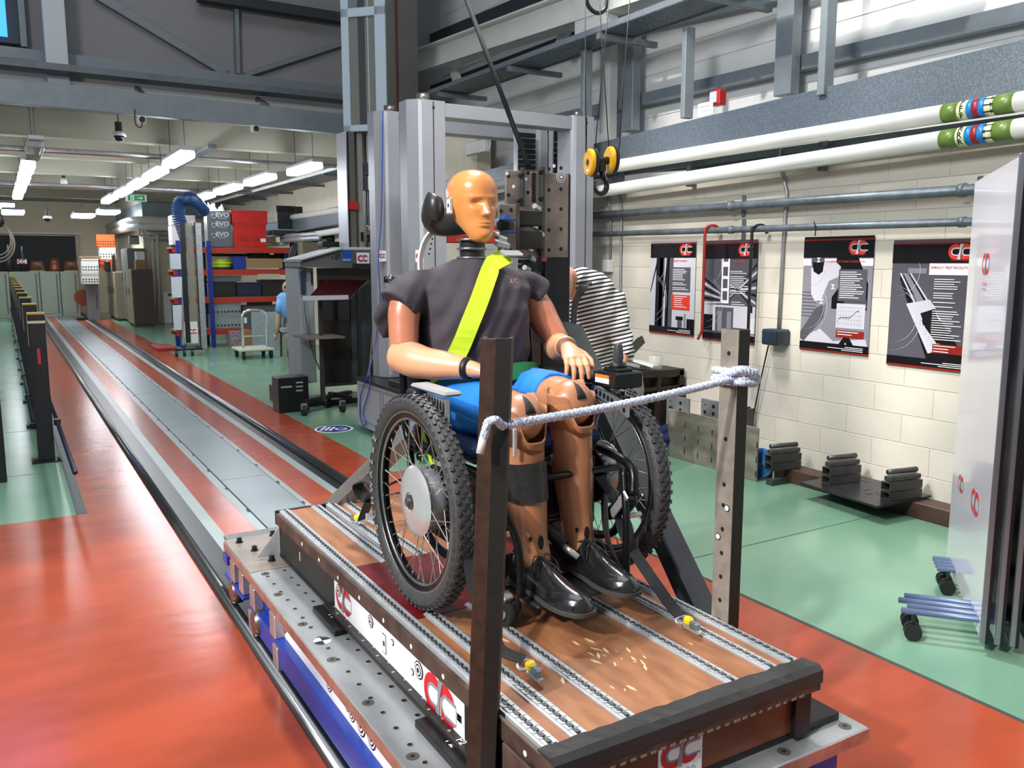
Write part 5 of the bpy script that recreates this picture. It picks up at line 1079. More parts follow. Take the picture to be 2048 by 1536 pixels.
# hoist block
hb = thing('hoist_block', 'yellow and black crane hook block with two round cheeks hanging on thin wires', 'hoist', (2.97, 4, 2.05))
YH = M('hoist_yellow', 'e8ad12', .4, var=.1, scale=9)
for x, o in ((1182, -1), (1222, 1)):
    c = PY(x, 325 if o < 0 else 320, 4.0); ax = V((.97, -.25, 0)); 
    MB().lathe([(.002, 0), (.068, .0), (.075, .006), (.075, .022), (.06, .024)], c-ax*.02, c+ax*.01, 28).build('cheek', YH, hb, autos=40)
    MB().lathe([(.05, 0), (.079, .001), (.079, .018), (.02, .02)], c+ax*.004, c+ax*.03, 24).build('cheek_rim', BLK, hb, autos=40)
    MB().cyl(c-ax*.023, c-ax*.019, .018, n=16).build('hub', BLKM, hb); 
    m = MB(); m.cbox(c-ax*.0205+V((0, 0, -.044)), (.026, .003, .013), (0, 0, math.atan2(-.25, .97)+PI/2)); m.build('cheek_label', WHITE, hb)
c1 = PY(1182, 325, 4.0); c2 = PY(1222, 320, 4.0); MB().cyl(c1, c2, .022, n=14).build('axle', BLKM, hb, smooth=True)
mid = (c1+c2)/2; MB().cbox(mid+V((0, 0, -.03)), (.05, .04, .06)).build('swivel', BLKM, hb, bevel=.006)
m = MB(); m.tube([mid+V((.0, 0, -.055))]+[mid+V((.043*math.sin(R(a))-.0, 0, -.135+.046*math.cos(R(a)))) for a in range(10, 300, 24)], [.012, .012, .013, .014, .015, .016, .016, .015, .014, .012, .010, .008, .006, .004], 12); m.build('hook', BLKM, hb, smooth=True)
MB().bar(mid+V((.01, -.015, -.055)), mid+V((.03, -.015, -.105)), .012, .004).build('safety_latch', STEELL, hb)
for (x0, y0), (x1, y1) in (((1172, 305), (1170, -40)), ((1190, 300), (1222, -40)), ((1218, 300), (1196, -40)), ((1238, 300), (1262, -40))):
    MB().cyl(PY(x0, y0, 4.0), PY(x1, y1, 4.05), .0032, n=6).build('wire', M('wire_rope', '33312e', .5, .5), hb, smooth=True)
t = thing('hose_loop', 'black hose loop drooping at the top edge above the yellow hoist', 'hose', (3, 4.2, 2.9)); MB().tube(bez([PY(1168, -30, 4.1), PY(1176, 10, 4.1), PY(1195, 26, 4.1), PY(1212, 14, 4.1), PY(1218, -30, 4.1)], 8), .012, 10).build('hose', BLK, t, smooth=True)
# ================================================================ floor beam, tube stacks, plates
t = thing('box_beam', 'long rusty brown steel box beam lying on the floor along the right wall', 'beam', (4.95, 2.8, 0))
MB().box((4.88, .9, 0), (5.04, 4.62, .105)).build('beam', M('beam_rust', '4d3931', .5, .35, var=.3, scale=5, bump=.05), t, bevel=.006)
t = thing('steel_plate', 'flat dark steel plate with slots laid across the brown box beam', 'plate', (4.9, 3.5, .107))
m = MB(); P_ = [(4.60, 3.86), (4.54, 3.22), (5.06, 3.2), (5.12, 3.86)]; m.add([V((x, y, .107)) for x, y in P_]+[V((x, y, .122)) for x, y in P_], [(3, 2, 1, 0), (4, 5, 6, 7), (0, 1, 5, 4), (1, 2, 6, 5), (2, 3, 7, 6), (3, 0, 4, 7)]); m.build('plate', M('plate_steel', '33363a', .35, .55, var=.2, scale=6), t)
m = MB(); random.seed(2)
for k in range(22): m.cbox((random.uniform(4.66, 5.0), random.uniform(3.28, 3.8), .1225), (random.choice((.01, .06)), .008, .001), (0, 0, 1.57 if random.random() < .5 else 0))
m.build('slots', PLYF, t, kind='stuff')
TUB = M('tube_steel', '4b4b4c', .35, .5, var=.15, scale=12)
def stack(cy, zb, label, pxx):
    t = thing('tube_stack', label, 'tube stack', (4.85, cy, zb)); 
    for (w_, z0, h, y_) in ((.075, 0, .055, 0), (.075, .06, .055, 0), (.05, .12, .03, .0), (.04, .153, .02, .01)):
        P1 = V((4.70, cy+.02+y_, zb+z0+h/2)); P2 = V((4.97, cy-.02+y_, zb+z0+h/2)); o_, i_ = w_/2, w_/2-.006
        pr = [(-o_, -h/2), (o_, -h/2), (o_, h/2), (-o_, h/2)]
        if h > .04:
            m = MB(); T_, l_ = m.frame(P1, P2); hh = h/2
            out = [(-o_, -hh), (o_, -hh), (o_, hh), (-o_, hh)]; inn = [(x*(o_-.006)/o_, y*(hh-.006)/hh) for x, y in out]
            for zz in (0,): 
                vs = [T_ @ V((x, y, q)) for q in (0, l_) for x, y in out]+[T_ @ V((x, y, q)) for q in (0, l_) for x, y in inn]
                fs = [(i, (i+1) % 4, 4+(i+1) % 4, 4+i) for i in range(4)]+[(8+i, 12+i, 12+(i+1) % 4, 8+(i+1) % 4) for i in range(4)]+[(i, 8+i, 8+(i+1) % 4, (i+1) % 4) for i in range(4)]+[(4+i, 4+(i+1) % 4, 12+(i+1) % 4, 12+i) for i in range(4)]
                m.add(vs, fs)
            m.build('square_tube', TUB, t)
        elif h > .025: MB().bar(P1+V((.01, 0, 0)), P2, w_, h).build('flat_bar', TUB, t, bevel=.003)
        else: MB().cyl(P1+V((.03, 0, .01)), P2+V((-.01, 0, .01)), .018, n=12).build('round_bar', TUB, t, smooth=True)
    return t
ys = [PX(1563, 930, 4.82).y, PX(1680, 950, 4.82).y, PX(1800, 980, 4.82).y]
t0 = stack(ys[0], .108, 'stack of square steel tubes on the box beam beside the blue sling', 0); MB().cyl((4.74, ys[0]+.0, .0), (4.74, ys[0], .13), .007, n=8).build('prop_rod', CHROME, t0); MB().box((4.70, ys[0]-.03, 0), (4.95, ys[0]+.03, .045)).build('bottom_tube', TUB, t0)
stack(ys[1], .124, 'stack of square steel tubes at the left end of the dark slotted plate', 0); stack(ys[2], .124, 'stack of square steel tubes at the right end of the dark slotted plate', 0)
t = thing('lifting_sling', 'tangled bright blue lifting sling behind the light post at the beam end', 'sling', (4.8, 4.7, 0)); m = MB()
for k in range(4): m.ribbon(bez([PX(1500, 930+12*k, 4.85), PX(1512+3*k, 905+4*k, 4.8), PX(1530, 902+8*k, 4.78), PX(1535+2*k, 915+9*k, 4.8), PX(1512, 935+7*k, 4.8), PX(1506, 952, 4.8)], 5), V((.2, .5, .8)), .035, .004)
m.build('webbing', M('sling_blue', '2f6fb4', .7), t)
t = thing('slotted_plate', 'wide grey steel plate with rows of vertical slots leaning behind the light post', 'plate', (4.7, 4.9, 0))
MB().box((4.695, 4.35, 0), (4.71, 5.34, .405)).build('plate', M('plate_mill', '8f897e', .42, .4, var=.3, scale=4, stretch=(1, 1, 2.5), bump=.04), t, bevel=.002)
m = MB()
for r_ in range(3):
    for k in range(6): m.box((4.693, 5.13-.155*k-.004, .30-.11*r_-.026-.004*k), (4.6955, 5.13-.155*k+.004, .30-.11*r_+.02-.004*k))
m.build('slots', PLYF, t, kind='stuff')
HP = M('hole_plate', '8c8f90', .4, .4, var=.15, scale=6)
for k, (x, y0, y1, h_, lb) in enumerate(((4.90, 5.32, 5.60, .47, 'tall grey plate full of round holes behind the slotted plate'), (5.02, 4.98, 5.30, .47, 'second holed grey plate standing against the block wall, right of the taller one'))):
    t = thing('hole_plate', lb, 'plate', (x, (y0+y1)/2, 0)); MB().box((x, y0, 0), (x+.02, y1, h_)).build('plate', HP, t, bevel=.002); m = MB()
    for a in range(2 if k == 0 else 3):
        for b in range(7): disc(m, plane_T((x-.0005, y1-.05-(.10 if k else .13)*a, h_-.05-.062*b), (0, -1, 0), (0, 0, 1)), .017 if (a+b) % 3 else .007, 0, 14)
    m.build('holes', PLYF, t, kind='stuff')
for k in range(3): tag(MB().box((5.05, 4.90-.04*k, 0), (5.15, 4.925-.04*k, .46-.01*k)).build('upright_plate', STEEL, bevel=.002), ('left', 'middle', 'right')[k]+' of three dark narrow plates standing at the wall beside the holed plate', 'plate')
t = thing('lug_plate', 'big pale grey drilled plate with rounded lugs standing on edge behind the right wheel', 'plate', (4.2, 5.2, 0))
a = V((3.80, 4.93, 0)); b = V((4.50, 5.46, 0)); d = (b-a).normalized(); L_ = (b-a).length; T = plane_T(a, d, (0, 0, 1))
pr = [(0, 0), (L_, 0), (L_, .22), (L_+.01, .25), (L_+.05, .27), (L_+.05, .31), (L_+.01, .33), (L_, .36), (L_, .52), (L_+.03, .56), (L_, .60), (L_-.03, .64), (L_-.04, .68), (0, .68)]
m = MB(); flat(m, T, pr, 0, .02); m.build('plate', M('plate_pale', 'a4a8a2', .5, .2, var=.08, scale=5), t); m = MB()
for i in range(5):
    for j in range(6): disc(m, T @ Matrix.Translation((.08+.14*i, .07+.11*j, .0205)), .009, 0, 10)
disc(m, T @ Matrix.Translation((L_+.025, .29, .0205)), .012, 0, 10); m.build('holes', PLYF, t, kind='stuff')
cbn = thing('steel_cabinet', 'open black steel cabinet frame against the wall behind the drilled plates', 'cabinet', (4.8, 5.8, 0)); DK = M('cab_black', '1a1715', .5, .3)
c0 = PX(1322, 738, 4.95); 
for (p, q) in (((4.60, 5.66, 0), (4.65, 5.70, .66)), ((5.10, 5.66, 0), (5.15, 5.70, .66)), ((4.60, 6.4, 0), (4.65, 6.44, .66)), ((4.6, 5.66, .62), (5.15, 5.70, .66)), ((4.6, 5.66, .50), (5.15, 5.70, .53)), ((4.85, 5.655, 0), (4.88, 5.70, .66))): MB().box(p, q).build('frame_bar', M('frame_rust', '2a1e16', .5, .2), cbn)
MB().box((4.6, 5.66, .66), (5.15, 6.44, .675)).build('top', M('frame_rust', '3b2b20'), cbn); MB().box((4.66, 5.72, .01), (5.14, 6.40, .60)).build('body', DK, cbn)
p = PX(1300, 738, 4.8)
t = thing('angle_bracket', 'dark triangular steel bracket lying on top of the black cabinet', 'bracket', (4.8, 5.95, .676)); m = MB(); T = plane_T((4.66, 6.1, .69), (.5, -.86, .0), (0, 0, 1)); flat(m, T, [(0, 0), (.12, 0), (.33, .22), (.30, .28), (.26, .26)], 0, .015); m.build('plate', M('plate_olive', '3a3a34', .5, .3), t)
t = thing('glass_jar', 'clear round glass jar standing on the black cabinet', 'jar', (4.9, 5.75, .676)); MB().cyl((4.88, 5.74, .677), (4.88, 5.74, .80), .062, n=20).build('jar', M('jar_glass', 'd5d8d5', .15, alpha=.45), t, smooth=True)
for k in range(3): tag(MB().cbox((4.70+.05*k, 6.0-.12*k, .69+.02*k), (.14, .20, .02), (.1*k, .12, .4)).build('steel_offcut', (ALU, STEELL, WHT)[k]), f'{("silver", "grey", "white")[k]} flat offcut lying on the black cabinet top', 'offcut')
t = thing('blue_cloth', 'crumpled dark blue cloth on the floor between cabinet and slotted plate', 'cloth', (4.75, 5.45, 0)); m = MB(); random.seed(9)
for k in range(5): m.ball((4.66+random.uniform(-.08, .08), 5.50+random.uniform(-.12, .12), .07+.03*k), .09, 14, (1, 1, 1.1))
mm = remesh(m, .012, 2)
for v in mm.v: v.x += .012*math.sin(v.z*60+v.y*50); v.y += .012*math.sin(v.z*45+v.x*40)
mm.build('cloth', M('cloth_blue', '12224f', .85), t, smooth=True)
# ================================================================ mobile screens
A0 = V((3.395, 1.887, 0)); B0 = V((4.10, 2.486, 0)); dd = (B0-A0).normalized(); nn = V((-dd.y, dd.x, 0))  # nn: towards the wall side / left
SCW = M('screen_white', 'd8d8e2', .14, coat=.5); SCF = M('screen_frame', '83868c', .3, .6); SCB = M('screen_black', '0d0d12', .3)
def screen(off, idx, label, white=True):
    o = -nn*off; t = thing('mobile_screen', label, 'screen', A0+o+dd*.45, 'folding mobile screens')
    a = A0+o; b = B0+o; up = V((0, 0, 1))
    m = MB(); m.add([a+V((0, 0, .06)), b+V((0, 0, .1)), b+V((0, 0, 2.0)), a+V((0, 0, 2.02)), a-nn*.018+V((0, 0, .06)), b-nn*.018+V((0, 0, .1)), b-nn*.018+V((0, 0, 2.0)), a-nn*.018+V((0, 0, 2.02))], [(0, 1, 2, 3), (7, 6, 5, 4), (0, 4, 5, 1), (1, 5, 6, 2), (2, 6, 7, 3), (3, 7, 4, 0)])
    m.build('panel', SCW if white else SCB, t)
    m = MB(); m.bar(a-dd*.012-nn*.01+V((0, 0, .05)), a-dd*.012-nn*.01+V((0, 0, 2.03)), .02, .03, up=nn); m.build('edge_frame', SCF, t, bevel=.003)
    m = MB(); m.bar(a-dd*.024-nn*.02+V((0, 0, .05)), a-dd*.024-nn*.02+V((0, 0, 2.03)), .006, .012, up=nn); m.build('edge_seal', SCB, t)
    for s, ab in ((.05+.06*idx, 0), (.66+.05*idx, 1)):
        c = a+o*-1+o*.0+dd*s-nn*.01; out = (.31-.03*(idx % 2)) if ab == 0 else .09; l0 = c+nn*out+V((0, 0, .125)); l1 = c-nn*.42+V((0, 0, .125))
        leg = MB().cyl(l0, l1, .013, n=12).build('leg', M('leg_bluegrey', '5c6b8c', .35, .3), t, smooth=True)
        if idx % 2 == 0:
          for e in (l0, l1):
            cc = e+(l1-l0).normalized()*(.05 if e is l0 else -.05); MB().cyl(cc+V((0, 0, -.05)), cc+V((0, 0, 0)), .009, n=8).build('caster_stem', BLK, leg)
            for s2 in (-1, 1): MB().cyl(V((cc.x, cc.y, .037))+dd*(.006*s2), V((cc.x, cc.y, .037))+dd*(.026*s2), .036, n=18).build('caster_wheel', BLK, leg, autos=40)
    return t
s1 = screen(0, 0, 'front white mobile screen on blue-grey legs with a red logo near its top')
screen(.055, 1, 'second mobile screen, folded tight behind the front white one'); screen(.11, 2, 'dark third mobile screen behind the two white ones', False); screen(.17, 3, 'rearmost dark mobile screen at the right edge of the picture', False)
for (px, py, w_, txt) in ((1972, 528, .16, True),):
    d = ray(px, py); n2 = nn; tt = (A0-CC).dot(n2)/d.dot(n2); p = CC+d*tt+nn*.0008
    T = plane_T(p, -dd, V((0, 0, 1))) if (-dd).cross(V((0, 0, 1))).dot(nn) > 0 else plane_T(p, dd, V((0, 0, 1)))
    m = MB(); logo(m, T, w_, (1, 0, 2)); m.build('logo_print', [SCW, RED, GREYP], s1); text('CRANFIELD', .022, T @ Matrix.Translation((0, -.09, 0)), M('logo_faint', 'b98a98', .5), s1); text('IMPACT CENTRE', .012, T @ Matrix.Translation((0, -.112, 0)), MATS['logo_faint'], s1)
for (px, py, w_) in ((1950, 1005, .18), (1922, 968, .13)):
    d = ray(px, py); tt = (A0-CC).dot(nn)/d.dot(nn); p = CC+d*tt+nn*.0008; T = plane_T(p, -dd, V((0, 0, 1))) if (-dd).cross(V((0, 0, 1))).dot(nn) > 0 else plane_T(p, dd, V((0, 0, 1)))
    m = MB(); logo(m, T, w_, (1, 0, 2)); m.build('logo_print', [SCW, RED, GREYP], s1)
# ================================================================ person bending behind the post
def stripes():
    m = M('shirt_stripes', 'e8e4e2', .85); nt = m.node_tree; n = nt.nodes; L = nt.links; b = n['Principled BSDF']
    tc = n.new('ShaderNodeTexCoord'); mp = n.new('ShaderNodeMapping'); L.new(tc.outputs['Object'], mp.inputs[0]); mp.inputs['Rotation'].default_value = (R(12), R(8), 0)
    wv = n.new('ShaderNodeTexWave'); wv.wave_type = 'BANDS'; wv.bands_direction = 'Z'; wv.inputs['Scale'].default_value = 12; wv.inputs['Distortion'].default_value = .6; wv.inputs['Detail'].default_value = 1; wv.inputs['Detail Scale'].default_value = .6
    L.new(mp.outputs[0], wv.inputs[0]); r = n.new('ShaderNodeValToRGB'); r.color_ramp.interpolation = 'CONSTANT'; r.color_ramp.elements[0].color = hexc('1d1a22'); r.color_ramp.elements[1].position = .42; r.color_ramp.elements[1].color = hexc('e6e2e0')
    L.new(wv.outputs[0], r.inputs[0]); L.new(r.outputs[0], b.inputs['Base Color']); return m
pe = thing('person', 'person in a black-and-white striped top with a black strap, bending down behind the black post', 'person', (3.55, 4.75, 0))
SKN = M('skin', 'c98f78', .5); PYd = 4.75
W_ = lambda x, y, Y=PYd: PY(x, y, Y)
m = MB()
hips = V((3.56, 4.88, .92)); chest = W_(1195, 620, 4.72); neck = W_(1134, 550, 4.62); head = V((neck.x-.13, neck.y-.10, neck.z-.03))
m.tube([hips+V((0, 0, -.12)), hips, (hips+chest)/2, chest, W_(1180, 580, 4.68)], [.15, .165, .165, .19, .13], 20, flat=(1, .75)); m.tube([W_(1155, 585, 4.68), neck, head], [.075, .06, .055], 14)
m.ball(head+V((-.04, -.05, -.02)), .105, 20, (.85, 1.05, 1.1)); m.ball(head+V((-.12, -.12, -.05)), .03, 10)
for o in (-1, 1):
    hp = hips+V((.09*o, 0, -.10)); kn = hp+V((-.01, -.10, -.38)); an = V((hp.x-.02, hp.y+.02, .09)); m.tube([hp, (hp+kn)/2, kn, (kn+an)/2, an], [.095, .088, .062, .060, .040], 16); m.tube([an+V((0, .04, -.05)), an+V((0, -.06, -.055)), an+V((0, -.17, -.065))], [.035, .042, .03], 12)
sh_ = W_(1228, 600, 4.66); el = W_(1248, 700, 4.55); wr_ = W_(1222, 790, 4.40)
m.tube([chest+V((.1, 0, .02)), sh_, (sh_+el)/2, el, (el+wr_)/2, wr_], [.08, .068, .055, .046, .042, .030], 16)
sh2 = W_(1135, 600, 4.8); el2 = W_(1110, 690, 4.75); m.tube([chest+V((-.1, 0, 0)), sh2, el2, W_(1120, 760, 4.6)], [.08, .062, .046, .030], 14)
for wv_ in (wr_, W_(1120, 760, 4.6)):
    m.ball(wv_+V((0, -.03, -.05)), .042, 12, (.8, .6, 1.2))
    for k in range(4): m.tube([wv_+V((-.028+.018*k, -.035, -.085)), wv_+V((-.032+.02*k, -.045, -.12)), wv_+V((-.03+.018*k, -.03, -.145-.004*(k % 3)))], [.0095, .009, .007], 8)
    m.tube([wv_+V((.03, -.03, -.03)), wv_+V((.05, -.045, -.07)), wv_+V((.048, -.04, -.10))], [.011, .010, .008], 8)
remesh(m, .011, 3).build('body', SKN, pe, smooth=True)
m = MB(); m.tube([hips+V((0, 0, -.06)), hips+V((0, 0, .03)), (hips+chest)/2, chest, W_(1180, 578, 4.68), W_(1158, 562, 4.64), W_(1145, 555, 4.62)], [.178, .185, .182, .205, .15, .10, .08], 24, flat=(1, .78))
m.tube([chest+V((.08, 0, .04)), sh_+V((0, 0, .01)), (sh_+el)/2, el+V((0, 0, -.01)), el+V((-.012, -.02, -.05))], [.10, .086, .075, .072, .066], 18); m.tube([chest+V((-.08, 0, 0)), sh2, el2], [.10, .078, .064], 16)
sv = remesh(m, .010, 4)
for v in sv.v: v.x += .006*math.sin(v.z*48+v.y*30); v.y += .006*math.sin(v.z*40-v.x*35)
sv.build('striped_shirt', stripes(), pe, smooth=True)
m = MB()
for o in (-1, 1):
    hp = hips+V((.09*o, 0, -.10)); kn = hp+V((-.01, -.10, -.38)); an = V((hp.x-.02, hp.y+.02, .11)); m.tube([hp+V((0, 0, .08)), hp, (hp+kn)/2, kn, (kn+an)/2, an], [.12, .112, .10, .078, .075, .062], 16)
m.tube([hips+V((0, 0, -.16)), hips+V((0, 0, .0))], [.15, .172], 20, flat=(1, .8))
remesh(m, .012, 4).build('trousers', M('trousers_dark', '23242c', .85), pe, smooth=True)
for o in (-1, 1): a_ = V((hips.x+.09*o-.02, hips.y+.02, .05)); m = MB(); m.loft([[a_+V((w*math.cos(t), y_, -.05+max(0, math.sin(t))*h_+.001)) for t in [2*PI*k/14 for k in range(14)]] for y_, w, h_ in ((.07, .03, .07), (.03, .045, .10), (-.05, .048, .09), (-.14, .05, .06), (-.20, .04, .045), (-.215, .01, .02))]); m.build('shoe', BLK, pe, smooth=True)
m = MB(); m.ribbon(bez([W_(1178, 560, 4.60), W_(1162, 580, 4.52), W_(1150, 610, 4.50), W_(1147, 650, 4.52)], 6), V((.9, .3, .3)), .06, .006); m.build('strap', BLK, pe)
m = MB(); m.ball(head+V((-.05, -.02, .02)), .108, 20, (.88, 1.0, 1.05)); m.build('hair', M('hair_grey', '6e6a66', .8), pe, smooth=True)
# ================================================================ helpers for things seen square on
def yb(a, b, Y, dep, mat, name, par=None, bevel=0, **k):
    """box whose front face lies in the plane y = Y and spans the two sighted corners"""
    p = PY(*a, Y); q = PY(*b, Y); m = MB().box((min(p.x, q.x), Y, min(p.z, q.z)), (max(p.x, q.x), Y+dep, max(p.z, q.z))); return m.build(name, mat, par, bevel=bevel, **k)
def yT(x, y, Y): return plane_T(PY(x, y, Y), (1, 0, 0), (0, 0, 1))
SIL = M('silver_profile', 'a3a5ac', .38, .35, var=.04, scale=3); SILL = M('silver_bright', 'c3c8d2', .3, .3); DG = M('machine_grey', '54585a', .5, .1); LG = M('cabinet_grey', '8f979b', .5); BEI = M('tower_beige', '767772', .55); TWF = M('tower_frame', 'b9c9d6', .45)
# ---------------------------------------------------------------- portal test rigs
rg_ = thing('rig_plinth', 'low white cabinet plinth under the silver portal frames with a black top', 'cabinet', (3.9, 6.7, 0))
MB().box((2.85, 6.47, .06), (5.05, 7.70, .50)).build('body', M('plinth_white', 'a9abb2', .5), rg_, bevel=.004); MB().box((2.83, 6.46, .50), (5.06, 7.72, .525)).build('top', BLK, rg_)
MB().box((2.95, 6.5, 0), (4.95, 7.6, .06)).build('base', DG, rg_)
for y0, y1 in ((7.1, 7.62), (6.52, 7.04)): 
    m = MB()
    for q in (((2.842, y0, .12), (2.848, y0+.01, .46)), ((2.842, y1, .12), (2.848, y1+.01, .46)), ((2.842, y0, .455), (2.848, y1, .465)), ((2.842, y0, .12), (2.848, y1, .13))): m.box(*q)
    m.build('panel_bead', M('bead', '8a8c92', .5), rg_)
def portal(Y, lx, rx, zt, bz, label, capL=True, gl=None):
    t = thing('portal_frame', label, 'frame', ((lx[0]+rx[1])/2, Y, .53))
    for i, (x0, x1) in enumerate((lx, rx)):
        w_ = x1-x0; c = .07 if i == 0 else .02
        prf = [(0, 0), (-w_+c, 0), (-w_, c*1.3), (-w_, .24), (0, .24)]
        m = MB(); n = len(prf); m.add([V((x1+x, Y+y, .53)) for x, y in prf]+[V((x1+x, Y+y, zt)) for x, y in prf], [tuple(range(n))[::-1], tuple(range(n, 2*n))]+[(k, (k+1) % n, n+(k+1) % n, n+k) for k in range(n)]); m.build('column', SIL, t)
        MB().box((x1-w_*.36, Y-.002, .55), (x1-w_*.36+.008, Y+.001, zt-.01)).build('groove', BLK, t)
        MB().box((x1-w_+c*.9, Y-.002, .55), (x1-w_+c+.028, Y+.0015, zt-.01)).build('edge_strip', SILL, t)
        MB().cyl((x1-w_*.34, Y-.003, zt-.06), (x1-w_*.34, Y, zt-.06), .012, n=10).build('screw', BLK, t)
        if i == 0: MB().cyl((x1-w_*.5, Y+.1, zt), (x1-w_*.5, Y+.1, zt+.06), .055, n=20).build('cap', M('cap_bronze', '8c857e', .35, .8), t, smooth=True)
        else: MB().cyl((x1-w_*.5, Y+.1, zt), (x1-w_*.5, Y+.1, zt+.05), .05, n=20).build('cap', M('cap_bronze', '8c857e'), t, smooth=True)
    MB().box((lx[1]-.01, Y+.015, bz), (rx[0]+.01, Y+.2, zt-.01)).build('cross_beam', SIL, t, bevel=.004)
    return t
portal(6.6, (PY(826, 500, 6.6).x, PY(893, 500, 6.6).x), (PY(1143, 400, 6.6).x, PY(1186, 400, 6.6).x), PY(893, 203, 6.6).z, PY(893, 234, 6.6).z, 'front silver portal frame of a test rig behind the dummy head')
portal(7.45, (PY(760, 500, 7.45).x, PY(826, 500, 7.45).x), (PY(1073, 400, 7.45).x, PY(1107, 400, 7.45).x), PY(826, 226, 7.45).z, PY(893, 266, 7.45).z, 'rear silver portal frame, its left column beside the grey tower')
for px, px1, py, Y in ((1036, 1070, 262, 7.3), (1107, 1140, 248, 7.0)):
    a = PY(px, py, Y); b = PY(px1, 600, Y); b.z = .526; t = thing('bellows_guard', ('left' if px < 1100 else 'right')+' black ribbed bellows strip between the silver columns', 'guard', (a.x, Y, b.z)); m = MB(); n = 46
    for k in range(n): z = b.z+(a.z-b.z)*k/n; m.box((a.x, Y, z), (b.x, Y+.06-.02*(k % 2), z+(a.z-b.z)/n*.8))
    m.build('bellows', BLK, t, kind='stuff'); MB().box((a.x-.02, Y-.01, b.z), (a.x-.005, Y+.05, a.z)).build('guide', SILL, t)
for x, Y, w_ in ((763, 7.445, .05), (833, 6.595, .055)):
    p = PY(x+2 if x < 800 else x+6, 512, Y-.005); sgn = thing('logo_label', ('left' if x < 800 else 'right')+' of two small red-and-white logo labels low on the silver columns', 'label', p); logo_sheet(plane_T(p, (1, 0, 0), (0, 0, 1)), .075, .10, sgn, .07)
wl = thing('wifi_box', 'small white box with antennas on the beam behind the silver frames', 'box', PX(958, 300, 5.0))
p = PX(938, 312, 5.05); q = PX(975, 278, 5.05); MB().box((5.0, q.y, p.z), (5.09, p.y, q.z)).build('case', WHT, wl, bevel=.01); p = PX(955, 276, 5.04); MB().cyl(p, p+V((0, 0, .06)), .02, n=10).build('gland', WHT, wl)
for s in (-1, 1): c = (PX(938, 300, 5.04) if s > 0 else PX(975, 290, 5.04)); MB().tube(bez([c+V((0, 0, .05)), c+V((0, s*.06, .04)), c+V((0, s*.07, -.02)), c+V((0, s*.02, -.08))], 5), .008, 6).build('lead', WHT, wl, smooth=True)
t = thing('red_cabinet', 'plain red cabinet on a grey post seen behind the dummy head and neck', 'cabinet', PY(960, 700, 6.85)); yb((893, 448), (1026, 487), 6.85, .15, M('panel_red', 'b3241c', .5), 'body', t, .006); p = PY(960, 487, 6.9); MB().box((p.x-.05, 6.9, .526), (p.x+.05, 7.0, p.z)).build('post', DG, t)
# ---------------------------------------------------------------- tall drop tower
L0 = PY(687, 264, 9.3); R0 = PZ(774, 260, L0.z); dr = (R0-L0); dr.z = 0; wd_ = dr.length; dr.normalize(); pp = V((-dr.y, dr.x, 0)); 
if pp.dot(V((.5, .86, 0))) < 0: pp = -pp
rr = ray(838, 260); s_ = (R0.x*rr.y-R0.y*rr.x)/(pp.y*rr.x-pp.x*rr.y)
tw = thing('drop_tower', 'tall pale blue-grey drop tower with slot windows and beige side, above the console', 'tower', (L0.x, L0.y, 1.8))
def obox(o, d, p, l0, l1, d0, d1, z0, z1, mat, name, par, bevel=0):
    m = MB(); c = [o+d*a+p*b for a, b in ((l0, d0), (l1, d0), (l1, d1), (l0, d1))]; vs = [V((v.x, v.y, z0)) for v in c]+[V((v.x, v.y, z1)) for v in c]
    m.add(vs, [(3, 2, 1, 0), (4, 5, 6, 7), (0, 1, 5, 4), (1, 2, 6, 5), (2, 3, 7, 6), (3, 0, 4, 7)]); return m.build(name, mat, par, bevel=bevel)
zs_ = lambda py, px=730: PZ(px, py, 0) and (lambda r: CH+r.z*((L0+dr*wd_*.5).dot(V((FW.x, FW.y, 0))))/(r.x*FW.x+r.y*FW.y))(ray(px, py))
zb0 = L0.z; zt0 = 7.4; dpt = max(.35, min(1.2, s_))
obox(L0, dr, pp, 0, wd_, .03, dpt, zb0, zt0, BEI, 'side_casing', tw)
zw0, zw1, zw2 = zs_(258), zs_(30), zs_(12); 
for (l0, l1, z0, z1) in ((0, .17*wd_, zb0, zt0), (.76*wd_, wd_, zb0, zt0), (0, wd_, zb0, zb0+.07), (0, wd_, zs_(32), zs_(14)), (0, wd_, zs_(-220), zs_(-180))): obox(L0, dr, pp, l0, l1, 0, .028, z0, z1, TWF, 'front_frame', tw, .004)
for z0, z1 in ((zb0+.07, zs_(32)), (zs_(14), zs_(-180))):
    obox(L0, dr, pp, .16*wd_, .80*wd_, .031, .036, z0, z1, M('slot_dark', '2a333b', .3), 'window', tw)
    obox(L0, dr, pp, .36*wd_, .52*wd_, .028, .0305, z0, z1, M('inner_grey', '3d4247', .5), 'inner_post', tw); obox(L0, dr, pp, .575*wd_, .60*wd_, .026, .030, z0, z1, SILL, 'guide_rod', tw)
obox(R0, pp, dr, .28*dpt, .34*dpt, -.0, .012, zb0-.1, zt0, M('groove_red', '5c2a28', .5), 'side_groove', tw)
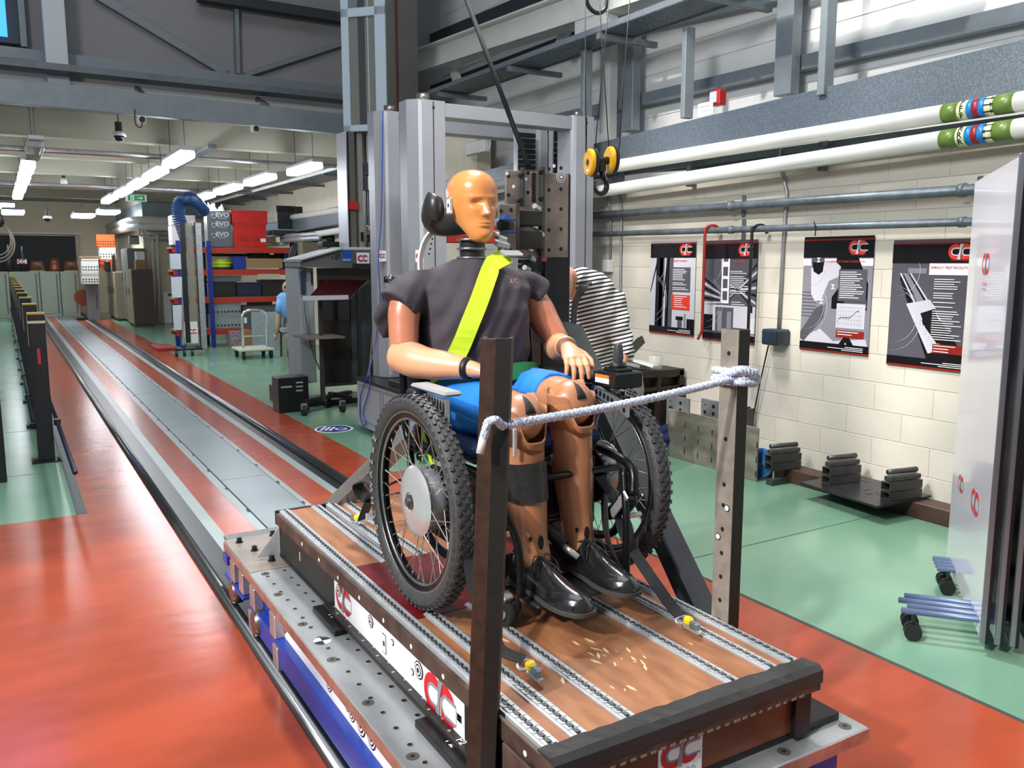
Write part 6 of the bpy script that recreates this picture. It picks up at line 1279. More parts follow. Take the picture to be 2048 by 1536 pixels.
# lower mast of the tower and machinery
YT = 9.2; ms = thing('test_machine', 'grey drop test machine with sloping console, mast, blue label and red-white logo', 'machine', (3.6, YT, 0))
yb((692, 262), (697, 497), YT, .3, SILL, 'mast_edge', ms); yb((697, 262), (714, 497), YT+.02, .28, M('mast_brown', '5c5954', .55), 'mast_panel', ms); yb((714, 262), (729, 497), YT+.04, .26, M('mast_cream', '8a8a80', .55), 'mast_panel', ms); yb((729, 262), (768, 497), YT+.12, .2, M('bay_black', '101418', .4), 'bay', ms)
yb((733, 262), (736, 325), YT+.05, .02, SILL, 'guide_rod', ms); yb((731, 325), (768, 352), YT+.03, .1, M('box_slate', '3b434a', .5), 'carriage', ms); yb((731, 352), (768, 382), YT+.01, .1, M('box_slate', '3b434a'), 'carriage', ms)
logo_sheet(yT(750, 366, YT+.005), .165, .15, ms, .145)
for x in (737, 757): yb((x-1, 382), (x+1, 495), YT+.05, .02, CHROME, 'guide_rod', ms)
yb((738, 316), (746, 326), YT+.04, .03, WHT, 'dial_box', ms); p = PY(756, 319, YT+.05); MB().cyl(p, p+V((0, -.03, 0)), .033, n=20).build('dial', WHITE, ms)
yb((699, 402), (717, 419), YT-.02, .05, M('box_red', 'b01c1c', .5), 'stop_box', ms)
random.seed(11)
for k in range(16): x = random.uniform(716, 760); y = random.uniform(425, 478); yb((x, y), (x+random.uniform(3, 10), y+random.uniform(6, 26)), YT-.01*(k % 4), .05, random.choice((BLK, BLKM, DG, BLK, CHROME)), 'clamp_part', ms, .003)
yb((690, 494), (770, 500), YT-.1, .4, SILL, 'top_shelf', ms)
m = MB(); P_ = [PY(*q, YT-.12) for q in ((601, 523), (683, 500), (770, 500), (770, 538), (601, 534))]; n = 5; m.add(P_+[p+V((0, .6, 0)) for p in P_], [tuple(range(n)), tuple(range(n, 2*n))[::-1]]+[(k, n+k, n+(k+1) % n, (k+1) % n) for k in range(n)]); m.build('console', DG, ms)
m = MB(); a = PY(600, 522, YT-.14); b = PY(683, 499, YT-.14); c = PY(770, 499, YT-.14); m.bar(a, b, .66, .02, up=(0, 0, 1)) if False else m.box((a.x, YT-.14, a.z-.01), (a.x+.02, YT+.5, a.z+.01)); m.bar(a+V((0, .3, .01)), b+V((0, .3, .01)), .66, .015); m.build('console_edge', LG, ms)
f = YT-.121
yb((685, 501), (703, 524), f-.004, .003, M('label_blue', '0b49a8', .5), 'blue_label', ms); text('IMATEK', .028, yT(694, 520, f-.006), WHITE, ms); logo_sheet(yT(726, 517, f-.004), .15, .13, ms, .13)
yb((747, 516), (762, 520), f-.004, .003, M('label_yellow', '8d8a35', .5), 'yellow_label', ms); yb((705, 527), (753, 536), f-.006, .005, BLK, 'vent_grille', ms)
for x, y in ((665, 515), (672, 512), (678, 510), (678, 515), (672, 517)): p = PY(x, y, f); MB().cyl(p, p+V((0, -.012, 0)), .011, n=8).build('button', BLK, ms)
yb((596, 536), (634, 765), YT+.05, .5, LG, 'cabinet_side', ms, .004); yb((634, 536), (766, 765), YT+.12, .02, M('bay_brown', '3b3633', .4), 'back_panel', ms); yb((640, 560), (700, 640), YT+.10, .02, M('dark_window', '15181d', .2), 'door_window', ms); yb((640, 642), (700, 762), YT+.10, .02, M('dark_window2', '252220', .3), 'door_window', ms)
yb((700, 560), (766, 765), YT+.09, .03, M('steel_door', '4a5156', .45, .3, var=.2, scale=4), 'door', ms); yb((622, 543), (626, 570), YT+.04, .01, BLK, 'door_slot', ms)
MB().box((PY(596, 700, YT).x, YT+.05, 0), (PY(766, 700, YT).x, YT+.5, .06)).build('base', BLK, ms)
yb((602, 542), (612, 588), YT-.0, .05, M('handset_blue', '2a3550', .4), 'handset', ms, .006)
MB().tube(bez([PY(*q, YT-.04) for q in ((607, 590), (612, 640), (624, 700), (640, 740))], 6), .008, 6).build('cable', M('cable_grey', '5c5f60', .6), ms, smooth=True)
# lectern on castors
YL = 8.9; lc = thing('lectern_stand', 'rolling lectern with sloping dark red top and white lip beside the white plinth', 'stand', (3.2, YL, 0))
m = MB(); P_ = [PY(615, 597, YL-.2), PY(698, 597, YL-.2), PY(735, 560, YL+.25), PY(648, 560, YL+.25)]; m.add(P_+[p+V((0, 0, -.02)) for p in P_], [(0, 1, 2, 3), (7, 6, 5, 4), (0, 4, 5, 1), (1, 5, 6, 2), (2, 6, 7, 3), (3, 7, 4, 0)]); m.build('desk_top', M('desk_red', '3a0b10', .4), lc)
yb((606, 592), (697, 599), YL-.22, .03, SILL, 'lip', lc); m = MB(); a = PY(612, 676, YL-.2); b = PY(690, 682, YL-.2); m.box((a.x, YL-.2, a.z-.02), (b.x, YL+.25, a.z)); m.build('shelf', M('shelf_tan', '6b625a', .5), lc)
for x in (641, 718): p = PY(x, 600, YL); MB().box((p.x-.02, YL, .13), (p.x+.02, YL+.04, PY(x, 580, YL).z)).build('upright', M('upright_brown', '2d2724', .5), lc)
for x0, x1 in (((610, 795), (700, 765)), ((700, 795), (660, 765))):
    a = PY(*x0, YL-.1); a.z = .14; b = PY(*x1, YL+.3); b.z = .14; MB().bar(a, b, .06, .04).build('base_bar', BLK, lc)
for x, y_ in ((607, YL-.15), (655, YL+.25), (684, YL-.15)):
    p = PY(x, 790, y_); MB().cyl((p.x-.02, p.y, .06), (p.x+.02, p.y, .06), .06, n=18).build('caster_wheel', RUB, lc, autos=40); MB().box((p.x-.03, p.y-.02, .07), (p.x+.03, p.y+.02, .13)).build('caster_fork', CHROME, lc)
# tripod, pole and blue cable
tr = thing('tripod', 'black tripod stand with clamp standing against the silver column', 'tripod', PZ(757, 780, 0)); Yt = 8.0
b = PY(757, 720, Yt); MB().cyl((b.x, Yt, .35), (b.x, Yt, PY(757, 575, Yt).z), .014, n=10).build('pole', BLK, tr)
for dx, dy in ((-.22, 0), (.2, .05), (.0, .2)): MB().cyl((b.x, Yt, .62), (b.x+dx, Yt+dy, .012), .011, n=8).build('leg', BLK, tr)
MB().cbox((b.x, Yt, PY(757, 590, Yt).z), (.07, .06, .12)).build('clamp', BLKM, tr, bevel=.01)
t = thing('wooden_pole', 'thin yellowish wooden pole leaning between lectern and tripod', 'pole', PY(740, 740, 8.1)); MB().cyl(PY(737, 760, 7.9), PY(752, 600, 8.3), .010, n=8).build('pole', M('pole_wood', '8a6a3a', .6), t)
t = thing('blue_cable', 'thin blue cable hanging down the silver column and over the white plinth', 'cable', PY(765, 500, 7.3)); MB().tube(bez([PY(766, 222, 7.4), PY(763, 420, 7.4), PY(757, 520, 7.4), PY(760, 600, 7.4), PY(752, 680, 7.5), PX(735, 750, 2.83), PX(722, 790, 2.83), PX(720, 830, 2.83), PX(727, 852, 2.83), PX(732, 842, 2.83), PX(726, 825, 2.83), PX(738, 780, 2.83), PX(740, 745, 2.83)], 8), .006, 6).build('cable', M('cable_blue', '2b4aa8', .5), t, smooth=True)
t = thing('tube_offcut', 'black square tube lying on the edge of the white plinth', 'tube', (2.95, 6.3, .526)); MB().box((2.88, 6.5, .526), (3.1, 7.0, .58)).build('tube', BLKM, t, bevel=.003); MB().box((2.9, 6.496, .535), (2.96, 6.5, .571)).build('opening', PLYF, t)
# floor sign
t = thing('floor_sign', 'round blue and white sticker on the green floor near the white plinth', 'sign', PZ(668, 858, 0)); c = PZ(668, 858, 0); T = Matrix.Translation((c.x, c.y, .0005)) @ Matrix.Rotation(R(-35), 4, 'Z'); m = MB(); m.mi = 0; disc(m, T, .185, 0, 32, th=.001); m.mi = 1; disc(m, T, .165, .001, 32); m.mi = 0; disc(m, T, .06, .0016, 20, cx=.07)
m.mi = 1; disc(m, T, .04, .0024, 20, cx=.07); m.mi = 0
for k in range(3): flat(m, T, [(-.12+.045*k, -.09), (-.095+.045*k, -.09), (-.095+.045*k, .09), (-.12+.045*k, .09)], .0016)
m.build('sticker', [WHITE, M('sign_blue', '1d2d78', .5)], t)
for k, (a, b, lb) in enumerate((((556, 757), (618, 795), 'larger black metal box with slots on the floor before the grey cabinet'), ((548, 737), (590, 768), 'smaller black bin with a cable standing behind the slotted black box'))):
    Y = 9.0+.7*k; t = thing('black_box', lb, 'box', PY(580, 790, Y)); p = PY(*a, Y); q = PY(*b, Y); MB().box((p.x, Y, 0), (q.x, Y+.25, p.z-q.z if k else PY(*a, Y).z)).build('box', BLKM, t, bevel=.006)
    if k == 0:
        for i in range(3): yb((592, 764+8*i), (606, 766+8*i), Y-.004, .003, STEELL, 'slot', t)
        yb((562, 773), (584, 775), Y-.004, .003, STEELL, 'slot', t)
# ================================================================ barrier
bx = [(.205+.0*k, 7.8+1.72*k) for k in range(12)]; BP = None; PBK = M('barrier_black', '17171d', .45); PYL = M('barrier_yellow', 'a08a2c', .5)
for k, (x, y) in enumerate(bx):
    if BP is None:
        BP = thing('barrier_post', 'nearest black barrier post, yellow cap, tape band and red tag', 'post', (x, y, 0), 'black barrier posts along the track')
        MB().box((x-.06, y-.05, .012), (x+.06, y+.05, 1.20)).build('post', PBK, BP, bevel=.004); MB().box((x-.062, y-.052, 1.20), (x+.062, y+.052, 1.215)).build('cap', PYL, BP); MB().box((x-.064, y-.045, .95), (x-.061, y+.045, 1.19)).build('reflector', M('reflector', '9a9688', .5), BP)
        MB().box((x-.11, y-.09, 0), (x+.11, y+.09, .012)).build('base_plate', BLKM, BP, bevel=.003)
        for sx in (-1, 1): MB().cyl((x+.085*sx, y-.06, .012), (x+.085*sx, y-.06, .024), .012, n=8).build('bolt', BLKM, BP)
    else: dup(BP, shift=(0, y-7.8, 0), label='black barrier post with yellow cap, %s from the near end of the row' % ('first second third fourth fifth sixth seventh eighth ninth tenth eleventh twelfth'.split()[k]))
x, y = bx[0]; MB().box((x-.0635, y-.0535, 1.13), (x+.0635, y+.0535, 1.15)).build('tape_band', M('tape_band', 'b3a890', .6), BP); MB().box((x-.012, y-.054, .80), (x+.012, y-.05, .93)).build('red_tag', M('tag_red', '9c2d25', .5), BP, bevel=.003)
for (p, q, lb) in (((57, 702), (150, 945), 'lower black rail of the barrier, ending in front of the nearest post'), ((40, 672), (88, 850), 'second black rail running low behind the barrier rail')):
    if lb.startswith('lower'): a = PX(*q, .30); a2 = V((.30, a.y, a.z)); b = V((.30, 28, a.z)); 
    else: a2 = V((.13, 7.9, .30)); b = V((.13, 28, .30))
    t = thing('barrier_rail', lb, 'rail', a2); MB().cyl(a2, b, .016, n=10).build('rail', M('rail_navy', '191c2e', .4), t, smooth=True)
    for k in range(6): yy = 7.8+1.72*k; MB().cbox((a2.x, yy, a2.z), (.05, .06, .05)).build('clamp', BLKM, t, bevel=.006)
# ================================================================ low room: lights and ceiling
ZL = 2.86; EM = M('tube_light', 'f4f8ff', .4, emit=22); HS = M('lamp_housing', 'b9bfc2', .4)
def lampT(p, q, lit, label, group):
    a = PZ(*p, ZL); b = PZ(*q, ZL); x = (a.x+b.x)/2; a.x = b.x = x; L_ = b.y-a.y; a.y += .16; b.y -= .26
    t = thing('strip_light', label, 'light', (x, a.y, ZL), group); pr = [(-.06, 0), (-.045, .045), (.045, .045), (.06, 0), (.045, -.035), (-.045, -.035)]
    m = MB(); m.box((x-.075, a.y, ZL+.002), (x+.075, b.y, ZL+.05)); m.build('housing', HS, t, bevel=.01)
    m = MB(); m.box((x-.08, a.y+.04, ZL-.075), (x+.08, b.y-.04, ZL+.001)); m.build('diffuser', EM if lit else M('diffuser_off', 'a9aaa5', .2, alpha=.7), t, bevel=.012)
    for yy in (a.y+.2, b.y-.2): MB().cyl((x, yy, ZL+.05), (x, yy, 3.42), .004, n=5).build('hanger', STEEL, t)
ords = ('nearest', 'second', 'third', 'fourth', 'fifth')
for k, (p, q) in enumerate((((362, 298), (305, 329)), ((310, 331), (266, 355)), ((270, 355), (235, 373)), ((237, 373), (210, 389)), ((210, 389), (183, 402)))): lampT((p[0]+22, p[1]), (q[0]+22, q[1]), True, f'{ords[k]} glowing strip light of the middle ceiling row', 'middle row of strip lights')
for k, (p, q) in enumerate((((640, 322), (575, 345)), ((545, 345), (492, 366)), ((480, 366), (430, 384)), ((425, 384), (390, 397)))): lampT(p, q, True, f'{ords[k]} glowing strip light of the right ceiling row', 'right row of strip lights')
for k, (p, q) in enumerate((((74, 276), (62, 314)), ((58, 318), (50, 342)), ((50, 343), (44, 362)), ((43, 363), (38, 380)), ((37, 380), (34, 393)))): lampT(p, q, k > 0, (f'{ords[k]} glowing strip light of the left ceiling row' if k else 'unlit strip light with clear cover, first of the left ceiling row'), 'left row of strip lights')
for k in range(6):  # unseen row of lamps, added to brighten the far room
    yy = 10.8+2.6*k; t = thing('strip_light', ('nearest', 'second', 'third', 'fourth', 'fifth', 'sixth')[k]+' strip light of the row beyond the left picture edge', 'light', (-1.5, yy, ZL), 'strip lights beyond the left edge'); MB().box((-1.562, yy, ZL-.055), (-1.438, yy+1.4, ZL)).build('diffuser', EM, t, bevel=.012); MB().box((-1.58, yy-.05, ZL), (-1.42, yy+1.45, ZL+.05)).build('housing', HS, t)
    for dy in (.2, 1.2): MB().cyl((-1.5, yy+dy, ZL+.05), (-1.5, yy+dy, 3.42), .004, n=5).build('hanger', STEEL, t)
for k, (x, y, lb) in enumerate(((6, 412, 'small far strip light at the left picture edge'), (26, 425, 'small far strip light left of the ceiling camera'), (166, 432, 'small far strip light right of the ceiling camera'), (216, 425, 'small far strip light by the galvanised duct corner'))):
    Y = 25.5; p = PY(x, y, Y); t = thing('strip_light', lb, 'light', p, 'far strip lights'); MB().cbox(p, (.5, 1.1, .08)).build('diffuser', EM, t, bevel=.02); MB().cbox(p+V((0, 0, .07)), (.5, 1.2, .06)).build('housing', HS, t); MB().cyl(p+V((0, 0, .1)), (p.x, p.y, 3.42), .006, n=5).build('hanger', STEEL, t)
for k, y in enumerate((11.9, 14.2, 16.8, 20, 23)):
    tag(MB().box((-3.2, y, 3.10), (5.19, y+.22, 3.418)).build('ceiling_beam', M('beam_cream', 'b4b0a0', .6)), f'{ords[k]} cream downstand beam crossing the low ceiling', 'beam', 'cream ceiling beams')
for k, (y, z, r_) in enumerate(((12.8, 3.05, .028), (17.9, 3.0, .035))):
    t = thing('ceiling_pipe', ('nearer' if k == 0 else 'farther')+' dark steel pipe crossing under the low ceiling', 'pipe', (0, y, z)); MB().cyl((-3.2, y, z), (5.0, y, z), r_, n=10).build('pipe', STEELL, t, smooth=True)
for k, (y, z) in enumerate(((13.4, 3.08), (19.2, 3.05))):
    t = thing('red_conduit', ('nearer' if k == 0 else 'farther')+' thin dark red alarm conduit under the low ceiling', 'conduit', (0, y, z)); MB().cyl((-3.2, y, z), (2.2, y, z), .009, n=6).build('conduit', M('conduit_red', '6e2a24', .5), t)
t = MB().bar((2.35, 11.2, 3.03), (2.35, 22, 3.03), .10, .05).build('trunking', GALVD); tag(t, 'long grey trunking above the middle row of strip lights', 'trunking')
for k, (x, y, Y) in enumerate(((238, 272, 11.4), (95, 437, 26))):
    p = PY(x, y, Y); s = 1 if k == 0 else 1.4; t = thing('dome_camera', ('large white dome security camera hanging below the hall beam' if k == 0 else 'small dome security camera on the far wall above the blackboard'), 'camera', p)
    MB().cyl(p+V((0, 0, 0)), p+V((0, 0, .05*s)), .085*s, .06*s, n=20).build('housing', WHT, t, smooth=True); MB().ball(p+V((0, 0, -.01)), .06*s, 18, (1, 1, .9)).build('dome', M('dome_dark', '15161a', .1), t, smooth=True); MB().cyl(p+V((0, 0, .05*s)), p+V((0, 0, .16*s)), .04*s, n=12).build('stem', BLK, t); MB().cyl(p+V((0, 0, .16*s)), (p.x, p.y, 3.42), .008, n=6).build('rod', STEEL, t)
p = PY(128, 368, 17.5); t = thing('smoke_detector', 'small white smoke detector on the red conduit under the low ceiling', 'detector', p); MB().cyl(p, p+V((0, 0, .10)), .06, .045, n=14).build('body', WHT, t, smooth=True); MB().cyl(p+V((0, 0, .10)), p+V((0, 0, .2)), .03, n=10).build('stem', BLK, t); MB().cyl(p+V((0, 0, .2)), (p.x, p.y, 3.42), .006, n=6).build('rod', STEEL, t)
for (x, y, Y) in ((283, 240, 10.22), (510, 258, 10.22)):
    p = PY(x, y, Y); t = thing('beam_socket', ('white socket with black plug and looped cable under the hall beam' if x < 300 else 'small hook fitting under the hall beam, right of the plug socket'), 'socket', p); MB().cbox(p, (.09, .05, .08)).build('box', WHT, t, bevel=.006); MB().cyl(p+V((0, -.03, 0)), p+V((0, -.07, 0)), .03, n=12).build('plug', BLK, t)
    if x < 300: MB().tube(bez([p+V((0, -.06, -.02)), p+V((-.02, -.06, -.09)), p+V((-.07, -.06, -.05)), p+V((-.07, -.06, .10))], 5), .006, 6).build('cable', BLK, t, smooth=True)
p = PY(272, 396, 19.9); t = thing('exit_sign', 'green exit sign with white arrow hanging under the low ceiling', 'sign', p); MB().cbox(p, (.42, .03, .15)).build('sign_case', WHT, t, bevel=.005); m = MB(); T = plane_T(p+V((.0, -.016, 0)), (1, 0, 0), (0, 0, 1)); flat(m, T, [(-.16, -.055), (.17, -.055), (.17, .055), (-.16, .055)]); m.build('green_face', M('exit_green', '0c7a45', .5, emit=.5), t)
m = MB(); flat(m, T, [(.02, -.008), (.09, -.008), (.09, -.03), (.135, 0), (.09, .03), (.09, .008), (.02, .008)], .001); m.build('arrow', WHITE, t); m = MB(); flat(m, T, [(-.11, -.045), (-.04, -.045), (-.04, .045), (-.11, .045)], .001); m.build('door_mark', WHITE, t); m = MB(); flat(m, T, [(-.09, -.04), (-.06, -.02), (-.065, .03), (-.085, .03)], .002); m.build('running_mark', M('exit_green', '0c7a45'), t)
# ducts and pipes at the far corner
YC = 24.2
t = thing('galvanised_duct', 'galvanised duct boxing round the far wall corner above the white pipes', 'duct', (3, YC, 2.9)); DU = M('duct_galv', '93a4ac', .4, .3, var=.12, scale=3)
z0, z1 = PY(290, 433, YC).z, PY(290, 405, YC).z; x0 = PY(288, 420, YC).x-.05; MB().box((x0+.251, YC-.15, z0), (5.1, YC+.1, z1)).build('duct', DU, t); MB().box((x0-.02, YC-.15, z0), (x0+.25, 29.8, z1)).build('duct', DU, t)
for k, py in enumerate((440, 453)):
    p = PY(290, py, YC-.3); t = thing('wrapped_pipe', ('upper' if k == 0 else 'lower')+' white lagged pipe turning round the far wall corner', 'pipe', p); MB().tube([V((5.1, YC-.3, p.z)), V((x0+.15, YC-.3, p.z)), V((x0-.1, YC-.1, p.z)), V((x0-.25, YC+.4, p.z)), V((x0-.25, 29.8, p.z))], .10, 14).build('pipe', M('pipe_white', 'd6d7d2'), t, smooth=True)
for k, (pts) in enumerate((((277, 440), (279, 470), (305, 478), (308, 640)), ((290, 455), (292, 465), (314, 470), (318, 640)))):
    t = thing('thin_pipe', ('left' if k == 0 else 'right')+' thin white pipe running down the cream wall beside the brown cabinet', 'pipe', PY(*pts[-1], YC-.1)); MB().tube([PY(*q, YC-.15) for q in pts], .035, 8).build('pipe', WHT, t, smooth=True)
t = thing('radiator', 'white wall heater low on the cream wall left of the red shelving', 'radiator', PY(330, 660, YC-.2)); yb((325, 582), (345, 646), YC-.25, .12, WHT, 'case', t, .01); yb((336, 587), (344, 592), YC-.26, .01, DG, 'grille', t)
for k, (y0, y1) in enumerate(((467, 472), (478, 483))): 
    t = tag(yb((300, y0), (342, y1), YC-.06, .04, GALV, 'wall_pipe'), ('upper' if k == 0 else 'lower')+' short grey pipe on the cream wall above the white thin pipes', 'pipe')
# tray along the right
a = PX(435, 399, 4.5); b = PX(690, 336, 4.5); t = thing('cable_tray', 'white-edged cable tray along the right side under the low ceiling', 'cable tray', b); a.z = b.z = (a.z+b.z)/2; MB().bar(b, V((4.5, 22, b.z)), .02, .05).build('tray_side', WHT, t); MB().bar(b+V((.3, 0, 0)), V((4.8, 22, b.z)), .55, .01).build('tray_base', GALVD, t)
for k in range(6): y = b.y+1+2*k; MB().box((4.5, y, b.z-.06), (5.19, y+.05, b.z-.02)).build('tray_arm', GALVD, t)
# ================================================================ red and blue shelving
YR = 16.75; sh_ = thing('shelving_rack', 'long red and blue shelving rack loaded with crates on the right of the track', 'shelving', (4, YR, 0))
ORG_ = M('beam_orange', 'a82c16', .5); CHB = M('chipboard', '8a6a45', .7); UPB = M('upright_blue', '17308f', .45)
levels = [492, 537, 592, 655]; zs = [PY(450, v+3, YR).z for v in levels]; xl, xr = PY(344, 500, YR).x, PY(604, 500, YR).x
for z in zs:
    MB().box((xl, YR, z-.10), (xr, YR+.04, z)).build('shelf_beam', ORG_, sh_); MB().box((xl, YR+.04, z-.03), (xr, YR+.6, z+.005)).build('shelf_board', CHB, sh_)
    MB().box((xl, YR+.56, z-.10), (xr, YR+.6, z-.03)).build('shelf_beam', ORG_, sh_)
for px in (357, 418, 601):
    x = PY(px, 500, YR).x
    for dy in (0, .58):
        MB().box((x-.045, YR-.02+dy, 0), (x+.04, YR+dy, zs[0]+.12)).build('upright', UPB, sh_)
    m = MB()
    for k in range(14): disc(m, plane_T((x, YR-.0205, .2+.13*k), (1, 0, 0), (0, 0, 1)), .012, 0, 8)
    m.build('upright_holes', PLYF, sh_, kind='stuff')
z0 = zs[0]+.005
def crate(a, b, Y, dep, mat, label, name='crate', cat='crate', z=None, lines=0, group=None, holes=0, lid=None):
    p = PY(*a, Y); q = PY(*b, Y); zz = z if z is not None else q.z; t = thing(name, label, cat, ((p.x+q.x)/2, Y, zz), group); zt = max(p.z, zz+.02)
    x0, x1 = p.x, q.x; th = .015; m = MB()
    for bx_ in (((x0+.01, Y+.01, zz), (x1-.01, Y+dep-.01, zz+th)), ((x0, Y, zz+.01), (x1, Y+th, zt)), ((x0, Y+dep-th, zz+.01), (x1, Y+dep, zt)), ((x0, Y+th, zz+.01), (x0+th, Y+dep-th, zt)), ((x1-th, Y+th, zz+.01), (x1, Y+dep-th, zt))): m.box(*bx_)
    m.build('body', mat, t); m = MB(); m.box((x0-.012, Y-.012, zt-.03), (x1+.012, Y+.003, zt-.004)); m.box((x0-.012, Y-.012, zt-.03), (x0+.003, Y+dep+.012, zt-.004)); m.build('rim', mat, t)
    if holes:
        m = MB(); n = max(4, int((x1-x0)/.06)); 
        for r_ in range(holes):
            for k in range(n): xx = x0+(k+.5)*(x1-x0)/n; zc = zz+(zt-zz)*(.22+.22*r_); m.box((xx-.018, Y-.003, zc-.018), (xx+.018, Y+.001, zc+.018))
        m.build('openings', M('opening_dark', '2a2a2a', .8), t, kind='stuff')
    return t, x0, x1, zz, zt
RC = M('crate_red', 'c2201a', .4); 
t, x0, x1, zz, zt = crate((467, 447), (533, 490), YR+.05, .45, RC, 'lower red plastic crate with fan-shaped openings on the top shelf', z=z0)
m = MB(); 
for s in (-1, 1):
    for r_ in range(3):
        for k in range(6): a = R(20+24*k); cx = (x0+x1)/2+s*(x1-x0)*.22; T = plane_T((cx+(.05+.035*r_)*math.cos(a), YR+.049, zz+.10+(.04+.03*r_)*math.sin(a)), (1, 0, 0), (0, 0, 1)); disc(m, T, .010, 0, 8)
m.build('fan_openings', M('red_dark2', '4a0b0b', .6), t, kind='stuff'); yb((521, 477), (532, 484), YR+.045, .003, WHITE, 'barcode_label', t)
crate((463, 420), (535, 447), YR+.03, .5, RC, 'upper wider red plastic crate stacked on the red crate of the top shelf', z=zt)
GBG = M('bag_box', '565d63', .5)
t = thing('bag_box', 'grey carton printed EVO three times with plastic bags bulging out, top shelf', 'box', (PY(440, 480, YR).x, YR, z0)); p = PY(415, 421, YR); q = PY(463, 485, YR); MB().box((p.x, YR+.0, z0), (q.x, YR+.4, p.z)).build('carton', GBG, t, bevel=.01)
for k, y_ in enumerate((430, 448, 469)):
    text('EVO', .115, yT(445, y_, YR-.003), M('evo_grey', 'b9bdc0', .5), t, bold=.004, sx=1.1); text('Recycled', .04, yT(445, y_+6, YR-.003), M('evo_grey', 'b9bdc0'), t); mm = MB(); T = yT(428, y_+2, YR-.003)
    for a in range(3): mm.tube([T @ V((.04*math.cos(R(90+120*a+d_)), .04*math.sin(R(90+120*a+d_)), 0)) for d_ in (10, 50, 100)], .008, 5)
    mm.build('recycle_arrows', MATS['evo_grey'], t)
m = MB(); random.seed(4)
for k in range(9): cx = random.uniform(PY(393, 0, YR).x+.05, q.x-.1); m.cyl((cx, YR+random.uniform(.05, .3), p.z-.05), (cx+random.uniform(-.08, .08), YR+.15, p.z+random.uniform(.06, .16)), .07, .01, n=7)
m.box((PY(393, 0, YR).x, YR+.05, z0), (p.x-.005, YR+.35, p.z-.03)); m.build('plastic_bag', M('bag_clear', 'c9d6df', .25, alpha=.8), t)
for (a, b, lb, mt, Y) in (((343, 451), (374, 490), 'white carton with a small red mark at the left end of the top shelf', WHT, YR+.06), ((343, 430), (391, 451), 'white carton with pink print stacked at the left end of the top shelf', M('carton_pink', 'dccfd0', .6), YR+.04)):
    tag(yb(a, b, Y, .4, mt, 'carton', bevel=.006), lb, 'box')
m = MB()
for i in range(4):
    for j in range(2): m.mi = 0; disc(m, yT(375+5*i, 435+8*j, YR+.038), .02, 0, 8)
m = m.build('print_dot', M('dot_red', 'c2304a', .5), bpy.data.objects['carton.001']) if 'carton.001' in bpy.data.objects else None
if m: m.location = -bpy.data.objects['carton.001'].location
# big blue hose
t = thing('extraction_hose', 'fat ribbed dark blue extraction hose arching over the top shelf', 'hose', PY(372, 480, 16.2)); pth = bez([PY(377, 492, 16.2), PY(366, 460, 16.2), PY(357, 430, 16.2), PY(360, 405, 16.2), PY(376, 397, 16.2), PY(392, 405, 16.4), PY(408, 423, 16.7)], 14); rs = [.105+(.012 if k % 2 else 0) for k in range(len(pth))]
MB().tube(pth, rs, 16).build('hose', M('hose_blue', '1b3a66', .4), t)
# things on the right of the top shelf
CB = M('case_black', '26292c', .5)
t = thing('black_case', 'black metal case with open front standing right of the red crates', 'case', PY(580, 459, YR)); yb((555, 424), (592, 459), YR+.1, .03, CB, 'front', t); yb((592, 413), (612, 457), YR+.1, .4, M('case_black2', '17191b', .5), 'side', t); yb((553, 411), (592, 425), YR+.3, .03, M('case_black2', '17191b'), 'back', t)
t = thing('flat_case', 'long flat black case lying on the pipes of the top shelf', 'case', PY(570, 470, YR)); yb((545, 460), (606, 470), YR-.1, .5, CB, 'body', t, .01)
t = thing('metal_pipe', 'long silvery pipe lying on the right of the top shelf', 'pipe', PY(600, 480, YR)); 
for y_ in (474, 482): MB().cyl(PY(560, y_, YR+.2), PY(640, y_-6, 15.2), .05, n=12).build('pipe', STEELL, t, smooth=True)
for k, (a, b, lb, mt) in enumerate((((535, 475), (552, 486), 'small brown carton right of the red crate', M('carton_brown', '6b4526', .7)), ((552, 474), (561, 485), 'crumpled white paper cup right of the brown carton', WHT), ((562, 481), (572, 491), 'small grey motor part at the shelf edge', STEELL))): tag(yb(a, b, YR+.02, .2, mt, 'small_part', bevel=.01), lb, 'part')
for k in range(7): x, y_ = ((655, 482), (663, 478), (670, 474), (677, 480), (684, 475), (690, 481), (668, 485))[k]; p = PY(x, y_, 15.0); t = thing('black_tube', ('lower left', 'upper left', 'topmost left', 'middle', 'upper right', 'lower right', 'bottom')[k]+' round black tube end of the bundle above the console', 'tube', p, 'bundle of black tubes'); MB().cyl(p, p+V((0, 1.6, 0)), .05, n=12).build('tube', BLK, t, smooth=True)
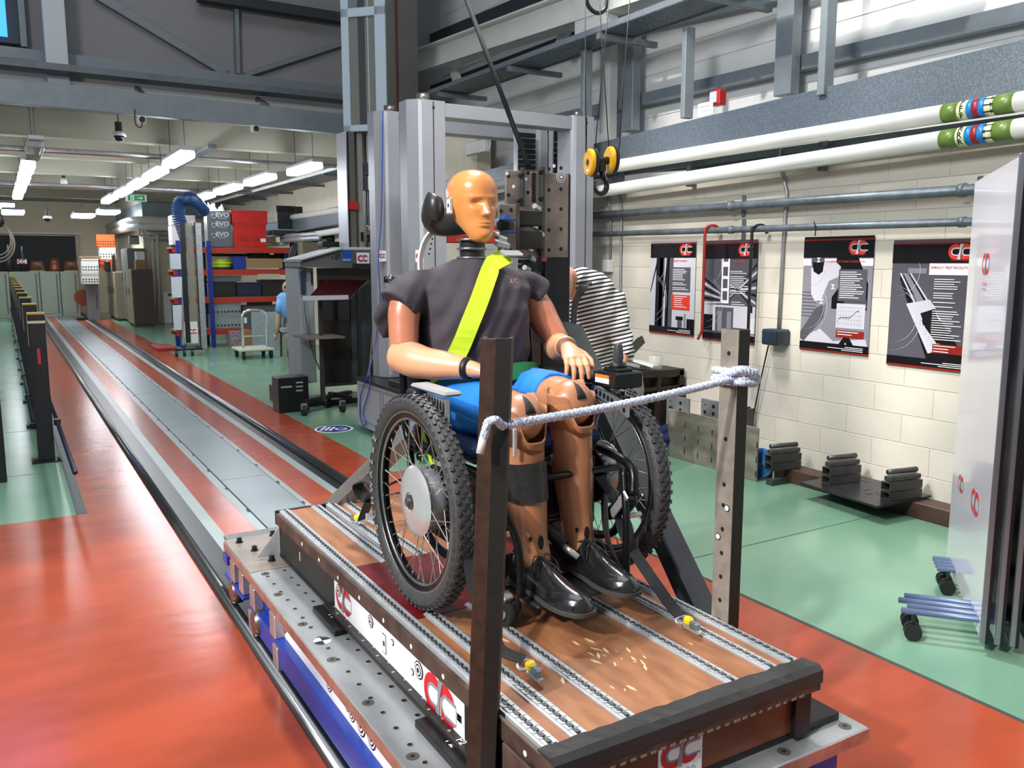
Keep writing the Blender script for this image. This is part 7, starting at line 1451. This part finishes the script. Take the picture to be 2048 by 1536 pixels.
# second level
YLW = M('reel_yellow', 'b9d51c', .5)
t = thing('reel', 'bright yellow-green plastic reel on the second shelf', 'reel', PY(443, 530, YR)); c = PY(443, 530, YR+.25); c.z = zs[1]+.006
for r_, z_, h_ in ((.20, .0, .05), (.17, .05, .06), (.20, .11, .04), (.11, .15, .05)): MB().cyl(c+V((0, 0, z_)), c+V((0, 0, z_+h_)), r_, n=24).build('disc', YLW if z_ else BLK, t, autos=40)
BB = M('bin_blue', '14308a', .45)
crate((466, 513), (492, 531), YR+.05, .35, BB, 'small blue bin with bags, second shelf beside the yellow reel', z=zs[1]+.006)
tag(yb((493, 517), (566, 536), YR-.02, .4, M('cardboard', '8e744e', .7), 'cardboard_box', bevel=.006), 'long flat open cardboard box on the second shelf', 'box')
for k, (a, b, lb) in enumerate((((568, 518), (597, 536), 'lower dark blue crate at the right of the second shelf'), ((568, 498), (597, 517), 'upper dark blue crate at the right of the second shelf'))): crate(a, b, YR+.1, .4, M('bin_navy', '10246b', .45), lb, z=zs[1]+.006+(.0 if k == 0 else .0)+(PY(568, 518, YR).z-zs[1] if k else 0), holes=1)
tag(yb((423, 507), (500, 513), YR+.35, .1, M('cardboard2', '4a3c28', .8), 'cardboard_flap'), 'dark flattened cardboard at the back of the second shelf', 'box')
random.seed(8)
for k in range(8): x = 495+k*9; tag(yb((x, 502+random.uniform(0, 8)), (x+random.uniform(8, 12), 519), YR+.42, .1, random.choice((BLK, DG, STEEL, M('rag_grey', '55585a', .8))), 'loose_part', bevel=.02), '%s dark loose part from the left, heaped behind the flat cardboard box' % ('first second third fourth fifth sixth seventh eighth'.split()[k]), 'part', 'loose parts heaped on the second shelf')
# third level
for k, (a, b, mt, lb) in enumerate((((424, 553), (482, 563), M('bin_grey', '5f6467', .5), 'grey slatted bin hanging high in the third shelf'), ((424, 563), (472, 590), BLK, 'black bin with a label at the left of the third shelf'), ((473, 566), (523, 590), M('bin_dark', '101a3c', .5), 'navy bin in the middle of the third shelf'), ((524, 560), (575, 590), BLK, 'black bin at the right of the third shelf'))): crate(a, b, YR+.06+.02*k, .4, mt, lb, z=(PY(*b, YR).z if k == 0 else zs[2]+.006))
tag(yb((516, 548), (560, 555), YR-.05, .05, M('sign_strip', 'a9a795', .5), 'label_strip'), 'pale printed strip hanging under the second shelf beam', 'strip')
CLR = M('bin_clear', '9aa3a6', .2, alpha=.75)
for k, (a, b, lb) in enumerate((((424, 605), (482, 628), 'upper clear plastic box on the bottom shelf'), ((424, 629), (482, 650), 'lower clear plastic box on the bottom shelf'))): crate(a, b, YR+.05, .4, CLR, lb, z=PY(*b, YR+.05).z if k == 0 else zs[3]+.006, holes=1)
tag(yb((430, 596), (455, 605), YR+.1, .3, WHT, 'carton', bevel=.004), 'small white carton on the clear plastic boxes', 'box')
t = thing('equipment_box', 'dark grey equipment box on the bottom shelf behind the trolley', 'box', PY(530, 620, YR)); yb((486, 612), (575, 652), YR+.1, .4, DG, 'body', t, .01); yb((500, 600), (545, 612), YR+.15, .3, BLK, 'top_unit', t, .01)
for k, (a, b, mt, lb) in enumerate((((463, 667), (484, 690), M('box_print', '8d7f86', .7, var=.5, scale=20), 'patterned carton on the floor under the rack'), ((484, 668), (505, 688), M('cardboard', '8e744e'), 'brown carton on the floor beside the patterned one'))): p = PY(*a, YR-.3); q = PY(*b, YR-.3); tag(MB().box((p.x, YR-.3, 0), (q.x, YR+.1, .30+.02*k)).build('carton', mt, bevel=.005), lb, 'box')
# white sheets at the rack's left end
for k in range(3):
    za = zs[k+1]+.02; zb = zs[k]-.12; tag(MB().box((xl-.05, YR-.05, za), (PY(372, 500, YR).x, YR-.02, zb)).build('white_board', M('board_white', 'c9d3da', .5)), f'{("upper", "middle", "lower")[k]} white board closing the left end of the rack', 'board')
t = tag(MB().box((PY(310, 660, 16.5).x, 16.4, 0), (PY(350, 660, 16.5).x, 17.3, .06)).build('red_ramp', M('ramp_red', '8e2116', .5)), 'flat red wedge on the floor at the foot of the rack', 'ramp')
# ---------------------------------------------------------------- display screen on castors
YD = 15.6; t = thing('display_screen', 'tall narrow glass display screen with black edge on castors before the rack', 'screen', PY(385, 690, YD))
yb((370, 446), (397, 680), YD, .04, M('glass_dim', '8f9284', .12, alpha=.55), 'glass', t); yb((369, 644), (397, 686), YD-.01, .05, WHT, 'base_panel', t); yb((369, 446), (372, 686), YD-.02, .06, BLK, 'edge', t); yb((395, 445), (402, 700), YD-.04, .06, BLK, 'edge', t); yb((403, 446), (414, 698), YD-.02, .2, BLK, 'column', t); yb((402, 446), (403.5, 698), YD-.045, .02, STEELL, 'edge_line', t)
logo_sheet(yT(386, 663, YD-.012), .16, .12, t, .15)
for x in (352, 368, 384): p = PY(x, 695, YD-.2); MB().cyl((p.x-.02, p.y, .05), (p.x+.02, p.y, .05), .05, n=14).build('caster', BLK, t)
p = PY(350, 690, YD-.2); q = PY(400, 690, YD-.2); MB().box((p.x, p.y-.02, .10), (q.x, p.y+.02, .13)).build('foot_bar', BLK, t); MB().box((q.x, p.y-.02, .10), (q.x+.04, YD+.2, .13)).build('foot_bar', BLK, t)
t = thing('chrome_stand', 'chrome stand with red bracket behind the glass display screen', 'stand', PY(366, 690, 16.2)); MB().cyl(PY(367, 690, 16.2), PY(367, 470, 16.2), .03, n=10).build('pole', CHROME, t, smooth=True); MB().cbox(PY(368, 597, 16.8), (.12, .1, .14)).build('bracket', M('tag_red', '9c2d25'), t, bevel=.02)
# trolley
YT2 = 14.6; t = thing('trolley', 'silver folding hand trolley with white base before the rack', 'trolley', PY(507, 715, YT2)); a = PY(487, 705, YT2); b = PY(535, 705, YT2); zt = PY(510, 620, YT2).z
MB().tube([V((a.x, YT2, .16)), V((a.x, YT2, zt-.10)), V((a.x+.04, YT2, zt-.03)), V((a.x+.12, YT2, zt)), V((b.x-.12, YT2, zt)), V((b.x-.04, YT2, zt-.03)), V((b.x, YT2, zt-.10)), V((b.x, YT2, .16))], .022, 10).build('handle_frame', CHROME, t, smooth=True)
MB().cyl((a.x, YT2, PY(500, 672, YT2).z), (b.x, YT2, PY(500, 672, YT2).z), .012, n=8).build('cross_bar', CHROME, t)
MB().box((a.x-.12, YT2-.28, .13), (b.x+.05, YT2+.35, .17)).build('deck', M('deck_cream', 'b9bba8', .5), t, bevel=.01)
for x, y_ in ((a.x-.05, YT2-.22), (b.x, YT2-.22), (a.x-.05, YT2+.28), (b.x, YT2+.28)): MB().cyl((x-.02, y_, .065), (x+.02, y_, .065), .065, n=16).build('caster', RUB, t, autos=40)
yb((488, 635), (494, 646), YT2-.03, .01, WHT, 'label', t)
for k in range(3): tag(yb((503+8*k, 625+2*k), (560-2*k, 705), 15.6+.07*k, .04, M('board_grey', '8b979d', .5, var=.1), 'leaning_board', bevel=.006), f'{("front", "middle", "rear")[k]} pale grey board leaning upright behind the trolley', 'board')
# ---------------------------------------------------------------- second dummy in a wheelchair
Y2 = 13.4; TAN = M('dummy_tan', '9c8660', .6); SHB = M('shirt_blue', '6fa3d8', .8)
t = thing('tan_dummy', 'tan seated crash dummy in light blue shirt, in a wheelchair near the grey cabinet', 'dummy', PY(575, 660, Y2)); W2 = lambda x, y, dy=0: PY(x, y, Y2+dy)
m = MB(); h = W2(575, 576); m.ball(h, .095, 20, (.85, 1, 1.15)); m.tube([h+V((0, 0, -.05)), h+V((.02, 0, -.16))], .045, 12); m.build('head', TAN, t, smooth=True)
MB().cyl(W2(570, 574)+V((-.02, -.09, 0)), W2(570, 574)+V((-.02, -.10, 0)), .02, n=12).build('face_mark', BLK, t)
yb((577, 578), (592, 640), Y2+.02, .10, M('back_tan', '6e5b3c', .7), 'back_shell', t, .03)
m = MB(); m.loft([ell(z, W2(578, 620).x, Y2+.02, a, d, 24) for z, a, d in ((W2(0, 655).z, .14, .11), (W2(0, 630).z, .17, .12), (W2(0, 605).z, .18, .11), (W2(0, 596).z, .11, .08))]); m.build('torso', SHB, t, smooth=True)
m = MB(); m.tube([W2(563, 600), W2(557, 625)], [.07, .06], 14); m.build('sleeve', SHB, t, smooth=True)
m = MB(); m.tube([W2(557, 620), W2(556, 645), W2(553, 668, -.1)], [.04, .035, .028], 12); m.ball(W2(551, 674, -.1), .035, 12, (.8, .8, 1.4)); m.build('arm', TAN, t, smooth=True)
m = MB(); m.tube([W2(580, 655), W2(585, 650, -.3), W2(590, 700, -.35)], [.08, .06, .045], 12); m.build('leg', TAN, t, smooth=True); m = MB(); m.tube([W2(580, 655), W2(592, 648, -.3)], [.09, .075], 12); m.build('shorts', SHB, t, smooth=True)
t = thing('far_wheelchair', 'black wheelchair under the tan dummy, chrome handle and spoked wheel', 'wheelchair', PY(575, 720, Y2)); 
for x, r_, dy in ((556, .13, .2), (578, .27, -.05)):
    c = W2(x, 0, dy); cz = r_; N = 32; m = MB(); m.tube([V((c.x, Y2+dy+r_*math.cos(a), cz+r_*math.sin(a)*.93)) for a in [2*PI*k/N for k in range(N)]], .026, 8, closed=True); m.build('tyre', RUB, t, smooth=True)
    m = MB()
    for k in range(12): a = 2*PI*k/12; m.cyl((c.x, Y2+dy, cz), (c.x, Y2+dy+r_*math.cos(a)*.95, cz+r_*math.sin(a)*.9), .004, n=4)
    m.build('spokes', CHROME, t, kind='stuff')
MB().tube(bez([W2(566, 672), W2(564, 640), W2(570, 622), W2(590, 612)], 6), .018, 10).build('handle', CHROME, t, smooth=True); MB().cbox(W2(580, 662), (.4, .4, .04)).build('seat', BLK, t, bevel=.01); yb((566, 657), (600, 664), Y2-.3, .2, LG, 'arm_pad', t)
for x in (562, 585): MB().cyl(W2(x, 664), V((W2(x, 700).x, Y2, .12)), .016, n=8).build('frame_tube', BLK, t)
t = thing('pillar_stand', 'short dark post with cross bar standing behind the tan dummy', 'stand', PY(583, 600, 13.8)); MB().cyl(PY(583, 570, 13.8), PY(583, 535, 13.8), .04, n=12).build('post', BLK, t, smooth=True); MB().cyl(PY(576, 557, 13.8), PY(604, 557, 13.8), .015, n=8).build('bar', TAN, t); MB().cyl(PY(583, 700, 13.8)*1 if False else V((PY(583, 600, 13.8).x, 13.8, .0)), PY(583, 570, 13.8), .02, n=10).build('stem', BLKM, t)
t = thing('hose_coil', 'coil of thick black hoses hanging at the right end of the rack', 'hose', PY(600, 540, 16.0))
for k in range(4): MB().tube(bez([PY(612-3*k, 484+1*k, 15.5), PY(598-4*k, 492, 15.5), PY(588-3*k, 515, 15.5), PY(586-2*k, 545, 15.5)], 6), .022, 8).build('hose', M('hose_black', '1b2028', .4), t, smooth=True)
tag(yb((604, 484), (657, 520), 15.2, .3, M('carton_tan', '5f5b49', .7), 'carton', bevel=.01), 'big tan carton behind the sloping console', 'box')
tag(yb((645, 483), (700, 494), 9.6, .2, BLK, 'tray', bevel=.01), 'black tray lying on the console shoulder', 'tray')
# ================================================================ cupboards on the right of the track, far
def cupboard(x0, x1, y0, y1, h, mt, dm_, label, doors, side_x=True):
    t = thing('cupboard', label, 'cupboard', ((x0+x1)/2, y0, 0)); MB().box((x0+.02, y0, .06), (x1, y1, h)).build('body', mt, t, bevel=.005); MB().box((x0+.04, y0+.03, 0), (x1-.02, y1-.02, .06)).build('plinth', M('plinth_dark', '3a352e', .6), t)
    n = doors
    for k in range(n):
        a = y0+(y1-y0)*k/n; b = y0+(y1-y0)*(k+1)/n; d = MB().box((x0, a+.008, .08), (x0+.019, b-.008, h-.02)).build('door', dm_, t, bevel=.002); MB().box((x0-.012, b-.06, h*.55), (x0, b-.04, h*.68)).build('handle', BLK, d)
    return t
BRW = M('cup_brown', '3e322a', .5); CRM = M('cup_cream', '9c9480', .5); GRYC = M('cup_grey', '6f7270', .45)
cupboard(2.72, 3.22, 22.9, 24.0, 1.42, BRW, CRM, 'low cupboard with dark brown end and cream doors beside the track', 2)
cupboard(2.80, 3.24, 24.05, 25.4, 1.95, GRYC, GRYC, 'tall grey steel cupboard behind the brown-ended one', 2)
cupboard(2.62, 3.24, 25.5, 27.6, 1.33, CRM, CRM, 'long cream cupboard run beyond the tall grey cupboard', 5)
YB0 = 24.0
t = thing('wall_box', 'grey electric box with pipes on the wall above the tall cupboard', 'box', PY(268, 480, 24.1)); yb((258, 473), (279, 489), 23.9, .2, LG, 'case', t, .01); yb((260, 471), (277, 474), 23.88, .2, BLK, 'lid', t)
for k, (a, b, mt, lb) in enumerate((((268, 540), (292, 558), WHT, 'white carton on the brown-ended cupboard'), ((271, 520), (292, 539), M('cardboard', '8e744e'), 'brown carton stacked above the white one on the brown-ended cupboard'), ((272, 503), (290, 520), WHT, 'top white papers of the stack on the brown-ended cupboard'), ((284, 544), (303, 554), M('tray_tan', '6b6455', .6), 'small tan tray beside the stacked cartons'))): 
    tag(yb(a, b, 23.1+.02*k, .3, mt, 'carton', bevel=.006), lb, 'box')
OR = M('crate_orange', 'd9541a', .5); YC2 = 26.4
for k, (a, b, mt, lb) in enumerate((((192, 469), (230, 494), OR, 'top orange crate of the stack on the cream cupboards'), ((198, 495), (232, 519), WHT, 'white slotted crate between two orange crates'), ((198, 520), (228, 538), OR, 'bottom orange crate of the stack on the cream cupboards'), ((162, 518), (198, 546), WHT, 'upper white slotted crate of the pair beside the far cupboards'), ((163, 547), (198, 568), WHT, 'lower white slotted crate of the pair beside the far cupboards'))):
    crate(a, b, YC2 if k < 3 else 26.0, .45, mt, lb, holes=2)
tag(yb((158, 512), (202, 516), 26.0, .5, M('board_tan', '8f6f4a', .6), 'loose_board'), 'thin tan board on top of the white crates', 'board')
t = thing('fridge', 'small grey metal cabinet on the floor under the white crates', 'cabinet', PY(185, 615, 26.2)); p = PY(172, 570, 26.2); q = PY(200, 612, 26.2); MB().box((p.x, 26.2, 0), (q.x, 26.7, p.z)).build('body', GRYC, t, bevel=.01); MB().box((q.x-.08, 26.19, .3), (q.x-.06, 26.2, .7)).build('handle', BLK, t)
t = thing('cable_drum', 'dark orange cable drum on the floor beside the far cupboards', 'drum', PY(166, 605, 26.6)); c = PY(166, 595, 26.6); MB().cyl(c+V((0, -.15, 0)), c+V((0, .15, 0)), .22, n=20).build('drum', M('drum_orange', '7a3a1c', .6), t); MB().box((c.x-.2, 26.45, 0), (c.x+.2, 26.75, .05)).build('foot', BLK, t)
for k, (a, b, lb) in enumerate((((208, 515), (222, 538), 'dark helmet-like fitting on the cream cupboard run'), ((224, 505), (233, 540), 'leaning dark panel on the cream cupboard run'))): p = PY(*a, 25.9); q = PY(*b, 25.9); tag(MB().box((p.x, 25.9, 1.331), (q.x, 26.1, 1.331+p.z-q.z)).build('dark_fitting', BLK, bevel=.04), lb, 'fitting')
for k, (x, y, mt, lb) in enumerate(((142, 622, M('block_red', '9a3226', .5), 'small red block on the floor at the end of the track'), (155, 617, BLK, 'small black clamp on the floor at the end of the track'), (202, 615, ALU, 'small heap of silver fittings on the floor by the cream cupboards'))): p = PZ(x, y, 0); tag(MB().box((p.x-.15, p.y-.1, .0), (p.x+.15, p.y+.1, .12)).build('floor_fitting', mt, bevel=.01), lb, 'fitting')
# far cupboards with moulds, blackboard
YF = 28.6; FC = M('far_cup', '8f9a8b', .5); hc = PY(80, 543, YF).z
xs_ = [PY(x, 560, YF).x for x in (-20, 18, 79, 120, 157)]
for k in range(4):
    t = thing('far_cupboard', ('leftmost', 'second', 'third', 'rightmost')[k]+' grey-green cupboard section under the blackboard', 'cupboard', (xs_[k], YF, 0), 'grey-green cupboards at the far wall'); x0, x1 = xs_[k]+.01, xs_[k+1]-.01
    MB().box((x0, YF, 0), (x1, YF+.5, hc)).build('body', FC, t, bevel=.004); MB().box((x0+.03, YF-.012, .08), (x1-.03, YF-.001, hc-.05)).build('door', FC, t, bevel=.003); MB().box((x1-.09, YF-.03, .1), (x1-.06, YF-.012, hc-.06)).build('door_channel', M('channel_dark', '4f5a50', .5), t)
bb = thing('blackboard', 'large black board in a pale frame on the far wall', 'board', PY(80, 500, 29.8)); yb((-30, 470), (155, 545), 29.9, .05, M('board_black', '10171a', .6), 'board', bb)
yb((-30, 463), (163, 469), 29.85, .1, WHT, 'frame', bb); yb((156, 463), (163, 560), 29.85, .1, WHT, 'frame', bb)
LEA = M('mould_brown', '6e4426', .35, var=.2, scale=6)
for k, (x0, x1, y0) in enumerate(((58, 90, 522), (127, 157, 522))):
    t = thing('pelvis_mould', ('left' if k == 0 else 'right')+' squat brown leather-like mould on the far cupboards', 'mould', PY(x0, 542, YF+.1), 'brown squat moulds'); p = PY(x0, y0, YF+.1); q = PY(x1, 542, YF+.1); w_ = q.x-p.x; cx = (p.x+q.x)/2
    m = MB(); m.loft([[V((cx+w_/2*s*max(-1, min(1, 1.3*math.cos(a))), YF+.28+.16*math.sin(a), z)) for a in [2*PI*j/20 for j in range(20)]] for z, s in ((hc+.001, 1), (hc+.1, .98), (hc+.2, .93), (p.z, .8))]); m.build('shell', LEA, t, smooth=True); MB().box((cx-w_/2, YF+.1, hc+.001), (cx+w_/2, YF+.12, hc+.03)).build('base_strip', M('mould_tan', 'a98e5c', .5), t); MB().box((cx-.1, YF+.11, hc+.04), (cx+.1, YF+.14, hc+.14)).build('opening', BLK, t)
t = thing('torso_mould', 'rounded brown torso mould between two squat moulds on the far cupboards', 'mould', PY(109, 542, YF+.1)); p = PY(95, 516, YF+.1); q = PY(123, 542, YF+.1); cx = (p.x+q.x)/2; w_ = (q.x-p.x)/2; hh = p.z-hc
m = MB(); m.loft([[V((cx+w_*s*math.cos(a), YF+.28+.17*s*math.sin(a), hc+.001+hh*z)) for a in [2*PI*j/24 for j in range(24)]] for z, s in ((0, 1), (.2, .92), (.45, .85), (.5, .78), (.55, .85), (.8, .72), (.95, .45), (1, .1))]); m.build('shell', M('mould_red', '7c3f2a', .3), t, smooth=True)
for k, (x0, x1, y0) in enumerate(((5, 28, 480), (35, 54, 484))):
    t = thing('dark_spike', ('taller dark cone' if k == 0 else 'dark pointed cone with a white logo label')+' on the far cupboards before the blackboard', 'cone', PY((x0+x1)/2, 542, YF)); p = PY(x0, y0, YF); q = PY(x1, 542, YF); cx = (p.x+q.x)/2; w_ = (q.x-p.x)/2; hh = p.z-hc
    m = MB(); m.loft([[V((cx+w_*s*math.cos(a), YF+.25+w_*.6*s*math.sin(a), hc+.001+hh*z)) for a in [2*PI*j/20 for j in range(20)]] for z, s in ((0, 1), (.3, .92), (.6, .72), (.85, .4), (1, .08))]); m.build('shell', M('cone_black', '2a2f33', .15), t, smooth=True)
    if k: logo_sheet(yT(44, 523, YF-.02), .24, .13, t, .22)
t = thing('hose_bundle', 'grey coiled hoses and black reel at the left picture edge', 'hose', PY(4, 480, 7.5))
for k in range(3): c = PY(-6, 478+4*k, 7.2); MB().tube([c+V(((.085+.012*k)*math.cos(a), .02*math.sin(a*2), (.115+.01*k)*math.sin(a))) for a in [2*PI*j/28 for j in range(28)]], .006, 8, closed=True).build('hose', M('hose_grey', '6e665e', .5), t, smooth=True)
MB().ball(PY(-2, 442, 7.2), .035, 16, (1, 1, 1.3)).build('reel', BLK, t, smooth=True)
MB().cyl(PY(-30, 560, 7.2), PY(-30, 430, 7.2), .03, n=12).build('stand', BLK, t, smooth=True); MB().cyl(PY(-30, 440, 7.2), PY(-2, 440, 7.2), .015, n=8).build('arm', BLK, t); p = PY(-30, 560, 7.2); MB().cyl((p.x, 7.2, 0), p, .03, n=12).build('stand', BLK, t)
